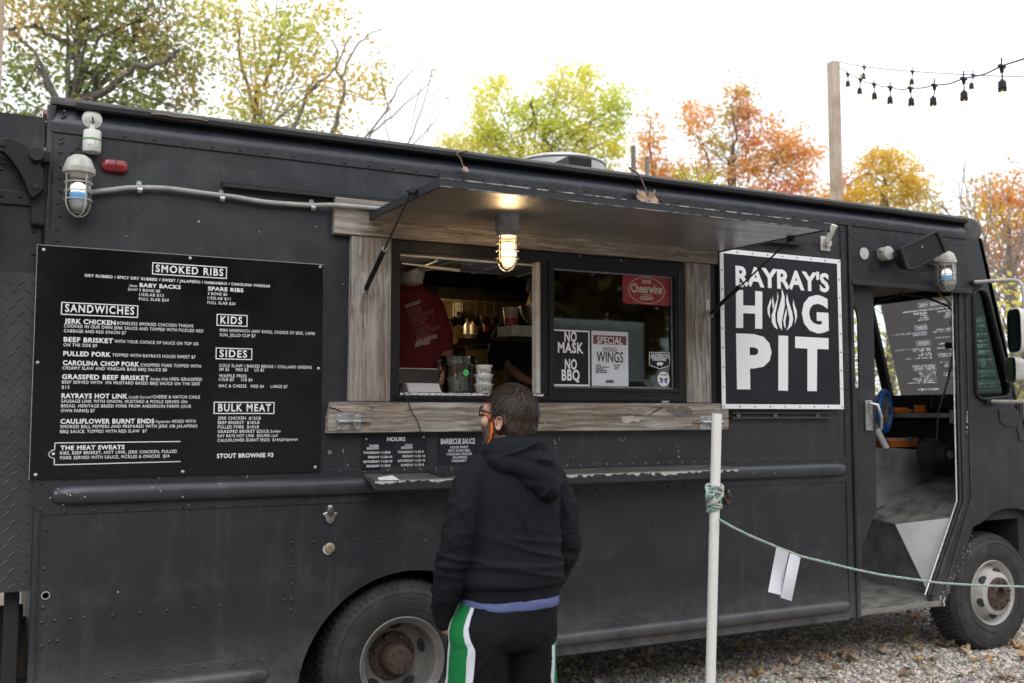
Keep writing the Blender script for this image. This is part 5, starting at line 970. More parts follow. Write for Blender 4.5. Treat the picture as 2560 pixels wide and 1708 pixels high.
hl = empty('hood_lamp', (2.7, 1.9, 2.40), 'small hood lamp glowing under the exhaust hood', 'lamp'); build('lens', M().ell((2.7, 1.9, 2.43), (.04, .04, .018), 14, 8), emis('hood_glow', (1, .75, .4), 4), hl, smooth=80)
# ================================================================== CAB INTERIOR
Yd = .052
dp = [(4.915, .40)] + [(P(x, y, Yd).x, P(x, y, Yd).z) for x, y in ((2137, 1500), (2138, 1418), (2160, 1355), (2192, 1273), (2189, 1004), (2183, 700))] + [(4.915, 2.52)]
hole = [(P(x, y, Yd).x, P(x, y, Yd).z) for x, y in ((2126, 972), (2148, 972), (2144, 800), (2140, 777), (2133, 764), (2126, 760))]
SD = build('sliding_door', M().prism(ccw(dp), Yd, Yd+.010, holes=[hole]), MT['paint'], TRK, bevel=.003)
m = M().tube([(a, Yd-.004, b) for a, b in hole], .004, 6, close=True); build('window_gasket', m, MT['rubber'], SD, smooth=60)
m = M()
for i in range(len(dp)-3):
    pass
RV2 = RV; RV = M(); rrow(P(2183, 760, Yd).x-.03, P(2186, 1000, Yd).x-.02, 2.3, 1.75, .12, Yd, .006); rrow(P(2189, 1100, Yd).x-.02, P(2190, 1260, Yd).x-.015, 1.5, 1.0, .12, Yd, .006); rrow(P(2150, 640, Yd).x+.03, P(2150, 640, Yd).x+.03, 2.2, 1.8, .14, Yd, .006); build('door_rivets', RV, MT['paint'], SD, smooth=70, kind='stuff')
A, B = P(2160, 1001, Yd), P(2180, 1077, Yd); Hd = build('handle_plate', M().box(A.x, B.x, Yd-.012, Yd, B.z, A.z), MT['zinc'], SD, bevel=.005)
build('lever', M().tube([(B.x-.03, Yd-.02, A.z-.02), (B.x, Yd-.05, A.z-.03), (B.x+.03, Yd-.055, A.z-.11), (B.x+.035, Yd-.045, B.z+.01)], [.010, .013, .012, .009], 8), MT['zinc'], Hd, smooth=60)
# stepwell
def V3(x, y, z): return (x, y, z)
C_ = PX(2391.5, 1295, 5.90); Ct = (5.895, .03, .94)
m = M(); m.add([(4.93, .0, .395), (5.60, .0, .395), (5.80, .20, .395), (5.93, .92, .395), (4.93, .92, .395)], [(0,1,2,3,4)]); m.box(4.93, 5.62, .0, .03, .362, .394); SW_ = build('step_plate', m, MT['floor'], TRK)
build('sill_strip', M().box(4.90, 5.66, -.008, .0, .362, .398), MT['steel'], SW_, bevel=.003)
m = M()
for k in range(9): m.box(4.97+k*.075, 5.0+k*.075, .006, .012, .396, .399); m.box(4.97+k*.075, 4.974+k*.075, .006, .03, .396, .399)
build('grip_teeth', m, MT['zinc'], SW_, kind='stuff')
build('riser_panel', M().add([(5.795, .205, .396), (5.93, .929, .396), (5.93, .929, .86), (5.763, .453, .855), (5.80, .205, .396), (5.94, .929, .396), (5.94, .929, .86), (5.773, .453, .855)], [(0,1,2,3),(7,6,5,4)]), MT['greyp'], TRK)
build('wheelhouse_panel', M().add([(5.793, .203, .396), (5.760, .451, .857), Ct, (5.60, .035, .40)], [(0, 1, 2), (0, 2, 3)]), MT['stepal'], TRK)
build('tread_slope', M().add([(5.762, .453, .857), (5.93, .935, .862), (6.02, .932, .935), (5.90, .03, .943)], [(0, 1, 2, 3)]), MT['floor'], TRK)
build('step_back', M().add([(4.93, .93, .30), (5.95, .93, .30), (5.95, .93, .93), (4.93, .93, .93)], [(0, 1, 2, 3)]), MT['floor'], TRK)
build('cab_floor', M().add([(5.90, .0, .945), (6.0, .0, 1.02), (6.62, .0, 1.19), (6.62, 2.25, 1.20), (6.14, 2.25, 1.02), (4.93, 2.25, .93), (4.93, .932, .932), (6.02, .932, .937), (6.14, .932, 1.015)], [(0,1,8,7), (1,2,3,4,8), (7,8,4,5,6)]), MT['floor'], TRK)
m = M(); a, b, c_, = Vector((5.955, .79, .93)), Vector((6.139, .80, 1.0)), Vector((6.60, .775, 1.17)); tz = 1.385
m.add([a, b, c_, (6.60, 2.0, 1.1), (5.0, 2.0, .93), (5.0, .86, .93), (a.x, a.y, tz), (b.x+.045, b.y, tz), (c_.x, c_.y, tz-.028), (6.60, 2.0, tz), (5.0, 2.0, tz), (5.0, .82, tz)], [(0,1,7,6),(1,2,8,7),(5,0,6,11),(6,7,8,9,10,11)])
build('engine_cover', m, MT['greyp'], TRK)
m = M(); m.box(6.30, 6.62, .25, 2.2, 1.62, 1.655); DB = build('dashboard', m, MT['greyp'], TRK, bevel=.004)
build('dash_front', M().box(6.62, 6.66, .05, 2.24, .95, 1.75), MT['dark'], DB)
build('dash_box', M().box(*(lambda A, B: (A.x, A.x+.12, .18, .62, B.z, A.z))(PX(2360, 986, 6.36), PX(2360, 1021, 6.36))), MT['black'], DB, bevel=.008)
m = M()
for k in range(5): m.box(6.585, 6.60, 1.15+k*.05, 1.17+k*.05, 1.43, 1.50)
m.box(6.59, 6.60, 1.12, 1.42, 1.41, 1.42); m.box(6.59, 6.60, 1.12, 1.42, 1.51, 1.52); build('air_vent', m, MT['blackm'], DB)
# windscreen frame
def wsh(y0, y1, z0, z1): return [(y0, z0), (y1, z0), (y1, z1), (y0, z1)]
fr = M().prism(wsh(0.0, 2.3, 1.62, 2.90), -.02, .02, holes=[wsh(.08, 1.10, 1.80, 2.53)[::-1], wsh(1.18, 2.22, 1.80, 2.53)[::-1]], fn=lambda a, b, t: rake(a, b, t)); WF = build('windscreen_frame', fr, MT['black'], TRK)
for y0_, y1_ in ((.08, 1.10), (1.18, 2.22)): build('glass_pane', M().add([rake(y0_, 1.80, 0), rake(y1_, 1.80, 0), rake(y1_, 2.53, 0), rake(y0_, 2.53, 0)], [(0, 1, 2, 3)]), glass('windscreen_glass', (.80, .83, .83), .08), WF)
build('nose_panel', M().box(6.55, 7.05, .05, 2.25, .55, 1.60), MT['dark'], TRK)
build('cab_lining', M().box(4.90, 6.2, .06, 2.24, 2.58, 2.60), pbr('tan_lining', (.22, .16, .10), .8), TRK)
# bits in the cab
q = P(2211, 1028, .86); e = empty('fan', (q.x, .86, q.z-.14), 'round blue fan with a black grille standing in the cab', 'fan')
rim_ = .125
build('ring', M().tube([(q.x+rim_*math.cos(a)*.85, .86+rim_*math.cos(a)*.35, q.z+rim_*1.18*math.sin(a)) for a in [2*PI*k/36 for k in range(36)]], .026, 10, close=True), MT['bluep'], e, smooth=80)
m = M()
for r_ in (.02, .045, .07, .095): m.tube([(q.x+r_*math.cos(a)*.85, .84+r_*math.cos(a)*.35, q.z+r_*1.18*math.sin(a)) for a in [2*PI*k/24 for k in range(24)]], .003, 4, close=True)
for k in range(12): a = PI*k/6; m.cyl((q.x, .84, q.z), (q.x+.1*math.cos(a)*.85, .84+.1*math.cos(a)*.35, q.z+.118*math.sin(a)), .0025, n=4)
build('grille', m, MT['castdark'], e); build('back', M().ell((q.x, .90, q.z), (.10, .05, .13)), MT['dark'], e, smooth=80)
a0, a1 = P(2216, 1118, .82), P(2196, 1072, .82); e = empty('paper_roll', tuple(a0), 'white paper roll with a brown end leaning by the fan', 'roll'); build('roll', M().cyl((a0.x, .82, 1.387), (a1.x, .84, a1.z), .024), MT['paper'], e, smooth=50); build('end_cap', M().cyl((a1.x+.0005, .84, a1.z+.001), (a1.x-.012, .845, a1.z+.035), .0245), pbr('brown_end', (.22, .14, .07), .5), e, smooth=50)
Yo = .93; A, B = P(2219, 1088, Yo), P(2328, 1117, Yo); e = empty('tool_case', ((A.x+B.x)/2, Yo, 1.387), 'orange plastic case with grey latches on the engine cover', 'case')
build('tray', M().prism(ccw([(A.x+.02, 1.388), (B.x-.04, 1.388), (B.x, 1.41), (B.x+.01, 1.435), (A.x, 1.435)]), Yo-.02, Yo+.30), MT['orangep'], e, bevel=.004)
build('lid', M().box(A.x-.006, B.x+.015, Yo-.026, Yo+.305, 1.4355, 1.458), pbr('faded_orange_lid', (.62, .32, .2), .45), e, bevel=.004)
for fx in (.42, .95): X = A.x+(B.x-A.x)*fx; build('latch', M().box(X-.03, X+.035, Yo-.036, Yo-.0265, 1.415, 1.466), MT['castdark'], e, bevel=.003)
q = P(2300, 1018, .75); e = tag(build('orange_tool', M().box(q.x-.09, q.x+.05, .9, 1.0, 1.657, 1.70), MT['orangep'], bevel=.01), 'orange tool lying on the dashboard beside the black box', 'tool')
A = P(2366, 1137, .45); e = empty('blower_motor', (6.6, 1.0, 1.1), 'dark round blower motor under the dashboard', 'motor'); build('drum', M().lathe([(.001, -.2), (.07, -.2), (.075, -.19), (.075, -.10), (.11, -.09), (.12, -.05), (.12, 0)], (A.x, .62, A.z), 'y', 26), MT['dark'], e, smooth=40)
build('cap', M().lathe([(.03, -.203), (.028, -.212), (.001, -.213)], (A.x, .62, A.z), 'y', 16), MT['castdark'], e, smooth=40)
# wires hanging in the doorway
w_ = [[(2250,735),(2310,742),(2370,765),(2391,790),(2389,850),(2383,880)], [(2345,733),(2360,745),(2380,765),(2392,785)], [(2183,768),(2200,752),(2240,740),(2262,722)], [(2385,862),(2378,920),(2360,985),(2345,1030),(2342,1100)], [(2386,870),(2376,900),(2368,960),(2352,1000)]]
for i, (pts_, mt, lb, yy_) in enumerate(zip(w_, (MT['black'], MT['yellow'], MT['black'], MT['black'], MT['black']), ('black cable looping down inside the top of the cab door', 'yellow cable along the top of the cab door', 'black cable at the upper left of the cab doorway', 'long black lead hanging to the dashboard', 'thin black lead beside the long hanging one'), (.15, .16, .12, .2, .22))):
    tag(build('cable', M().tube([P(x, y, yy_) for x, y in pts_], [.008, .006, .004, .006, .004][i], 7), mt, smooth=70), lb, 'cable', 'cables hanging in the cab doorway')
A = P(2386, 820, .2); tag(build('wire_bundle', M().tube([(A.x+.03*math.sin(k*1.9), .2+.02*math.cos(k*1.3), A.z+.08*math.cos(k*.8)) for k in range(26)], .004, 6), MT['redp'], smooth=70), 'coil of red wire hanging by the front door pillar', 'wire')
A, B = P(2380, 808, .19), P(2391, 840, .19); tag(build('paper_tag', M().box(A.x, B.x, .19, .192, B.z, A.z), pbr('tan_tag', (.5, .42, .33), .8)), 'small tan tag tied to the hanging wires', 'tag')
A, B = P(2370, 856, .18), P(2396, 872, .18); tag(build('plug_adapter', M().box(A.x, B.x, .17, .21, B.z, A.z), MT['black'], bevel=.003), 'black plug adapter hanging on the leads', 'adapter')
# mirrors
e = empty('wing_mirror_assembly', (6.5, -.2, 1.75), 'wing mirrors on a bent grey tube at the front corner', 'mirror')
a_ = [P(2436, 706, -.01)] + [PD(x, y, d) for x, y, d in ((2475, 703, 6.95), (2530, 700, 6.9), (2547, 703, 6.88), (2556, 715, 6.87), (2560, 740, 6.86), (2567, 1000, 6.86), (2560, 1004, 6.87), (2540, 1005, 6.9))] + [P(2478, 1004, -.012)]
build('arm', M().tube(a_, .0135, 10), MT['castgrey'], e, smooth=60)
for c_ in ((2442, 708), (2478, 1004)): q = P(*c_); build('arm_bracket', M().box(q.x-.07, q.x+.04, -.02, -.001, q.z-.02, q.z+.012), MT['black'], e, bevel=.003)
def mirror(c, d, w_, h, yaw, mt, big):
    o = PD(*c, d); T = Matrix.Translation(o) @ Matrix.Rotation(yaw, 4, 'Z'); m = M(); prof = []
    for s_, t in ((.80, .06), (.95, .035), (1, .0), (.98, -.008)):
        prof.append([T @ Vector((t, w_*s_*abs(math.cos(a))**.45*math.copysign(1, math.cos(a)), h*s_*abs(math.sin(a))**.45*math.copysign(1, math.sin(a)))) for a in [2*PI*(k+.5)/28 for k in range(28)]])
    hb_ = build('mirror_housing', m.rings(prof), mt, e, smooth=50)
    g_ = [T @ Vector((-.0095, w_*.92*abs(math.cos(a))**.45*math.copysign(1, math.cos(a)), h*.94*abs(math.sin(a))**.45*math.copysign(1, math.sin(a)))) for a in [2*PI*(k+.5)/28 for k in range(28)]]
    build('mirror_glass', M().add(g_, [tuple(range(28))]), pbr('mirror_silver', (.10, .13, .12), .04, 1), hb_)
mirror((2538, 827), 6.75, .085, .155, R(-22), MT['offwhite'], True); mirror((2530, 925), 6.72, .088, .088, R(-32), MT['castgrey'], False)
# ================================================================== ROOF THINGS
A = P(1363, 388, .75); e = empty('roof_vent', (P(1395, 410, .75).x, .75, 3.07), 'round pale roof lid rising above the truck roof', 'roof vent')
xr = (P(1290, 400, .75).x+P(1500, 420, .75).x)/2; rv = (P(1497, 418, .75).x-P(1297, 398, .75).x)/2
ztop = P(1380, 397, .75).z
build('lid', M().lathe([(rv*.97, 3.0), (rv, ztop-.045), (rv*.99, ztop-.035), (rv*.8, ztop-.012), (.001, ztop)], (xr, .75, 0), 'z', 48), MT['drum'], e, smooth=50)
build('rolled_edge', M().tube([(xr+rv*1.005*math.cos(a), .75+rv*1.005*math.sin(a), ztop-.045) for a in [2*PI*k/48 for k in range(48)]], .008, 6, close=True), MT['zinc'], e, smooth=60)
A, B = P(1416, 392, .25), P(1473, 418, .25); e = tag(build('roof_box', M().box(A.x, B.x, .22, .42, 3.04, A.z), MT['black'], bevel=.004), 'small black box on the roof in front of the round lid', 'box')
def twig(pts, Y, lb, leaves):
    e = empty('twig', tuple(P(*pts[0], Y)), lb, 'twig', 'dry twigs lying on the roof edge'); p = [P(x, y, Y) for x, y in pts]; build('stem', M().tube(p, [.006*(1-.6*i/len(p)) for i in range(len(p))], 6), MT['twig'], e, smooth=60)
    for x, y, s_, an in leaves: q = P(x, y, Y-.01); build('leaf', leaf_shape(s_, Matrix.Translation(q) @ Matrix.Rotation(an, 4, 'Y') @ Matrix.Rotation(R(70), 4, 'X')), MT['tan'], e, smooth=60)
def leaf_shape(s_, T, curl=.3, seed=0):
    rs = random.Random(seed+int(s_*1000)); out = []; lobes = 5; n = 30
    for k in range(n):
        a = 2*PI*k/n; r = s_*(.55+.30*abs(math.cos(a*lobes/2))**1.2+.12*rs.random())*(1 if abs(a-3*PI/2) > .4 else .6); out.append((r*math.cos(a), r*math.sin(a)))
    m = M(); z = lambda x, y: curl*s_*((x/s_)**2*.9+.35*math.sin(5*y/s_+seed)+.2*math.sin(7*x/s_))
    v = [T @ Vector((0, 0, 0))] + [T @ Vector((x*.5, y*.5, z(x*.5, y*.5))) for x, y in out] + [T @ Vector((x, y, z(x, y))) for x, y in out]
    fs = [(0, 1+k, 1+(k+1) % n) for k in range(n)] + [(1+k, 1+n+k, 1+n+(k+1) % n, 1+(k+1) % n) for k in range(n)]
    return m.add(v, fs)
twig([(378,285),(410,287),(440,293),(480,296),(520,303)], -.03, 'long bare twig on the rear of the roof edge', [])
twig([(1168,378),(1150,380),(1141,384),(1152,398),(1157,415),(1164,424)], -.035, 'short twig hanging over the gutter above the awning', [(1163,423,.022,.4)])
twig([(1572,419),(1590,430),(1600,440),(1606,455),(1615,475),(1612,492)], -.04, 'drooping twig with two dry leaves over the awning edge', [(1604,492,.055,.3),(1632,498,.06,1.2)])
build_l = tag(build('fallen_leaf', leaf_shape(.05, Matrix.Translation((6.2, .35, .985)), .3, 4), pbr('yellow_leaf', (.55, .34, .08), .7), smooth=60), 'yellow-brown leaf lying on the cab floor', 'leaf', 'fallen leaves')
# rear-corner loudspeaker on curved bracket
e = empty('loudspeaker', (.03, -.06, 2.45), 'black loudspeaker bracket with curved arm at the rear corner', 'loudspeaker'); Ys = -.03
def c1(cx, cy): q = P(cx/3.136, 200+cy/3.136, Ys); return (q.x, q.z)
out = [c1(*p) for p in ((-60, 560), (-40, 500), (0, 466), (50, 455), (120, 468), (190, 505), (250, 560), (300, 640), (340, 720), (350, 810), (345, 860), (300, 905), (262, 935), (238, 925), (215, 880), (185, 800), (140, 715), (80, 630), (20, 570))]
build('curved_arm', M().prism(ccw(out), Ys-.02, Ys+.02), MT['black'], e, bevel=.006)
kq = c1(285, 600); build('knob', M().lathe([(.001, -.03), (.028, -.03), (.03, -.02), (.03, .0), (.024, .01), (.001, .01)], (kq[0], Ys-.02, kq[1]), 'y', 14), MT['blackm'], e, smooth=30)
a, b = c1(238, 1125), c1(378, 560); build('mount_block', M().box(a[0], b[0], Ys+.022, .06, a[1], b[1]), MT['blackm'], e, bevel=.01)
a, b = c1(330, 560), c1(388, 660); build('clamp', M().box(a[0], b[0], Ys-.03, Ys+.02, b[1], a[1]), MT['black'], e, bevel=.006)
for c_ in ((20, 510), (275, 845)): k_ = c1(*c_); build('bolt', M().lathe([(.014, -.021), (.012, -.027), (.001, -.028)], (k_[0], Ys, k_[1]), 'y', 10), MT['blackm'], e, smooth=50)
build('speaker_cabinet', M().box(-.75, -.10, -.22, .05, 2.30, 2.80), MT['blackm'], e, bevel=.03)
# ================================================================== ADJOINING TRAILER
TR = empty('trailer', (-1.2, .9, .2), 'dark trailer with diamond-plate side standing behind the food truck', 'trailer'); YT_ = .02
xr_ = .133
build('upper_wall', M().box(-3.2, xr_, .035, .07, P(50, 682, .03).z, 2.95), MT['paint2'], TR); 
zd1, zd0 = P(50, 681, YT_).z, P(50, 1479, YT_).z
DPm = build('diamond_plate', M().box(-3.2, xr_+.004, YT_, .034, zd0, zd1), pbr('plate_paint', (.036, .037, .043), .42, col2=(.05, .051, .056), ns=5, bump=50, bd=.001), TR)
m = M(); pz = .052; k = 0; z = zd0+.02; row = 0
while z < zd1-.02:
    x = xr_-.02-(row % 2)*.026
    while x > -.75:
        a = R(42) if (round((x-xr_)/.052)+row) % 2 else R(-42); ca, sa = math.cos(a), math.sin(a); hl_ = .021
        pts6 = [(-hl_, 0, 0), (-hl_*.5, -.0042, .0), (hl_*.5, -.0042, 0), (hl_, 0, 0), (hl_*.5, .0042, 0), (-hl_*.5, .0042, 0), (-hl_*.5, 0, .003), (hl_*.5, 0, .003)]
        m.add([(x+p[0]*ca-p[1]*sa, YT_-.0002-p[2], z+p[0]*sa+p[1]*ca) for p in pts6], [(0,6,1),(1,6,7,2),(2,7,3),(3,7,4),(4,7,6,5),(5,6,0)]); x -= .052
    z += .034; row += 1
build('raised_lozenges', m, DPm.data.materials[0], DPm, kind='stuff')
zz0, zz1 = P(30, 512, .03).z, P(30, 477, .03).z; build('belt_rail', M().box(-3.2, xr_, .022, .0345, zz0, zz1), MT['paint2'], TR, bevel=.003)
m = M(); RV = m
for c_ in ((265, 1187), (260, 1365), (10, 910), (160, 920), (22, 650), (10, 700)): q = P(c_[0]/3.136, 200+c_[1]/3.136, .03); riv(q.x, q.z, .022 if c_[1] in (910, 920) else .035, .009)
build('rivets', m, MT['paint2'], TR, smooth=70, kind='stuff')
build('white_edge', M().box(P(107, 590, .03).x, P(114.5, 590, .03).x, .018, .034, P(110, 640, .03).z, P(110, 556, .03).z), MT['offwhite'], TR)
build('trailer_body', M().box(-3.2, .12, .075, 2.2, 1.0, 2.94), MT['dark'], TR)
m = M(); m.box(-3, .12, .3, .4, .62, .78); m.box(-.9, .13, .12, .2, .18, .40); m.box(.04, .10, .10, .16, .15, .9); m.cyl((-.5, .3, .75), (.1, .12, .45), .025); build('hitch_frame', m, MT['blackm'], TR, bevel=.004)
# split log behind the hitch
lg = tag(build('log', M().lathe([(.001, -.6), (.17, -.6), (.18, -.2), (.175, .2), (.18, .8), (.001, .8)], (-.3, 1.1, .42), 'x', 20), MT['bark'], smooth=50), 'thick bark-covered log seen under the trailer', 'log', 'logs under the trailer')
lg2 = tag(build('log', M().lathe([(.001, -.6), (.2, -.6), (.21, -.2), (.2, .2), (.21, .8), (.001, .8)], (-.2, 1.0, .12), 'x', 20), MT['bark'], smooth=50), 'thicker log lying lowest under the trailer', 'log', 'logs under the trailer')

# clutter on the back worktop and in the cab
def jar_(x, ytop, ybot, Y, w_, mt, lb, nm='container', lid=None):
    A, B_ = P(x, ytop, Y), P(x, ybot, Y); e_ = empty(nm, (B_.x, Y, B_.z), lb, nm.replace('_', ' ')); build('body', M().lathe([(.001, B_.z), (w_, B_.z), (w_*1.02, A.z-.02), (w_*.6, A.z-.008), (.001, A.z-.008)], (B_.x, Y, 0), 'z', 18), mt, e_, smooth=40)
    build('lid', M().lathe([(.001, A.z-.0075), (w_*.62, A.z-.0075), (w_*.62, A.z+.006), (.001, A.z+.006)], (B_.x, Y, 0), 'z', 16), lid or MT['dark'], e_, smooth=40)
jar_(1172, 800, 836, 1.8, .04, MT['steel'], 'steel canister on the back worktop left of the small box')
jar_(1185, 806, 836, 1.75, .03, MT['offwhite'], 'pale squat jar on the back worktop beside the steel canister', lid=MT['redp'])
jar_(1206, 792, 830, 1.8, .035, MT['brass'], 'tall brassy bottle on the back worktop', 'bottle')
jar_(1216, 800, 830, 1.7, .028, pbr('red_sauce', (.3, .03, .02), .3), 'red sauce bottle beside the tall brassy one', 'bottle', MT['offwhite'])
jar_(1125, 800, 838, 1.7, .03, MT['offwhite'], 'white squeeze bottle by the outlet', 'bottle')
for i, x in enumerate((1135, 1152, 1190, 1212, 1236)):
    q = P(x, 758, 1.64); e_ = tag(build('utensil', M().tube([(q.x, 1.64, q.z+.03), (q.x, 1.63, q.z-.10)], .004, 6).ell((q.x, 1.62, q.z-.13), (.03, .012, .035), 12, 8), MT['rust'], smooth=60), ['ladle hanging farthest left under the hood lip', 'ladle hanging second from the left under the hood lip', 'ladle hanging in the middle of the hood lip', 'ladle hanging second from the right under the hood lip', 'ladle hanging farthest right under the hood lip'][i], 'ladle', 'ladles under the hood lip')
m = M(); tr_ = P(1130, 840, 1.7); m.box(tr_.x, tr_.x+.5, 1.60, 1.9, tr_.z-.06, tr_.z-.02); tag(build('baking_tray', m, MT['brass'], bevel=.004), 'long yellowish tray on the back worktop under the outlet', 'tray')
q = P(2262, 1014, .95); tag(build('glove', M().ell((q.x, .95, 1.672), (.10, .05, .018), 16, 8).ell((q.x+.08, .99, 1.676), (.05, .02, .014), 12, 8), MT['castgrey'], smooth=70), 'crumpled grey work glove on the dashboard', 'glove')
q = P(2200, 1002, .9); tag(build('plastic_bottle', M().lathe([(.001, q.z-.06), (.035, q.z-.06), (.036, q.z), (.014, q.z+.03), (.001, q.z+.03)], (q.x, .9, 0), 'z', 16), MT['clear'], smooth=50), 'clear bottle standing behind the blue fan', 'bottle')
q = P(2310, 1012, .8); tag(build('work_light', M().box(q.x-.05, q.x+.04, .78, .86, 1.657, 1.72), MT['orangep'], bevel=.01), 'orange work light on the dashboard right of the tool', 'work light')
q = P(2260, 1160, .9); m = M(); m.tube([P(2350, 1035, .6), P(2345, 1060, .62), P(2352, 1085, .6), P(2335, 1105, .7)], .006, 6); tag(build('black_lead', m, MT['black'], smooth=70), 'black lead drooping below the dashboard', 'cable')
q = P(2385, 1035, .3); tag(build('latch_bracket', M().box(q.x-.03, q.x+.02, .28, .32, q.z-.07, q.z+.03), MT['castdark'], bevel=.006), 'grey bracket below the dashboard by the pillar', 'bracket')
# white van parked across the yard, facing the truck (seen in the reflections)
e = empty('parked_van', (8.2, -10.5, 0), 'white box van parked across the yard facing the truck', 'van')
build('body', M().box(6.9, 9.3, -13.5, -8.6, .45, 3.15), pbr('white_van_paint', (.66, .67, .68), .3, coat=.4), e, bevel=.12)
build('cab', M().prism([(-8.6, .5), (-6.9, .5), (-6.85, 1.2), (-7.6, 1.4), (-8.3, 2.2), (-8.6, 2.2)], 7.0, 9.2, fn=lambda a, b, t: (t, a, b)), pbr('white_van_paint_cab', (.62, .63, .64), .3), e, bevel=.05)
build('windscreen', M().add([(7.12, -7.58, 1.42), (9.08, -7.58, 1.42), (9.0, -8.27, 2.17), (7.2, -8.27, 2.17)], [(0, 1, 2, 3)]), pbr('van_glass', (.02, .025, .03), .05), e)
for x in (7.15, 9.05):
    build('headlight', M().ell((x, -6.86, .95), (.16, .05, .10), 14, 8), MT['jar'], e, smooth=70)
    for y in (-7.5, -12.3): build('wheel', M().lathe([(.001, -.1), (.36, -.1), (.38, -.05), (.38, .05), (.36, .1), (.001, .1)], (x, y, .38), 'x', 24), MT['rubber'], e, smooth=40)
build('bumper', M().box(7.0, 9.2, -6.95, -6.78, .42, .68), MT['blackm'], e, bevel=.04)
# ================================================================== POLE, ROPE, FLAGGING
def pd(x, y, d): return PD(x, y, d)
pt = PD(1792, 1035, 4.80); pbm = PD(1776, 1708, 4.80); dirn = (pbm-pt).normalized(); pb = pt+dirn*((pt.z)/(-dirn.z))
e = tag(build('white_pole', M().tube([pt, pt.lerp(pb, .3), pt.lerp(pb, .7), pb-Vector((0, 0, .05))], .0243, 20), MT['pvc'], smooth=50), 'scuffed white plastic pipe post leaning slightly in front of the truck', 'post')
def greenrope(name):
    m, nt, b = newmat(name); L = nt.links.new; t = nt.nodes.new('ShaderNodeTexCoord'); wv = nt.nodes.new('ShaderNodeTexWave'); wv.wave_type = 'BANDS'; wv.bands_direction = 'DIAGONAL'; wv.inputs['Scale'].default_value = 9; wv.inputs['Distortion'].default_value = 2.5
    L(t.outputs['Object'], wv.inputs[0]); r = nt.nodes.new('ShaderNodeValToRGB'); r.color_ramp.elements[0].color = (.26, .44, .37, 1); r.color_ramp.elements[1].color = (.46, .42, .40, 1); r.color_ramp.elements[0].position = .45; r.color_ramp.elements[1].position = .6
    L(wv.outputs['Fac'], r.inputs[0]); L(r.outputs[0], b.inputs['Base Color']); b.inputs['Roughness'].default_value = .8; return m
MT['rope'] = greenrope('green_grey_rope')
yr_ = pt.y
rp = [(1796,1298),(1827,1316),(1871,1338),(1940,1367),(2002,1391),(2138,1424),(2200,1437),(2352,1458),(2450,1464),(2560,1467),(2700,1462),(2900,1440)]
rpt = [P(x, y, yr_-.02) for x, y in rp]
k1 = PD(1780, 1225, 4.75); rng_ = random.Random(5)
rope = M(); dense = []
for i in range(len(rpt)-1):
    for k in range(24): dense.append(rpt[i].lerp(rpt[i+1], k/24))
for s_ in range(3):
    pts_ = []
    for i, p in enumerate(dense):
        t = (dense[min(i+1, len(dense)-1)]-dense[max(i-1, 0)]).normalized(); n1 = t.cross(Vector((0, 0, 1))).normalized(); n2 = t.cross(n1); a = i*.9+s_*2*PI/3; pts_.append(p+(n1*math.cos(a)+n2*math.sin(a))*.0032)
    rope.tube(pts_, .0036, 5)
coil = []
ax = (pbm-pt).normalized(); 
for i in range(15*9):
    a = 2*PI*i/15; h = (i/(15*9)); zz_ = .172+.082*.5*(1+math.sin(2.9*h*PI*2+a*.45))*1.25+.010*math.sin(a*1.7)
    c_ = pt+ax*(.1+zz_+.085); rr = .031+.006*math.sin(a*.37)+.004*rng_.random(); coil.append(c_+Vector((rr*math.cos(a), rr*math.sin(a), .012*math.sin(a+h*5))))
rope.tube(coil, .0062, 7)
kb = pt+ax*.375; 
for j, (ang, rad) in enumerate(((R(200), .026), (R(230), .022), (R(180), .02))):
    cc_ = kb+Vector((-.045-.006*j, -.02, -.012*j+.012)); rope.tube([cc_+Vector((rad*math.cos(2*PI*k/12)*.9, rad*.5*math.sin(2*PI*k/12+j), rad*math.sin(2*PI*k/12))) for k in range(12)], .006, 6, close=True)
e = tag(build('rope', rope, MT['rope'], smooth=70), 'green and grey rope knotted round the white pole and sagging to the right', 'rope')
fl = empty('flagging_tape', tuple(P(1965, 1480, yr_-.03)), 'pale plastic tape folded over the rope, hanging in two tails', 'tape')
for (tl_, tr_, bl_, br_) in (((1941,1368),(1972,1380),(1920,1480),(1952,1488)), ((1975,1382),(2002,1392),(1951,1494),(1979,1503))):
    m = M(); n = 10; rows = []
    for i in range(n+1):
        t = i/n; w_ = .010*math.sin(t*4.2+tl_[0]); rows.append([P(tl_[0]+(bl_[0]-tl_[0])*t, tl_[1]+(bl_[1]-tl_[1])*t, yr_-.030+w_), P((tl_[0]+tr_[0])/2+((bl_[0]+br_[0])/2-(tl_[0]+tr_[0])/2)*t, (tl_[1]+tr_[1])/2+((bl_[1]+br_[1])/2-(tl_[1]+tr_[1])/2)*t, yr_-.036+w_), P(tr_[0]+(br_[0]-tr_[0])*t, tr_[1]+(br_[1]-tr_[1])*t, yr_-.028+w_)])
    vs = [v for r_ in rows for v in r_]; m.add(vs, [(i*3+j, i*3+j+1, i*3+j+4, i*3+j+3) for i in range(n) for j in range(2)]); build('tail', m, MT['tape'], fl, smooth=80)
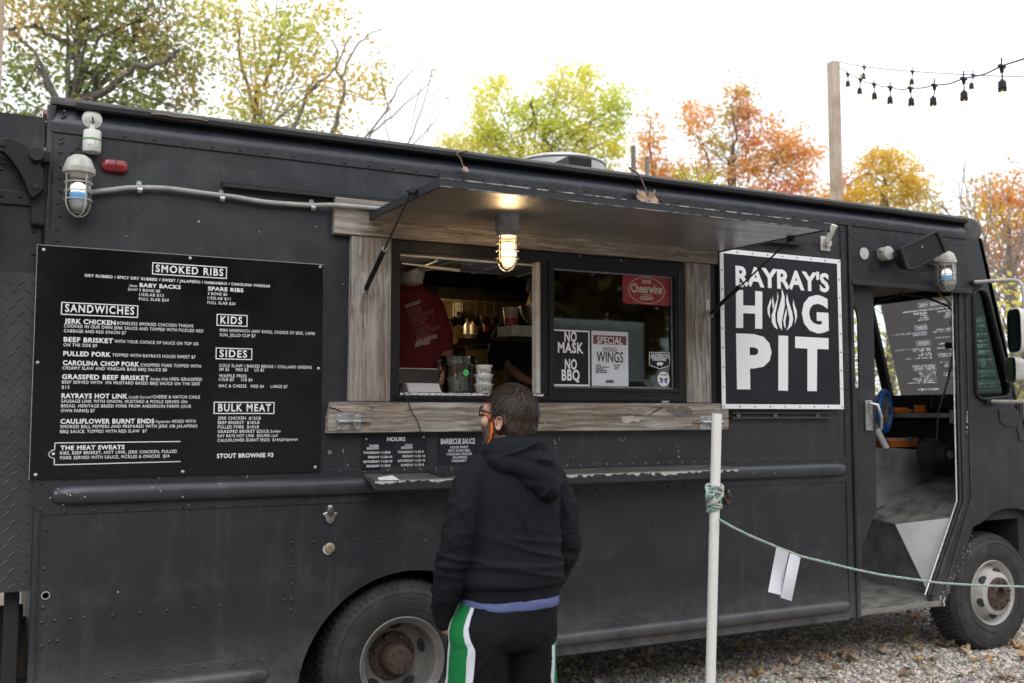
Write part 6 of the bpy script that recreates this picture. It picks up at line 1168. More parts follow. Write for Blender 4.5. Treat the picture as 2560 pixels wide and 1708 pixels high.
# ================================================================== TIMBER POSTS AND STRING LIGHTS
def post(x, ytop, ybot, d, wpx, label):
    a, b = PD(x, ytop, d), PD(x, ybot, d); w_ = wpx*d/FPX/1.30; m = M(); c = a; T = Matrix.Rotation(R(-6), 4, 'Z')
    m.box(-w_/2, w_/2, -w_/2, w_/2, 0, a.z, T); m.v = [(v[0]+a.x, v[1]+a.y, v[2]) for v in m.v]
    return tag(build('timber_post', m, MT['post'], bevel=.004), label, 'post', 'timber posts behind the truck'), a
po, ptop = post(2083, 156, 500, 10.2, 29, 'tall square timber post carrying the string lights behind the cab')
post(0, -60, 345, 8.6, 30, 'square timber post at the left edge of the view')
def string(nodes, bulbs, label, rad, k_):
    """nodes: (px,py,depth) along the cable; bulbs: (px,py of fitting, px,py of socket centre, depth)"""
    p = [PD(*n_) for n_ in nodes]; e = empty('string_lights', tuple(p[0]), label, 'string lights', 'strings of festoon bulbs'); pts_ = []
    for i in range(len(p)-1):
        a, b, c, d = p[max(i-1, 0)], p[i], p[i+1], p[min(i+2, len(p)-1)]
        for k in range(8): t = k/8; pts_.append(.5*((2*b)+(-a+c)*t+(2*a-5*b+4*c-d)*t*t+(-a+3*b-3*c+d)*t**3))
    pts_.append(p[-1]); build('cord', M().tube(pts_, rad, 6), MT['cord'], e, smooth=70)
    for fx, fy, sx_, sy_, d in bulbs:
        f = PD(fx, fy, d); s_ = PD(sx_, sy_, d); u_ = d/FPX
        m = M(); m.cyl(f+Vector((0, 0, .045)), f+Vector((0, 0, .012)), .004, n=6); m.box(f.x-.022, f.x+.022, f.y-.008, f.y+.008, f.z-.009, f.z+.007); m.cyl(f+Vector((0, 0, -.01)), f+Vector((0, 0, -.034)), .012, .008, 10); build('clip', m, MT['blackm'], e)
        build('pendant_wire', M().tube([f+Vector((0, 0, -.03)), f.lerp(s_, .6)+Vector((.004, 0, 0)), s_+Vector((0, 0, .025))], .0035, 5), MT['blackm'], e)
        build('socket', M().lathe([(.001, .032), (.008, .032), (.009, .026), (.018, .021), (.020, .010), (.020, -.012), (.0225, -.014), (.0225, -.019), (.020, -.020), (.020, -.025), (.0215, -.026), (.0215, -.030), (.001, -.030)], tuple(s_), 'z', 14), MT['black'], e, smooth=40)
        build('bulb', M().lathe([(.012, -.030), (.015, -.042), (.024, -.058), (.026, -.076), (.025, -.092), (.016, -.106), (.001, -.111)], tuple(s_), 'z', 14), MT['bulbglass'], e, smooth=70)
        build('filament', M().ell((s_.x, s_.y, s_.z-.042), (.010, .010, .010), 8, 6), MT['filament'], e)
MT['cord'] = pbr('string_light_cord', (.03, .03, .045), .5)
def q5(cx, cy, d): return (2040+cx/3.92, 100+cy/3.92, d)
fb = [((215,262),(217,345),10.6),((312,335),(312,428),9.9),((435,385),(427,498),9.2),((570,432),(572,548),8.5),((728,462),(725,588),7.9),((925,470),(933,605),7.2),((1160,443),(1148,598),6.5),((1447,378),(1450,545),5.9),((1820,258),(1825,445),5.2)]
string([q5(190,210,10.3), q5(215,262,10.5), q5(312,325,9.9), q5(435,385,9.2), q5(500,420,8.8), q5(570,430,8.5), q5(640,455,8.2), q5(728,463,7.9), q5(830,486,7.55), q5(925,474,7.2), q5(1050,470,6.85), q5(1160,444,6.5), q5(1300,430,6.15), q5(1447,380,5.9), q5(1650,335,5.5), q5(1820,256,5.2), q5(2038,185,4.9), q5(2300,90,4.6)],
       [(2040+a[0]/3.92, 100+a[1]/3.92, 2040+b[0]/3.92, 100+b[1]/3.92, d) for a, b, d in fb], 'nearer string of festoon bulbs sweeping from the post to the upper right', .0042, 0)
string([q5(200,208,10.3), q5(470,262,10.2), q5(945,308,9.9), q5(1530,343,9.2), q5(2038,362,9.0), q5(2400,365,8.9)], [(2040+a[0]/3.92, 100+a[1]/3.92, 2040+b[0]/3.92, 100+b[1]/3.92, d) for a, b, d in (((472,262),(465,355),10.2),((945,308),(938,410),9.9),((1540,343),(1523,450),9.2))], 'farther thin string of festoon bulbs running level to the right edge', .004, 1)
wr_ = M().tube([PD(*q5(200,205,10.3)), PD(*q5(560,405,8.6)), PD(*q5(760,438,7.9)), PD(*q5(950,434,7.2)), PD(*q5(1160,408,6.5)), PD(*q5(1445,340,5.9)), PD(*q5(1810,225,5.2)), PD(*q5(2038,115,4.9))], .0015, 5)
tag(build('support_wire', wr_, MT['zinc']), 'thin steel wire carrying the nearer string of bulbs', 'wire')
# ================================================================== TREES
def np_mesh(name, V, F4, mat_, cols=None, parent=None):
    me = bpy.data.meshes.new(name); me.vertices.add(len(V)); me.vertices.foreach_set('co', V.astype('f').ravel()); k = F4.shape[1]
    me.loops.add(F4.size); me.loops.foreach_set('vertex_index', F4.ravel().astype('i')); me.polygons.add(len(F4)); me.polygons.foreach_set('loop_start', (np.arange(len(F4))*k).astype('i'))
    if cols is not None: at = me.color_attributes.new('tint', 'FLOAT_COLOR', 'POINT'); at.data.foreach_set('color', cols.astype('f').ravel())
    me.update(); me.materials.append(mat_); o = bpy.data.objects.new(name, me); linkp(o, parent); return o
def leaves(C_, size, pal, rs, flat=.25):
    n = len(C_); s_ = size*rs.uniform(.6, 1.25, n)
    u = rs.normal(size=(n, 3)); u[:, 2] *= .7; u /= np.linalg.norm(u, axis=1)[:, None]; w_ = rs.normal(size=(n, 3)); v = np.cross(u, w_); v /= np.linalg.norm(v, axis=1)[:, None]; nn = np.cross(u, v)
    a = s_[:, None]
    V = np.stack([C_-u*a, C_+v*a*.55+nn*a*.15-u*a*.15, C_+u*a, C_-v*a*.55+nn*a*.15-u*a*.15], 1).reshape(-1, 3)
    return V, np.arange(4*n).reshape(-1, 4)
def tree(name, label, trunk, limbs, blobs, dens, size, pal, seed, bark='bark', depth_f=.8, group='autumn trees behind the truck', tr=.16, bw=1.0, cl=.22, twigs=0, tint=None):
    """trunk: (px,py,depth) base point; blobs: (px,py,radius_px,depth[,palette index]); limbs: polylines of photo points at blob depth"""
    rs = np.random.RandomState(seed); b0 = PD(*trunk); base = Vector((b0.x, b0.y, 0)); e = empty(name, tuple(base), label, 'tree', group)
    tips = []; m = M(); d0 = trunk[2]
    for L_ in limbs:
        p = [PD(*q_[:3]) for q_ in L_[0]]; r0, r1 = L_[1], L_[2]; out = []
        for i in range(len(p)-1):
            for k in range(4):
                t = k/4; out.append(p[i].lerp(p[i+1], t)+Vector(rs.normal(size=3))*r0*.4)
        out.append(p[-1]); m.tube(out, [(r0+(r1-r0)*i/(len(out)-1))*.62 for i in range(len(out))], 7)
    cen = []; pc = []; top = PD(trunk[0], trunk[1], d0)
    m.tube([base+Vector((0, 0, -.1)), base.lerp(top, .5)+Vector((.1, 0, 0)), top], [tr*1.25, tr, tr*.8], 9)
    for b in blobs:
        c = np.array(PD(b[0], b[1], b[3])); r = b[2]*b[3]/FPX; n = max(8, int(dens*2.7*(r/.8)**2)); k = max(4, int(n/60))
        dr = rs.normal(size=(k, 3)); dr /= np.linalg.norm(dr, axis=1)[:, None]; cc = c+dr*(rs.uniform(.15, 1, k)**.5*r)[:, None]*np.array([1, depth_f, .9])
        # twig from nearest limb/trunk top into the clump
        for q_ in cc[::4]:
            o_ = Vector(c)-Vector((0, 0, r*.6)); mid = o_.lerp(Vector(q_), .5)+Vector(rs.normal(size=3))*r*.12; m.tube([o_, mid, Vector(q_)], [.018*bw*r**.5, .010*bw*r**.5, .004], 4, cap=False)
        st = Vector((top.x, top.y, top.z)); m.tube([st, st.lerp(Vector(c), .5)+Vector((0, 0, .2))+Vector(rs.normal(size=3))*.2, Vector(c)-Vector((0, 0, r*.6))], [tr*.22*bw, .03*bw, .018*bw], 6, cap=False)
        ii = rs.randint(0, k, n); cl_r = r*cl+.10; pts_ = cc[ii]+rs.normal(size=(n, 3))*cl_r*np.array([1, 1, .75]); cen.append(pts_)
        base_c = np.array(pal[b[4] if len(b) > 4 else 0]); j = rs.randint(0, len(base_c), k); col = base_c[j][ii]; pc.append(col*rs.uniform(.72, 1.2, (n, 1)))
    build('trunk', m, MT[bark], e, smooth=70)
    Cn = np.concatenate(cen); pc = np.clip(np.concatenate(pc)*1.2+np.array([.10, .095, .045]), 0, .9); V, F4 = leaves(Cn, size*.88, pal, rs); cols = np.ones((len(Cn), 4, 4)); cols[..., :3] = pc[:, None]
    np_mesh('crown', V, F4, MT['leaf'], cols.reshape(-1, 4), e); return e
G1 = [(.22,.27,.07),(.30,.30,.10),(.16,.22,.06)]; G2 = [(.46,.33,.09),(.52,.36,.10),(.40,.22,.10)]; YG = [(.50,.50,.10),(.58,.56,.14),(.40,.45,.10)]; YO = [(.70,.46,.12),(.68,.52,.16),(.60,.50,.14)]
BY = [(.74,.66,.12),(.68,.62,.10),(.56,.56,.09),(.76,.66,.18)]; BG = [(.54,.58,.08),(.60,.60,.09),(.44,.50,.08)]; OR = [(.76,.34,.10),(.72,.40,.13),(.66,.28,.12)]; OB = [(.58,.38,.15),(.50,.40,.14),(.66,.36,.18)]; RD = [(.62,.16,.12),(.58,.22,.12)]; YO2 = [(.80,.48,.07),(.76,.52,.08),(.68,.44,.08)]
# 1 oak-like tree upper left
D = 15
tree('oak_tree', 'green and bronze tree with dark limbs at the upper left', (170,300,D), [([(165,520,D),(172,300,D),(190,160,D),(215,60,D),(225,-60,D)], .16, .10), ([(200,255,D),(260,235,D-.3),(330,175,D-.5),(410,155,D-.5),(450,125,D-.5)], .11, .05), ([(180,210,D),(250,160,D),(300,120,D),(345,60,D),(370,20,D)], .09, .05), ([(190,130,D),(130,90,D),(80,60,D),(20,75,D)], .07, .04), ([(100,360,D),(140,310,D),(240,225,D),(290,140,D)], .09,.04), ([(205,90,D),(270,40,D),(330,-10,D)], .06,.03)],
     [(60,40,110,D,1),(190,30,130,D,0),(330,40,120,D,2),(430,60,90,D,2),(60,180,80,D,0),(130,150,70,D+1,0),(300,150,110,D,0),(420,150,80,D,2),(60,290,80,D+.5,0),(60,380,60,D,0),(230,240,60,D,0),(380,235,90,D,0),(450,240,60,D,2),(300,260,60,D+.6,0),(150,330,50,D+1,0),(170,-40,120,D,1),(400,-30,100,D,0)], 430, .058, [G1, [(.40,.36,.10),(.55,.38,.12),(.50,.30,.10)], [(.32,.30,.11),(.42,.27,.13),(.26,.28,.09)]], 1, tr=.2, bw=.9, cl=.26)
# 2 sparse yellow-green tree
D = 17
tree('yellow_green_tree', 'sparse yellow-green tree with bare twigs left of centre', (660,330,D), [([(660,520,D),(650,300,D),(640,240,D),(690,150,D),(720,60,D)], .10, .03), ([(700,400,D),(770,230,D),(820,190,D),(880,90,D)], .06, .02), ([(830,340,D),(860,210,D),(830,100,D)], .07, .02), ([(640,300,D),(600,120,D),(590,20,D)], .06, .02), ([(900,360,D),(960,280,D),(1010,200,D),(1060,150,D)], .035, .010), ([(915,350,D),(980,290,D),(1050,230,D),(1100,170,D)], .03, .008), ([(850,200,D),(890,120,D),(930,80,D),(960,70,D)], .035,.01)],
     [(560,60,70,D,0),(640,60,80,D,1),(760,50,90,D,0),(830,40,55,D,1),(560,160,60,D,0),(620,190,60,D,1),(720,160,80,D,0),(800,170,70,D,1),(600,270,60,D,0),(680,260,70,D,1),(760,270,70,D,0),(850,250,70,D,1),(910,190,50,D,1),(930,230,40,D,1),(640,330,60,D,0),(760,340,50,D,0),(860,330,40,D,1),(690,-20,110,D,0),(550,330,30,D,0)], 300, .060, [YG, YO], 2, bark='barkpale', tr=.10, bw=.40, cl=.3)
# wispy sprays right of it
tree('wispy_sapling', 'nearly bare sapling with a few pale leaves above the roof', (1010,420,D), [([(1010,520,D),(1010,380,D),(1050,290,D),(1075,200,D),(1085,150,D)], .03, .006), ([(1015,380,D),(1090,300,D),(1120,230,D)], .02, .005), ([(990,400,D),(960,300,D),(1010,180,D)], .02,.005)], [(1060,170,40,D,0),(940,90,30,D,0),(1090,240,30,D,0)], 22, .05, [YG], 3, tr=.03, bw=.3)
# 3 bright yellow-green maple centre
D = 24
tree('bright_maple', 'bright yellow-green maple in the middle above the truck roof', (1330,450,D), [([(1400,560,D),(1390,400,D),(1350,320,D),(1330,250,D)], .14, .05), ([(1290,480,D),(1310,340,D),(1340,290,D)], .10, .04), ([(1460,480,D),(1430,380,D),(1480,300,D)], .08,.03)],
     [(1245,225,50,D,0),(1310,270,55,D,1),(1375,300,55,D,1),(1395,215,45,D,0),(1455,200,48,D,0),(1450,260,50,D,0),(1520,250,55,D,1),(1550,285,38,D,1),(1215,290,45,D,0),(1260,340,55,D,1),(1330,370,60,D,0),(1400,350,60,D,1),(1470,350,55,D,0),(1520,330,40,D,1),(1190,330,40,D,0),(1150,380,45,D,2),(1115,375,30,D,2),(1210,400,55,D,0),(1290,420,60,D,0),(1360,440,60,D,1),(1440,430,60,D,0),(1520,400,48,D,0),(1545,370,30,D,0),(1490,450,50,D,0),(1480,175,20,D,0),(1410,170,18,D,0)], 480, .066, [BY, BG, [(.74,.66,.22),(.70,.60,.16)]], 4, tr=.14, bw=.6, cl=.17)
# 4 orange trees
D = 26
tree('orange_tree', 'small bare-topped orange tree beside the tree stubs', (1640,460,D), [([(1640,600,D),(1630,400,D),(1625,290,D)], .08, .02)], [(1625,290,22,D,0),(1620,340,34,D,0),(1650,400,50,D,0),(1610,400,30,D,0),(1700,440,45,D,1),(1640,455,50,D,0)], 430, .068, [OR, OB], 5, tr=.08, bw=.4)
tree('orange_maple', 'tall orange and red maple left of the timber post', (1830,420,D), [([(1830,600,D),(1828,400,D),(1835,330,D),(1825,260,D)], .10, .03), ([(1790,560,D),(1770,400,D),(1740,330,D)], .08, .02), ([(1900,520,D),(1930,420,D),(1960,380,D)], .07,.02)],
     [(1745,270,36,D,0),(1750,320,45,D,0),(1770,380,40,D,1),(1830,240,42,D,1),(1840,290,45,D,1),(1865,270,32,D,3),(1880,330,30,D,3),(1820,350,35,D,1),(1930,330,48,D,0),(1980,360,50,D,0),(2020,380,35,D,0),(1900,390,50,D,0),(1960,410,60,D,1),(2010,440,50,D,0),(1880,450,50,D,0),(1780,450,40,D,1),(1940,475,50,D,3),(1840,430,40,D,1),(2050,470,50,D,0),(1850,225,26,D,0)], 400, .070, [OR, OB, OB, RD], 6, tr=.12, bw=.5, cl=.2)
tree('golden_maple', 'round golden-orange maple right of the timber post', (2210,480,D), [([(2210,620,D),(2210,440,D)], .10, .04)], [(2190,420,45,D,1),(2230,405,40,D,0),(2270,440,48,D,0),(2180,470,60,D,0),(2240,480,60,D,1),(2300,490,45,D,0),(2130,480,50,D,0),(2110,450,25,D,3),(2340,520,28,D,1),(2225,395,22,D,0),(2175,395,20,D,1),(2120,520,40,D,0)], 430, .072, [YO2, [(.56,.46,.10),(.64,.42,.10)], OR, RD], 7, tr=.12, bw=.5, cl=.18)
D = 20
tree('red_maple', 'orange-red tree behind the bare branches at the right edge', (2530,700,D), [([(2540,1100,D),(2530,700,D),(2520,560,D)], .12, .05)], [(2480,480,50,D,0),(2540,470,50,D,0),(2560,540,60,D,0),(2500,560,60,D,1),(2480,640,50,D,0),(2560,640,60,D,0),(2520,700,55,D,0),(2440,520,30,D,1),(2600,560,80,D,0)], 420, .068, [OR, YO2], 8, tr=.12, bw=.5, cl=.3)
tree('yellow_bush', 'yellow and green bush behind the wing mirrors', (2540,1000,12.5), [], [(2490,740,40,12.5,0),(2470,700,22,12.5,0),(2530,800,40,12.5,0),(2560,740,40,12.5,0),(2550,880,45,12.5,1),(2520,930,40,12.5,1),(2560,960,50,12.5,1),(2600,860,70,12.5,1),(2560,1040,50,12.5,1),(2520,1010,40,12.5,1)], 420, .045, [[(.60,.50,.09),(.50,.48,.10)], [(.22,.26,.07),(.34,.36,.09),(.28,.24,.08)]], 9, tr=.04, bw=.4, group='bushes behind the truck')
# bare branching tree in front of the red maple
def bare(seed, base, label, n0, spread=1):
    rs = random.Random(seed); b0 = PD(*base); e = empty('bare_tree', (b0.x, b0.y, 0), label, 'tree', 'autumn trees behind the truck'); m = M(); up = Vector((0, 0, 1))
    def grow(p, d, L, r, lv):
        pts_ = [p]; 
        for k in range(4): d = (d+Vector((rs.uniform(-1, 1), rs.uniform(-1, 1), rs.uniform(-.3, .6)))*.10).normalized(); p = p+d*L/4; pts_.append(p)
        m.tube(pts_, [r, r*.9, r*.82, r*.74, r*.66], 5 if lv > 1 else 7, cap=False)
        if lv >= 6: return
        for _ in range(3 if lv in (1, 3) else 2):
            nd_ = (d+Vector((rs.uniform(-1, 1), rs.uniform(-1, 1), rs.uniform(-.1, .5)))*.52).normalized(); grow(pts_[-1] if _ == 0 else pts_[rs.randint(2, 4)], nd_, L*rs.uniform(.66, .86), r*.60, lv+1)
    grow(Vector((b0.x, b0.y, 0)), Vector((rs.uniform(-.1, .1), 0, 1)), n0*.40, .07, 0); grow(Vector((b0.x+.2, b0.y, 0)), Vector((-.28*spread, 0, 1)).normalized(), n0*.38, .055, 1); grow(Vector((b0.x+.3, b0.y, 0)), Vector((.2, 0, 1)).normalized(), n0*.38, .055, 1)
    build('trunk', m, MT['barkpale'], e, smooth=70)
bare(11, (2505, 1090, 15), 'bare grey-branched tree at the right edge of the view', 4.0)
bare(5, (2600, 1090, 16), 'second bare tree, cut off by the right edge', 4.2)
# snags and a leafy sprig above the roof
for x, y0_, w_, lb in ((1583, 366, 14, 'taller dark dead stub left of the orange tree'), (1617, 393, 12, 'shorter pale dead stub beside the taller one')):
    a = PD(x, y0_, 18); tag(build('dead_trunk', M().tube([(a.x+.1, a.y, 0), (a.x, a.y, a.z*.6), tuple(a)], [w_*18/FPX*.7, w_*18/FPX*.55, w_*18/FPX*.45], 9), MT['barkpale' if w_ == 12 else 'bark'], smooth=60), lb, 'dead trunk')
rs = np.random.RandomState(21); e = empty('leafy_sprig', tuple(PD(1740, 470, 7.6)), 'bright yellow compound leaves rising just above the roof edge', 'plant'); m = M(); V_ = []; Cc = []
for x0, y0_, x1, y1_ in ((1735,480,1700,418),(1750,480,1740,415),(1760,480,1785,432),(1745,490,1712,455),(1790,490,1800,470),(1725,480,1690,440)):
    a, b = PD(x0, y0_, 7.6), PD(x1, y1_, 7.6); m.tube([a, b], .004, 5)
    for k in range(1, 7):
        p = a.lerp(b, k/6); t = (b-a).normalized(); s_ = Vector((t.z, 0, -t.x))
        for sg in (-1, 1) if k < 6 else (0,):
            d = (t*.6+s_*sg).normalized() if sg else t; n_ = d.cross(Vector((0, 1, .3))).normalized(); L_ = .055*rs.uniform(.8, 1.2); w_ = L_*.26; V_ += [p, p+d*L_*.5+n_*w_, p+d*L_, p+d*L_*.5-n_*w_]; Cc += [(.66*rs.uniform(.8, 1.1), .56*rs.uniform(.8, 1.1), .05, 1)]*4
build('stems', m, MT['twig'], e); np_mesh('leaves', np.array([tuple(v) for v in V_]), np.arange(len(V_)).reshape(-1, 4), MT['leaf'], np.array(Cc), e)
# trees on the viewer's side of the yard, seen only as reflections in glass and paint
for i, (x, y, h) in enumerate(((-9, -22, 9), (-3, -24, 11), (3, -23, 9.5), (9, -25, 12), (15, -21, 10), (21, -17, 11), (-16, -16, 10), (27, -10, 10))):
    rs = np.random.RandomState(60+i); e = empty('yard_tree', (x, y, 0), 'tree across the yard facing the truck', 'tree', 'trees across the yard'); n = 4200; dr = rs.normal(size=(n, 3)); dr /= np.linalg.norm(dr, axis=1)[:, None]
    Cn = np.array([x, y, h*.58])+dr*(rs.uniform(.3, 1, n)**.5)[:, None]*np.array([3.6, 3, h*.46]); V, F4 = leaves(Cn, .36, None, rs); col = np.array([G1, OB, [(.30,.26,.08)]*3][i % 3])[rs.randint(0, 3, n)]*rs.uniform(.5, 1.0, (n, 1)); cols = np.ones((n, 4, 4)); cols[..., :3] = col[:, None]
    np_mesh('crown', V, F4, MT['leaf'], cols.reshape(-1, 4), e); build('trunk', M().tube([(x, y, 0), (x+.1, y, h*.6)], [.25, .12], 8), MT['bark'], e, smooth=60)
# ================================================================== FALLEN LEAVES ON THE GRAVEL
LM = [MT['tan'], pbr('dry_leaf_pale', (.58, .45, .34), .8, col2=(.40, .28, .19), ns=12, bump=60), pbr('dry_leaf_orange', (.52, .32, .15), .8, col2=(.36, .20, .10), ns=12, bump=60)]
lm_ = [build('fallen_leaf', leaf_shape(1.0, Matrix.Identity(4), .22+.12*i, 10+i), LM[i % 3], smooth=60) for i in range(6)]
for o in lm_: tag(o, 'curled brown leaf lying on the gravel by the truck', 'leaf', 'dry leaves on the gravel')
rs = random.Random(14); spots = []
for c_ in [(2355,1615),(2335,1650),(2300,1655),(2320,1672),(2380,1617),(2470,1655),(2490,1640),(2540,1620),(2530,1700),(2520,1690),(2260,1690),(2060,1700),(2075,1695),(2130,1650),(2200,1632),(2120,1650),(2440,1680),(2480,1672),(2270,1677),(1895,1690),(2000,1695),(1945,1680),(2060,1645),(1880,1655),(2230,1600),(2560,1615),(2548,1640),(2400,1690),(2555,1668)]: q = PZ(c_[0], c_[1], .02); spots.append((q.x, q.y))
for _ in range(75): spots.append((rs.uniform(3.2, 7.2), rs.uniform(-.9, 1.2) if rs.random() < .7 else rs.uniform(1, 3)))
for i, (x, y) in enumerate(spots):
    o = lm_[i] if i < 6 else lm_[rs.randint(0, 5)].copy()
    if i >= 6: COL.objects.link(o)
    s_ = rs.uniform(.032, .066); o.scale = (s_, s_, s_); o.location = (x, y, .026+rs.uniform(0, .012)); o.rotation_euler = (rs.uniform(-.35, .35), rs.uniform(-.35, .35), rs.uniform(0, 6.3))

tree('slit_bush', 'yellow shrub seen through the cab windows beyond the truck', (2150,1000,11), [], [(2120,800,30,11,0),(2135,850,35,11,0),(2150,780,35,11,0),(2200,930,40,11,0),(2230,980,40,11,0),(2120,900,35,11,1),(2160,880,40,11,1)], 500, .045, [[(.60,.50,.09),(.55,.52,.12)], [(.34,.36,.12),(.4,.38,.14)]], 19, tr=.04, bw=.4, group='bushes behind the truck')

# understorey far behind the truck: one mass of brush at the edge of the wood
rs = np.random.RandomState(90); n = 26000; xx = rs.uniform(-35, 60, n); dd = 30+xx*-.15+rs.uniform(0, 7, n); hh = np.abs(rs.normal(0, 1, n))*1.5*(1+.35*np.sin(xx*.9)+.25*np.sin(xx*2.3)); hh = np.clip(hh, 0, 3.9)
V, F4 = leaves(np.stack([xx, dd, hh], 1), .16, None, rs); pal_ = np.array([(.30,.30,.10),(.42,.38,.10),(.40,.26,.12),(.22,.24,.08),(.34,.24,.14)]); kk = (np.sin(xx*.7)*2.4+rs.normal(0, 1.2, n)+2).astype(int) % 5
cols = np.ones((n, 4, 4)); cols[..., :3] = (pal_[kk]*rs.uniform(.6, 1.15, (n, 1)))[:, None]; tag(np_mesh('understorey', V, F4, MT['leaf'], cols.reshape(-1, 4)), 'brown and green brush at the edge of the wood far behind', 'brush', kind='stuff')
rs = np.random.RandomState(91); n = 9000; xx = rs.uniform(-12, 22, n); yy2 = rs.uniform(-12, 26, n); V, F4 = leaves(np.stack([xx, yy2, rs.uniform(.008, .03, n)], 1), .055, None, rs); V[:, 2] = np.clip(V[:, 2], .004, .05)
cols = np.ones((n, 4, 4)); cols[..., :3] = (np.array([(.36,.24,.14),(.44,.30,.17),(.28,.18,.11)])[rs.randint(0, 3, n)]*rs.uniform(.7, 1.2, (n, 1)))[:, None]; tag(np_mesh('leaf_litter', V, F4, MT['leaf'], cols.reshape(-1, 4)), 'scattered leaf litter over the yard gravel', 'leaf litter', kind='stuff')
# ================================================================== PEOPLE
def remesh(m, vox, sm=6, name='tmp', fac=.5):
    me = bpy.data.meshes.new(name); me.from_pydata(m.v, [], m.f); o = bpy.data.objects.new(name, me); COL.objects.link(o)
    md = o.modifiers.new('r', 'REMESH'); md.mode = 'VOXEL'; md.voxel_size = vox
    if sm: s = o.modifiers.new('s', 'SMOOTH'); s.iterations = sm; s.factor = fac
    dg = bpy.context.evaluated_depsgraph_get(); dg.update(); r = bpy.data.meshes.new_from_object(o.evaluated_get(dg)); bpy.data.objects.remove(o); bpy.data.meshes.remove(me); return r
def arr(me): a = np.empty(len(me.vertices)*3, 'f'); me.vertices.foreach_get('co', a); return a.reshape(-1, 3)
def nrm(me): a = np.empty(len(me.vertices)*3, 'f'); me.vertices.foreach_get('normal', a); return a.reshape(-1, 3)
def link_mesh(name, me, mat_, parent, T, smooth=True):
    for q in (mat_ if isinstance(mat_, (list, tuple)) else [mat_]): me.materials.append(q)
    me.polygons.foreach_set('use_smooth', [smooth]*len(me.polygons)); me.name = name; me.transform(T); me.update(); o = bpy.data.objects.new(name, me); linkp(o, parent); return o
def crv(pts, n):
    out = []; L = len(pts)
    for i in range(L-1):
        a, b, c, d = pts[max(i-1, 0)], pts[i], pts[i+1], pts[min(i+2, L-1)]
        for k in range(n):
            t = k/n; out.append(tuple(.5*(2*b[j]+(-a[j]+c[j])*t+(2*a[j]-5*b[j]+4*c[j]-d[j])*t*t+(-a[j]+3*b[j]-3*c[j]+d[j])*t**3) for j in range(len(b))))
    out.append(tuple(pts[-1])); return out
def limb(m, pts, n=18, sub=5):
    """pts: (x,y,z,r)"""
    c = crv(pts, sub); P_ = [Vector(q[:3]) for q in c]; r = [q[3] for q in c]
    h0 = (P_[0]-P_[1]).normalized(); h1 = (P_[-1]-P_[-2]).normalized()
    P_ = [P_[0]+h0*r[0]*.9, P_[0]+h0*r[0]*.6]+P_+[P_[-1]+h1*r[-1]*.6, P_[-1]+h1*r[-1]*.9]; r = [r[0]*.35, r[0]*.78]+r+[r[-1]*.78, r[-1]*.35]; m.tube(P_, r, n)
def stack(m, rows, n=40, sub=5, e=2.3):
    """rows: (z, cx, cy, rx, ry) vertical loft of super-ellipses"""
    rs = []
    for z, cx, cy, rx, ry in crv(rows, sub):
        rs.append([(cx+rx*math.copysign(abs(math.cos(a))**(2/e), math.cos(a)), cy+ry*math.copysign(abs(math.sin(a))**(2/e), math.sin(a)), z) for a in [2*PI*k/n for k in range(n)]])
    m.rings(rs)
def head_parts(m):
    m.ell((0, -.012, .022), (.077, .098, .100), 24, 16); m.ell((0, .030, -.045), (.060, .068, .068), 20, 14); m.ell((0, .062, -.088), (.030, .030, .024), 14, 10)
    m.ell((0, .086, .028), (.050, .016, .030), 14, 10)
    for s_ in (-1, 1): m.ell((s_*.045, .066, -.018), (.026, .026, .026), 12, 8)
    m.add([Vector(v) for v in [(-.012,.085,.020),(.012,.085,.020),(-.019,.088,-.030),(.019,.088,-.030),(0,.122,-.024),(0,.098,.018),(0,.08,-.038)]], [(0,2,4,5),(5,4,3,1),(2,6,4),(4,6,3),(0,5,1),(0,1,3,6,2)])
    m.ell((0, .092, -.058), (.024, .012, .010), 12, 8)
    limb(m, [(0, -.022, -.06, .058), (0, -.035, -.13, .060), (0, -.04, -.20, .068)], 18)
def ear(m, s_):
    o = []; 
    for k in range(14):
        a = 2*PI*k/14; o.append(Vector((s_*(.078+.013*(1 if -1.9 < a-PI < 1.2 else .5)), -.012-.014*math.cos(a)*(1+.15*math.sin(a)), -.014+.027*math.sin(a))))
    m.tube(o, .0045, 7, close=True); m.ell((s_*.078, -.004, -.036), (.006, .008, .010), 10, 8)
    m.ell((s_*.079, -.012, -.014), (.004, .013, .023), 12, 8); m.ell((s_*.083, .004, -.010), (.005, .005, .008), 8, 6)
def hand(m, T, curl=.5, s_=1):
    """palm and five fingers, pointing down local -Z, thumb towards +Y, back of hand towards s_*X"""
    mm = M(); limb(mm, [(0, 0, .02, .024), (0, .004, -.02, .026)], 12, 3); mm.ell((0, .004, -.045), (.015, .040, .046), 16, 10)
    for i, (y, L_) in enumerate(((.031, .072), (.011, .080), (-.010, .075), (-.029, .060))):
        a = curl*(.5+.1*i); p = Vector((0, y, -.078)); pts_ = [(p.x, p.y, p.z, .0095)]; d = Vector((0, y*1.2, -1)).normalized()
        for q_ in range(3):
            ang = a*(q_+1)*.7; p = p+Vector((-s_*math.sin(ang), d.y*.3, -math.cos(ang)))*L_*(.42, .32, .26)[q_]; pts_.append((p.x, p.y, p.z, (.0088, .0080, .0066)[q_]))
        limb(mm, pts_, 10, 3)
    limb(mm, [(0, .026, -.018, .013), (-s_*.010, .048, -.045, .0115), (-s_*.018, .056, -.072, .0095), (-s_*.022, .056, -.094, .0078)], 10, 3)
    m.merge(mm, lambda v: T @ v)
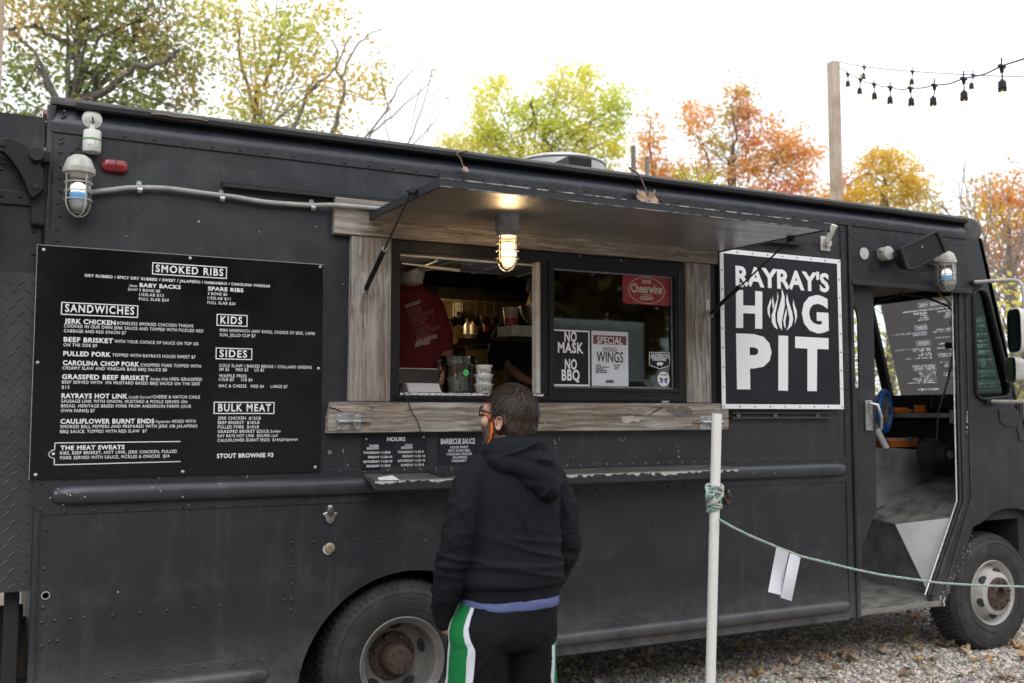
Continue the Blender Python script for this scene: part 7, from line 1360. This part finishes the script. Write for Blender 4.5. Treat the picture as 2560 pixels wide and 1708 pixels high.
def hair_obj(parent, T, mat_, seed, strands=2600, short=1.0):
    rs = np.random.RandomState(seed); nu, nv = 110, 80; V = []; c0 = Vector((0, -.014, .020))
    TY = [(-1.01,-.93),(-.30,-.90),(-.22,.05),(.10,.12),(.14,-.12),(.30,-.12),(.38,.12),(.52,.34),(.8,.47),(1.01,.50)]
    def hm(d):
        y = d.y
        for (a, ta), (b, tb) in zip(TY[:-1], TY[1:]):
            if a <= y <= b: t = ta+(tb-ta)*(y-a)/(b-a); return 1/(1+math.exp(-(d.z-t+.03*math.sin(11*d.x))*30))
        return 0
    def hm_old(d):
        y, z, x = d.y, d.z, abs(d.x)
        f = 1/(1+math.exp(-(z-(.52 if y > 0 else .52+y*2.2) - .03*math.sin(9*d.x))*26)) if y > .0 else None
        if y > .22: return 1/(1+math.exp(-(z-.60+.10*x)*28))
        if y > -.02: t = (z-(.10+(y+.02)*2.0)); return 1/(1+math.exp(-t*22)) if y > .06 or z > -.12 else 1/(1+math.exp(-(z+.22)*22))
        return 1/(1+math.exp(-(z+.93+.15*(y+.02))*18))
    rsn = []
    for i in range(nv+1):
        th = PI*i/nv; row = []
        for j in range(nu):
            ph = 2*PI*j/nu; d = Vector((math.sin(th)*math.cos(ph), math.sin(th)*math.sin(ph), -math.cos(th))); h = hm(d)
            r = Vector((.077*d.x, .098*d.y, .100*d.z)); n1 = noise.noise(Vector((d.x*7, d.y*7, d.z*2.2)))*.5+noise.noise(Vector((d.x*22, d.y*22, d.z*5)))*.28
            thk = (.017+.006*max(0, d.z)+.0045*n1)*short; lower = 1 if d.z > -.1 else 1+.34*(-.1-d.z)
            row.append(c0+r*(.90+.10*h)*lower+r.normalized()*thk*h)
        rsn.append(row)
    m = M(); m.rings(rsn); o = build('hair', m, mat_, parent, smooth=80)
    me = o.data; me.transform(T); 
    # strands lying over the surface
    Vb = []; Fb = []
    for _ in range(strands):
        i = rs.randint(int(nv*.10), nv-2); j = rs.randint(nu); th = PI*i/nv; ph = 2*PI*j/nu; d = Vector((math.sin(th)*math.cos(ph), math.sin(th)*math.sin(ph), -math.cos(th)))
        if hm(d) < .75: continue
        p = rsn[i][j]; nrm_ = (p-c0).normalized(); crown = Vector((-.01, -.04, .13)); down = (p-crown); down = (down-nrm_*down.dot(nrm_)).normalized(); down = (down+Vector(rs.normal(size=3))*.16).normalized()
        L_ = rs.uniform(.018, .038)*short; w_ = nrm_.cross(down)*.0013; off = nrm_*rs.uniform(.0, .0035); q = [p-w_+off*.3, p+w_+off*.3, p+down*L_*.55+w_*.9+off+nrm_*.0006-nrm_*L_*L_*2.0, p+down*L_*.55-w_*.9+off+nrm_*.0006-nrm_*L_*L_*2.0, p+down*L_+off*.9-nrm_*L_*L_*5.0]
        b = len(Vb); Vb += [T @ v for v in q]; Fb += [(b, b+1, b+2, b+3), (b+3, b+2, b+4)]
    mm = M(); mm.add(Vb, Fb); so = build('hair_strands', mm, MT['strand'], o, smooth=80, kind='stuff'); return o
def mask_obj(parent, T, mat_, piping=None, strapm=None, drop=0.0, name='face_mask'):
    m = M(); nu, nv = 26, 16; rows = []
    for side in (0, 1):
        rr = []
        for i in range(nv+1):
            v = i/nv; z = .008-drop-.112*v; row = []
            for j in range(nu+1):
                u = -1+2*j/nu; a = u*R(78+6*math.sin(v*PI)); fwd = .088+.026*math.exp(-(u*2.2)**2)*(1-abs(v-.30)*1.1)-.030*max(0, v-.62)*2*1.0
                rad = .073+.002*math.sin(14*a+5*v)
                x = math.sin(a)*rad; y = .012+math.cos(a)*(fwd-.012)
                if abs(u) > .80: z2 = z+(abs(u)-.80)*.12*(1 if v > .5 else -1)*(abs(v-.5)*2)
                else: z2 = z
                s_ = 1.03 if side == 0 else .985; row.append(Vector((x*s_, y*s_, z2)))
            rr.append(row)
        rows.append(rr)
    V = [T @ p for rr in rows for row in rr for p in row]; w_ = nu+1; N = (nv+1)*w_; F_ = []
    for i in range(nv):
        for j in range(nu): a = i*w_+j; F_.append((a, a+1, a+w_+1, a+w_)); F_.append((N+a, N+a+w_, N+a+w_+1, N+a+1))
    edge = [j for j in range(w_)]+[i*w_+nu for i in range(1, nv+1)]+[nv*w_+j for j in range(nu-1, -1, -1)]+[i*w_ for i in range(nv-1, 0, -1)]
    for k in range(len(edge)): a, b = edge[k], edge[(k+1) % len(edge)]; F_.append((a, a+N, b+N, b))
    m.add(V, F_); mo = build(name, m, mat_, parent, smooth=60)
    fr = rows[0]
    if piping:
        for s_ in (0, nu):
            pts_ = [T @ (fr[i][s_]+Vector((0, 0, 0))) for i in range(nv+1)]; build('piping', M().tube(pts_, .0056, 7), piping, mo, smooth=70)
        build('piping', M().tube([T @ p for p in fr[nv]], .0035, 7), piping, mo, smooth=70); build('piping', M().tube([T @ p for p in fr[0]], .0030, 7), piping, mo, smooth=70)
    if strapm:
        for sg, jj in ((-1, 0), (1, nu)):
            build('ear_loop', M().tube([T @ v for v in (fr[2][jj], Vector((sg*.080, .035, -.006)), Vector((sg*.084, .010, .020)), Vector((sg*.084, -.022, .016)), Vector((sg*.088, -.034, -.012)), Vector((sg*.084, -.018, -.045)), Vector((sg*.078, .012, -.062)), fr[nv-2][jj])], .0030, 6), strapm, mo, smooth=70)
    return mo
def fold(co, no, fn):
    return co + no*np.array([fn(Vector(c)) for c in co])[:, None]
# ---------------------------------------------------------------- the customer
bp = PD(1275, 1038, 4.24); HEAD = R(4); B = Matrix.Translation((bp.x, bp.y, 0)) @ Matrix.Rotation(HEAD, 4, 'Z') @ Matrix.Scale(.988, 4)
hc = Vector((-.014, -.002, 1.642)); HT = B @ Matrix.Translation(hc) @ Matrix.Rotation(R(30), 4, 'Z') @ Matrix.Rotation(R(8), 4, 'X') @ Matrix.Scale(1.075, 4)
HL = Matrix.Translation(hc) @ Matrix.Rotation(R(30), 4, 'Z') @ Matrix.Rotation(R(8), 4, 'X') @ Matrix.Scale(1.075, 4)
m = M(); hp = M(); head_parts(hp); [ear(hp, s_) for s_ in (-1, 1)]; m.merge(hp, lambda v: HL @ v)
limb(m, [(0, -.01, 1.40, .075), (0, -.012, 1.50, .066), (0, -.01, 1.58, .060)], 20)
stack(m, [(1.45, 0, -.01, .15, .09), (1.38, 0, 0, .19, .12), (1.2, 0, 0, .19, .135), (1.0, 0, 0, .19, .15), (.86, 0, -.01, .19, .155), (.78, 0, -.01, .18, .14)])
for s_ in (-1, 1):
    limb(m, [(s_*.19, -.01, 1.40, .055), (s_*.255, -.02, 1.26, .047), (s_*.27, -.01, 1.14, .042), (s_*.25, .05, 1.0, .037)] + ([(.225, .085, .86, .028), (.222, .088, .82, .026)] if s_ > 0 else [(-.274, .09, .85, .028), (-.262, .100, .785, .028), (-.238, .094, .762, .027)]), 14)
    limb(m, [(s_*.095, 0, .82, .10), (s_*.105, .0, .62, .085), (s_*.105, .005, .47, .060), (s_*.108, -.02, .33, .060), (s_*.112, -.015, .20, .043), (s_*.115, -.01, .09, .038)], 18)
    limb(m, [(s_*.115, -.03, .055, .040), (s_*.12, .06, .045, .042), (s_*.125, .15, .035, .036), (s_*.127, .19, .032, .028)], 14)
    hand(m, Matrix.Translation((.222, .090, .835) if s_ > 0 else (-.203, .085, .835)) @ Matrix.Rotation(R(14), 4, 'X') @ Matrix.Rotation(R(8)*s_, 4, 'Y'), .35, s_)
me = remesh(m, .0055, 4); PER = link_mesh('person', me, MT['skin'], None, B); tag(PER, 'customer in a black hoodie and green-striped black shorts looking up at the menu', 'person')
hair_obj(PER, HT, MT['hair'], 4, 5200)
mask_obj(PER, HT, MT['maskb'], MT['orange'], MT['black'])
# stubble line and sideburn
# glasses
gm = M()
for s_ in (-1, 1):
    gm.tube([HT @ Vector((s_*.034+.025*math.cos(a)*1.1, .108-.012*abs(math.cos(a))*(1 if s_*math.cos(a) > 0 else 0), .018+.019*math.sin(a))) for a in [2*PI*k/16 for k in range(16)]], .0032, 6, close=True)
    gm.tube([HT @ Vector(v) for v in ((s_*.062, .097, .024), (s_*.074, .060, .022), (s_*.083, .010, .016), (s_*.084, -.004, .010), (s_*.083, -.018, -.004))], [.0040, .0034, .0030, .0028, .0024], 6)
gm.tube([HT @ Vector(v) for v in ((-.010, .112, .022), (0, .114, .025), (.010, .112, .022))], .0026, 6)
GL = build('glasses', gm, MT['black'], PER, smooth=70)
build('lens', M().add([HT @ Vector((s_*.034+.025*math.cos(a)*1.1, .107-.012*abs(math.cos(a))*(1 if s_*math.cos(a) > 0 else 0), .018+.019*math.sin(a))) for s_ in (-1, 1) for a in [2*PI*k/16 for k in range(16)]], [tuple(range(16)), tuple(range(16, 32))]), MT['bulbglass'], GL)
# hoodie
m = M()
stack(m, [(1.535, 0, -.012, .085, .080), (1.515, 0, -.012, .115, .092), (1.49, 0, -.010, .145, .106), (1.455, 0, -.006, .182, .126), (1.40, 0, -.004, .206, .146), (1.30, 0, .0, .218, .166), (1.18, 0, .006, .218, .178), (1.06, .0, .010, .226, .192), (1.0, 0, .008, .236, .200), (.965, 0, .004, .235, .196), (.94, 0, .004, .224, .187), (.93, 0, .004, .222, .184), (.905, 0, .004, .222, .182), (.89, 0, .004, .222, .182)], 48, 5, 2.25)
for s_ in (-1, 1):
    limb(m, [(s_*.140, -.008, 1.425, .082), (s_*.190, -.012, 1.375, .080), (s_*.228, -.018, 1.29, .074), (s_*.256, -.022, 1.18, .070), (s_*.270, -.012, 1.09, .065)] + ([(.262, .018, 1.01, .058), (.247, .052, .935, .052), (.234, .072, .885, .048), (.228, .082, .855, .041)] if s_ > 0 else [(-.280, .010, 1.01, .061), (-.284, .040, .93, .057), (-.280, .070, .875, .051), (-.273, .085, .835, .045)]), 24)
me = remesh(m, .007, 5)
co, no = arr(me), nrm(me)
def hf(c):
    x, y, z = c; side = abs(x) > .235; n = noise.noise
    w = 0
    # horizontal pull folds over the lower back and waist, drag lines from the armpits, crumples at elbow and cuff
    def ridge(v): return (1-abs(v))**3
    lo = max(0, 1-abs(z-1.06)/.16)
    w += .016*lo*ridge(n(Vector((x*2.0+3, y*2.0, z*17+x*3.0)))*2.0)
    w += .012*max(0, 1-abs(z-1.24)/.16)*ridge(n(Vector((x*4+z*3, y*4, z*7-abs(x)*16)))*2.0)
    if side: w += .0065*ridge(n(Vector((x*3, y*6+z*5, z*15+y*12)))*1.9)*(1 if z < 1.3 else .4) + .006*max(0, 1-abs(z-.91)/.07)*ridge(n(Vector((x*3, y*3, z*30)))*1.8)
    w += .0035*n(Vector((x*9, y*9, z*8)))
    if z < .945 and not side: w -= .005
    if .941 < z < .951 and not side: w -= .004
    return w
me.vertices.foreach_set('co', fold(co, no, hf).astype('f').ravel()); me.update()
HD = link_mesh('hoodie', me, MT['hoodie'], PER, B)
# cuffs, hem band, pushed-down hood
m = M()
for s_ in (-1, 1):
    m = M(); limb(m, [(.230, .078, .876, .043), (.2265, .086, .845, .038), (.225, .088, .828, .036)] if s_ > 0 else [(-.275, .082, .850, .046), (-.270, .092, .815, .041), (-.264, .098, .792, .038)], 20, 4)
    link_mesh('cuff', remesh(m, .005, 2), MT['hoodie'], HD, B)
m = M(); n = 40
def roll(a, lift=0):
    # collar line: low in front, high and thick at the nape
    b = .5*(1-math.cos(a))  # 0 front 1 back
    return Vector((.112*math.sin(a)*(1+.14*b), .078*math.cos(a)-.030*b-.005, 1.474+.044*b+lift))
pts_ = [roll(2*PI*k/n) for k in range(n)]; rr = [.030+.022*(.5*(1-math.cos(2*PI*k/n)))+.004*math.sin(5*2*PI*k/n) for k in range(n)]
m.tube(pts_, rr, 14, close=True)
pts_ = [roll(2*PI*k/n, .030)*1 for k in range(n)]; pts_ = [Vector((p.x*.88, p.y*.88-.002, p.z)) for p in pts_]; m.tube(pts_, [r_*.60 for r_ in rr], 12, close=True)
# pouch of the hood hanging on the back, heavier to the right
def pouch(p):
    return p
limb(m, [(-.125, -.085, 1.475, .036), (-.060, -.125, 1.452, .044), (.02, -.150, 1.42, .050), (.085, -.155, 1.385, .050), (.125, -.140, 1.375, .040), (.150, -.105, 1.42, .034), (.148, -.06, 1.465, .030)], 20, 6)
limb(m, [(-.07, -.105, 1.485, .040), (.0, -.135, 1.475, .046), (.07, -.140, 1.46, .046), (.12, -.11, 1.47, .036)], 18, 6)
limb(m, [(-.02, -.135, 1.41, .030), (.05, -.165, 1.372, .042), (.09, -.165, 1.345, .040), (.12, -.15, 1.35, .030)], 18, 6)
m.ell((.02, -.115, 1.44), (.12, .045, .055), 20, 12)
me = remesh(m, .006, 5); co, no = arr(me), nrm(me)
def pf(c):
    x, y, z = c; n = noise.noise; v = n(Vector((x*5+z*6, y*5, z*11-x*8)))*2.0; return .014*(1-abs(v))**3 - .003*abs(n(Vector((x*4, y*4+2, z*26-x*14)))) + .002*n(Vector((x*12, y*12, z*12)))
me.vertices.foreach_set('co', fold(co, no, pf).astype('f').ravel()); me.update(); link_mesh('hood', me, MT['hoodie'], HD, B)
# t-shirt hem
m = M(); stack(m, [(.93, 0, .002, .205, .168), (.90, 0, .002, .214, .174), (.878, 0, .0, .2165, .176), (.860, 0, .0, .215, .174), (.858, 0, 0, .20, .16)], 48, 4, 2.2)
me = remesh(m, .005, 2); co, no = arr(me), nrm(me); me.vertices.foreach_set('co', fold(co, no, lambda c: .0035*noise.noise(Vector((c.x*16, c.y*16, c.z*30)))+.003*noise.noise(Vector((c.x*5, c.y*5, c.z*50)))).astype('f').ravel()); me.update(); link_mesh('t_shirt', me, MT['tee'], PER, B)
# shorts with side stripe
ms, nts, bs = newmat('striped_shorts'); L = nts.links.new; bs.inputs['Roughness'].default_value = .75; bs.inputs['Specular IOR Level'].default_value = .15
tcs = nts.nodes.new('ShaderNodeAttribute'); tcs.attribute_name = 'stripe'; rp_ = nts.nodes.new('ShaderNodeValToRGB'); rp_.color_ramp.interpolation = 'CONSTANT'; el = rp_.color_ramp.elements
el[0].position = 0; el[0].color = (.62, .64, .70, 1); el[0].color = (.012, .180, .052, 1); el[1].position = .5; el[1].color = (.62, .64, .70, 1); k_ = el.new(.72); k_.color = (.0060, .0062, .008, 1)
L(tcs.outputs['Fac'], rp_.inputs[0]); L(rp_.outputs[0], bs.inputs['Base Color']); n9 = nts.nodes.new('ShaderNodeTexNoise'); n9.inputs['Scale'].default_value = 300; bq = nts.nodes.new('ShaderNodeBump'); bq.inputs['Distance'].default_value = .0008; L(n9.outputs['Fac'], bq.inputs['Height']); L(bq.outputs[0], bs.inputs['Normal'])
m = M(); stack(m, [(.92, 0, .002, .195, .160), (.87, -.006, 0, .212, .165), (.83, -.022, -.002, .226, .170), (.78, -.036, -.006, .238, .172), (.74, -.040, -.008, .238, .168), (.70, -.042, -.004, .225, .155), (.69, -.042, 0, .20, .14)], 48, 4, 2.3)
for s_ in (-1, 1):
    o_ = -.042; stack(m, [(.80, o_+s_*.110, -.004, .115, .150), (.70, o_+s_*.112, -.002, .122, .152), (.60, o_+s_*.116, .0, .122, .146), (.52, o_+s_*.118, .002, .120, .142), (.465, o_+s_*.119, .002, .121, .140), (.455, o_+s_*.119, .002, .116, .135)], 30, 4, 2.1)
me = remesh(m, .0065, 4); co, no = arr(me), nrm(me)
def sf(c):
    x, y, z = c; n = noise.noise; s_ = 1 if x > 0 else -1; v = n(Vector((x*5+4, y*5+z*3, z*4+abs(x)*9)))*2.0
    w = .011*(1-abs(v))**3*(.25+.5*min(1, max(0, (.80-z)/.15))) + .004*n(Vector((x*8, y*8, z*7))); v2 = n(Vector((x*6, y*3, z*22+abs(x)*20)))*2; w += .004*(1-abs(v2))**3*max(0, 1-abs(z-.74)/.10); return w
co2 = fold(co, no, sf); me.vertices.foreach_set('co', co2.astype('f').ravel()); me.update()
# stripe coordinate: distance (in the leg's own surface) from a line running down the outer seam
seam = np.interp(co[:, 2], [.45, .60, .72, .80, .90], [-.022, -.028, -.034, -.010, .010]); half = np.interp(co[:, 2], [.45, .70, .80, .90], [.056, .060, .052, .040])
seam = seam-np.where(co[:, 0] > 0, .035, 0); fcv = np.abs(co[:, 1]-seam)/(half*2); fcv = np.where(np.abs(co[:, 0]) > np.interp(co[:, 2], [.45, .7, .9], [.12, .12, .10]), fcv, 1.0); fcv = np.where((co[:, 0] > 0) & (co[:, 2] > .70), 1.0, fcv)
at = me.attributes.new('stripe', 'FLOAT', 'POINT'); at.data.foreach_set('value', np.clip(fcv, 0, 1).astype('f')); SHO = link_mesh('shorts', me, ms, PER, B)
for s_ in (-1, 1):
    m = M(); limb(m, [(s_*.115, -.04, .06, .050), (s_*.12, .05, .05, .052), (s_*.126, .16, .042, .046), (s_*.128, .21, .036, .036)], 18, 4); m.v = [(v[0], v[1], max(v[2], .0)) for v in m.v]; sm_ = build('shoe', m, MT['blackm'], PER, smooth=60); sm_.data.transform(B)
    m = M(); limb(m, [(s_*.115, -.012, .10, .045), (s_*.113, -.015, .20, .049)], 16, 4); sm_ = build('sock', m, MT['offwhite'], PER, smooth=60); sm_.data.transform(B)
# ---------------------------------------------------------------- kitchen workers
def worker(loc, rot, h, shirt, skin, mask, drop, label, bulk, hy=0, hp_=0, lettering=False, cap=None, lower='darkshirt', aw=1.0):
    Bq = Matrix.Translation(loc) @ Matrix.Rotation(rot, 4, 'Z') @ Matrix.Scale(h/1.775, 4); Hl = Matrix.Translation((0, .015, 1.652)) @ Matrix.Rotation(hy, 4, 'Z') @ Matrix.Rotation(hp_, 4, 'X'); m = M(); q = M(); head_parts(q); [ear(q, s_) for s_ in (-1, 1)]; m.merge(q, lambda v: Hl @ v)
    limb(m, [(0, -.01, 1.40, .07), (0, -.005, 1.58, .056)], 18); stack(m, [(1.44, 0, 0, .14, .08), (1.36, 0, 0, .18, .11), (1.0, 0, 0, .16, .12), (.80, 0, 0, .16, .12)])
    for s_ in (-1, 1):
        limb(m, [(s_*.17*aw, 0, 1.39, .05), (s_*.235*aw, .0, 1.24, .045), (s_*.25*aw, .03, 1.11, .040), (s_*.21*aw, .16, 1.02, .034), (s_*.16*aw, .27, .97, .027)], 14); hand(m, Matrix.Translation((s_*.155, .28, .97)) @ Matrix.Rotation(R(75), 4, 'X'), .5, s_)
        limb(m, [(s_*.09, 0, .82, .09), (s_*.10, 0, .47, .055), (s_*.10, -.02, .3, .055), (s_*.10, 0, .09, .038)], 14); limb(m, [(s_*.10, -.03, .05, .038), (s_*.11, .15, .04, .036)], 12)
    w_ = link_mesh('person', remesh(m, .008, 4), MT[skin], None, Bq); tag(w_, label, 'person')
    m = M(); b = bulk; stack(m, [(1.50, 0, -.008, .08*b, .075), (1.47, 0, -.004, .14*b, .10), (1.42, 0, 0, .20*b, .125*b), (1.30, 0, 0, .215*b, .15*b), (1.1, 0, .01, .21*b, .165*b), (.9, 0, .01, .22*b, .17*b), (.80, 0, .01, .22*b, .165*b)], 40, 4)
    for s_ in (-1, 1): limb(m, [(s_*.16*b*aw, 0, 1.40, .068), (s_*.225*b*aw, 0, 1.30, .070), (s_*.255*b*aw, .0, 1.20, .070), (s_*.262*b*aw, .012, 1.13, .070)], 20)
    me = remesh(m, .009, 4); co, no = arr(me), nrm(me); me.vertices.foreach_set('co', fold(co, no, lambda c: .007*(1-abs(noise.noise(Vector((c.x*5, c.y*5, c.z*5)))*2))**3+.003*noise.noise(Vector((c.x*9, c.y*9, c.z*9)))).astype('f').ravel()); me.update()
    so = link_mesh('t_shirt', me, MT[shirt], w_, Bq)
    m = M()
    for s_ in (-1, 1): stack(m, [(.84, s_*.095, 0, .11, .13), (.5, s_*.105, 0, .09, .10), (.10, s_*.105, 0, .075, .085)], 20, 4)
    link_mesh('trousers', remesh(m, .012, 3), MT[lower], w_, Bq)
    T = Bq @ Hl; hair_obj(w_, T, MT['black'] if skin == 'skind' else MT['hair'], 8, 300, .7); mask_obj(w_, T, MT[mask], None, MT[mask], drop)
    for s_ in (-1, 1): build('eye', M().ell((0, 0, 0), (.011, .008, .006), 10, 8, None), MT['black'], w_, smooth=80).data.transform(T @ Matrix.Translation((s_*.032, .082, .010)))
    return w_, so, Bq
FZ = .932
q = P(1034, 800, .70); WR, so, Bq = worker((q.x-.05, .62, FZ-.02), R(163), 1.735, 'redshirt', 'skind', 'maskw', .022, 'worker in a red printed shirt with a white mask below the nose', 1.0*.84, 0, R(-22), aw=.84)
# print on the red shirt
lm = M(); Y = .62-.205
def c3(cx, cy): return (960+cx/3.92, 620+cy/3.92)
for s, a, b, c, br in [('YOUR FAVORITE',(205,592),(358,545),9,1),('BESTSELLERS',(220,640),(360,597),8,0),('WHODUNNITS',(235,668),(376,628),8,0),('DAMSELS IN DISTRESS',(252,704),(490,632),8,0),('GUITAR SOLOS',(268,742),(425,697),8,0),('DYSTOPIAS',(285,778),(405,745),8,0),('VINTAGE VINYL',(303,826),(455,780),8,0),('CONSPIRACY THEORIES',(312,862),(548,790),8,0),('FIRST EDITIONS',(316,900),(474,855),8,0),('LOCAL BOOKSTORE.',(316,938),(520,882),9,1),('EVERYWHERE.',(302,975),(452,938),9,1)]:
    A, B_, C2 = P(*c3(*a), Y), P(*c3(*b), Y), P(a[0]/3.92+960, 620+a[1]/3.92-c, Y); tmp = M(); put(tmp, s, (A.x, A.z), (B_.x, B_.z), C2.z-A.z, lambda u, v: (u, Y, v), bold=.03, shear=.15); tmp.mi = [br]*len(tmp.f); lm.v, lm.f, lm.mi = (lambda b0: (lm.v+tmp.v, lm.f+[tuple(b0+i for i in f) for f in tmp.f], lm.mi+tmp.mi))(len(lm.v))
# shrink-wrap the print on to the cloth
from mathutils.bvhtree import BVHTree
bv = BVHTree.FromPolygons([v.co.copy() for v in so.data.vertices], [tuple(p.vertices) for p in so.data.polygons])
nv_ = []
for v in lm.v:
    h = bv.ray_cast(CAM, (Vector(v)-CAM).normalized()); nv_.append(tuple(h[0]-(Vector(v)-CAM).normalized()*.004) if h[0] else v)
lm.v = nv_; build('lettering', lm, [pbr('faded_print', (.26, .10, .10), .8), pbr('pale_print', (.55, .48, .48), .8)], so)
q = P(1325, 800, 1.05); worker((q.x+.10, 1.10, FZ-.02), R(172), 1.71, 'darkshirt', 'skin', 'maskt', .0, 'worker in a charcoal shirt with a teal mask at the right of the opening', 1.2, 0, R(-28))
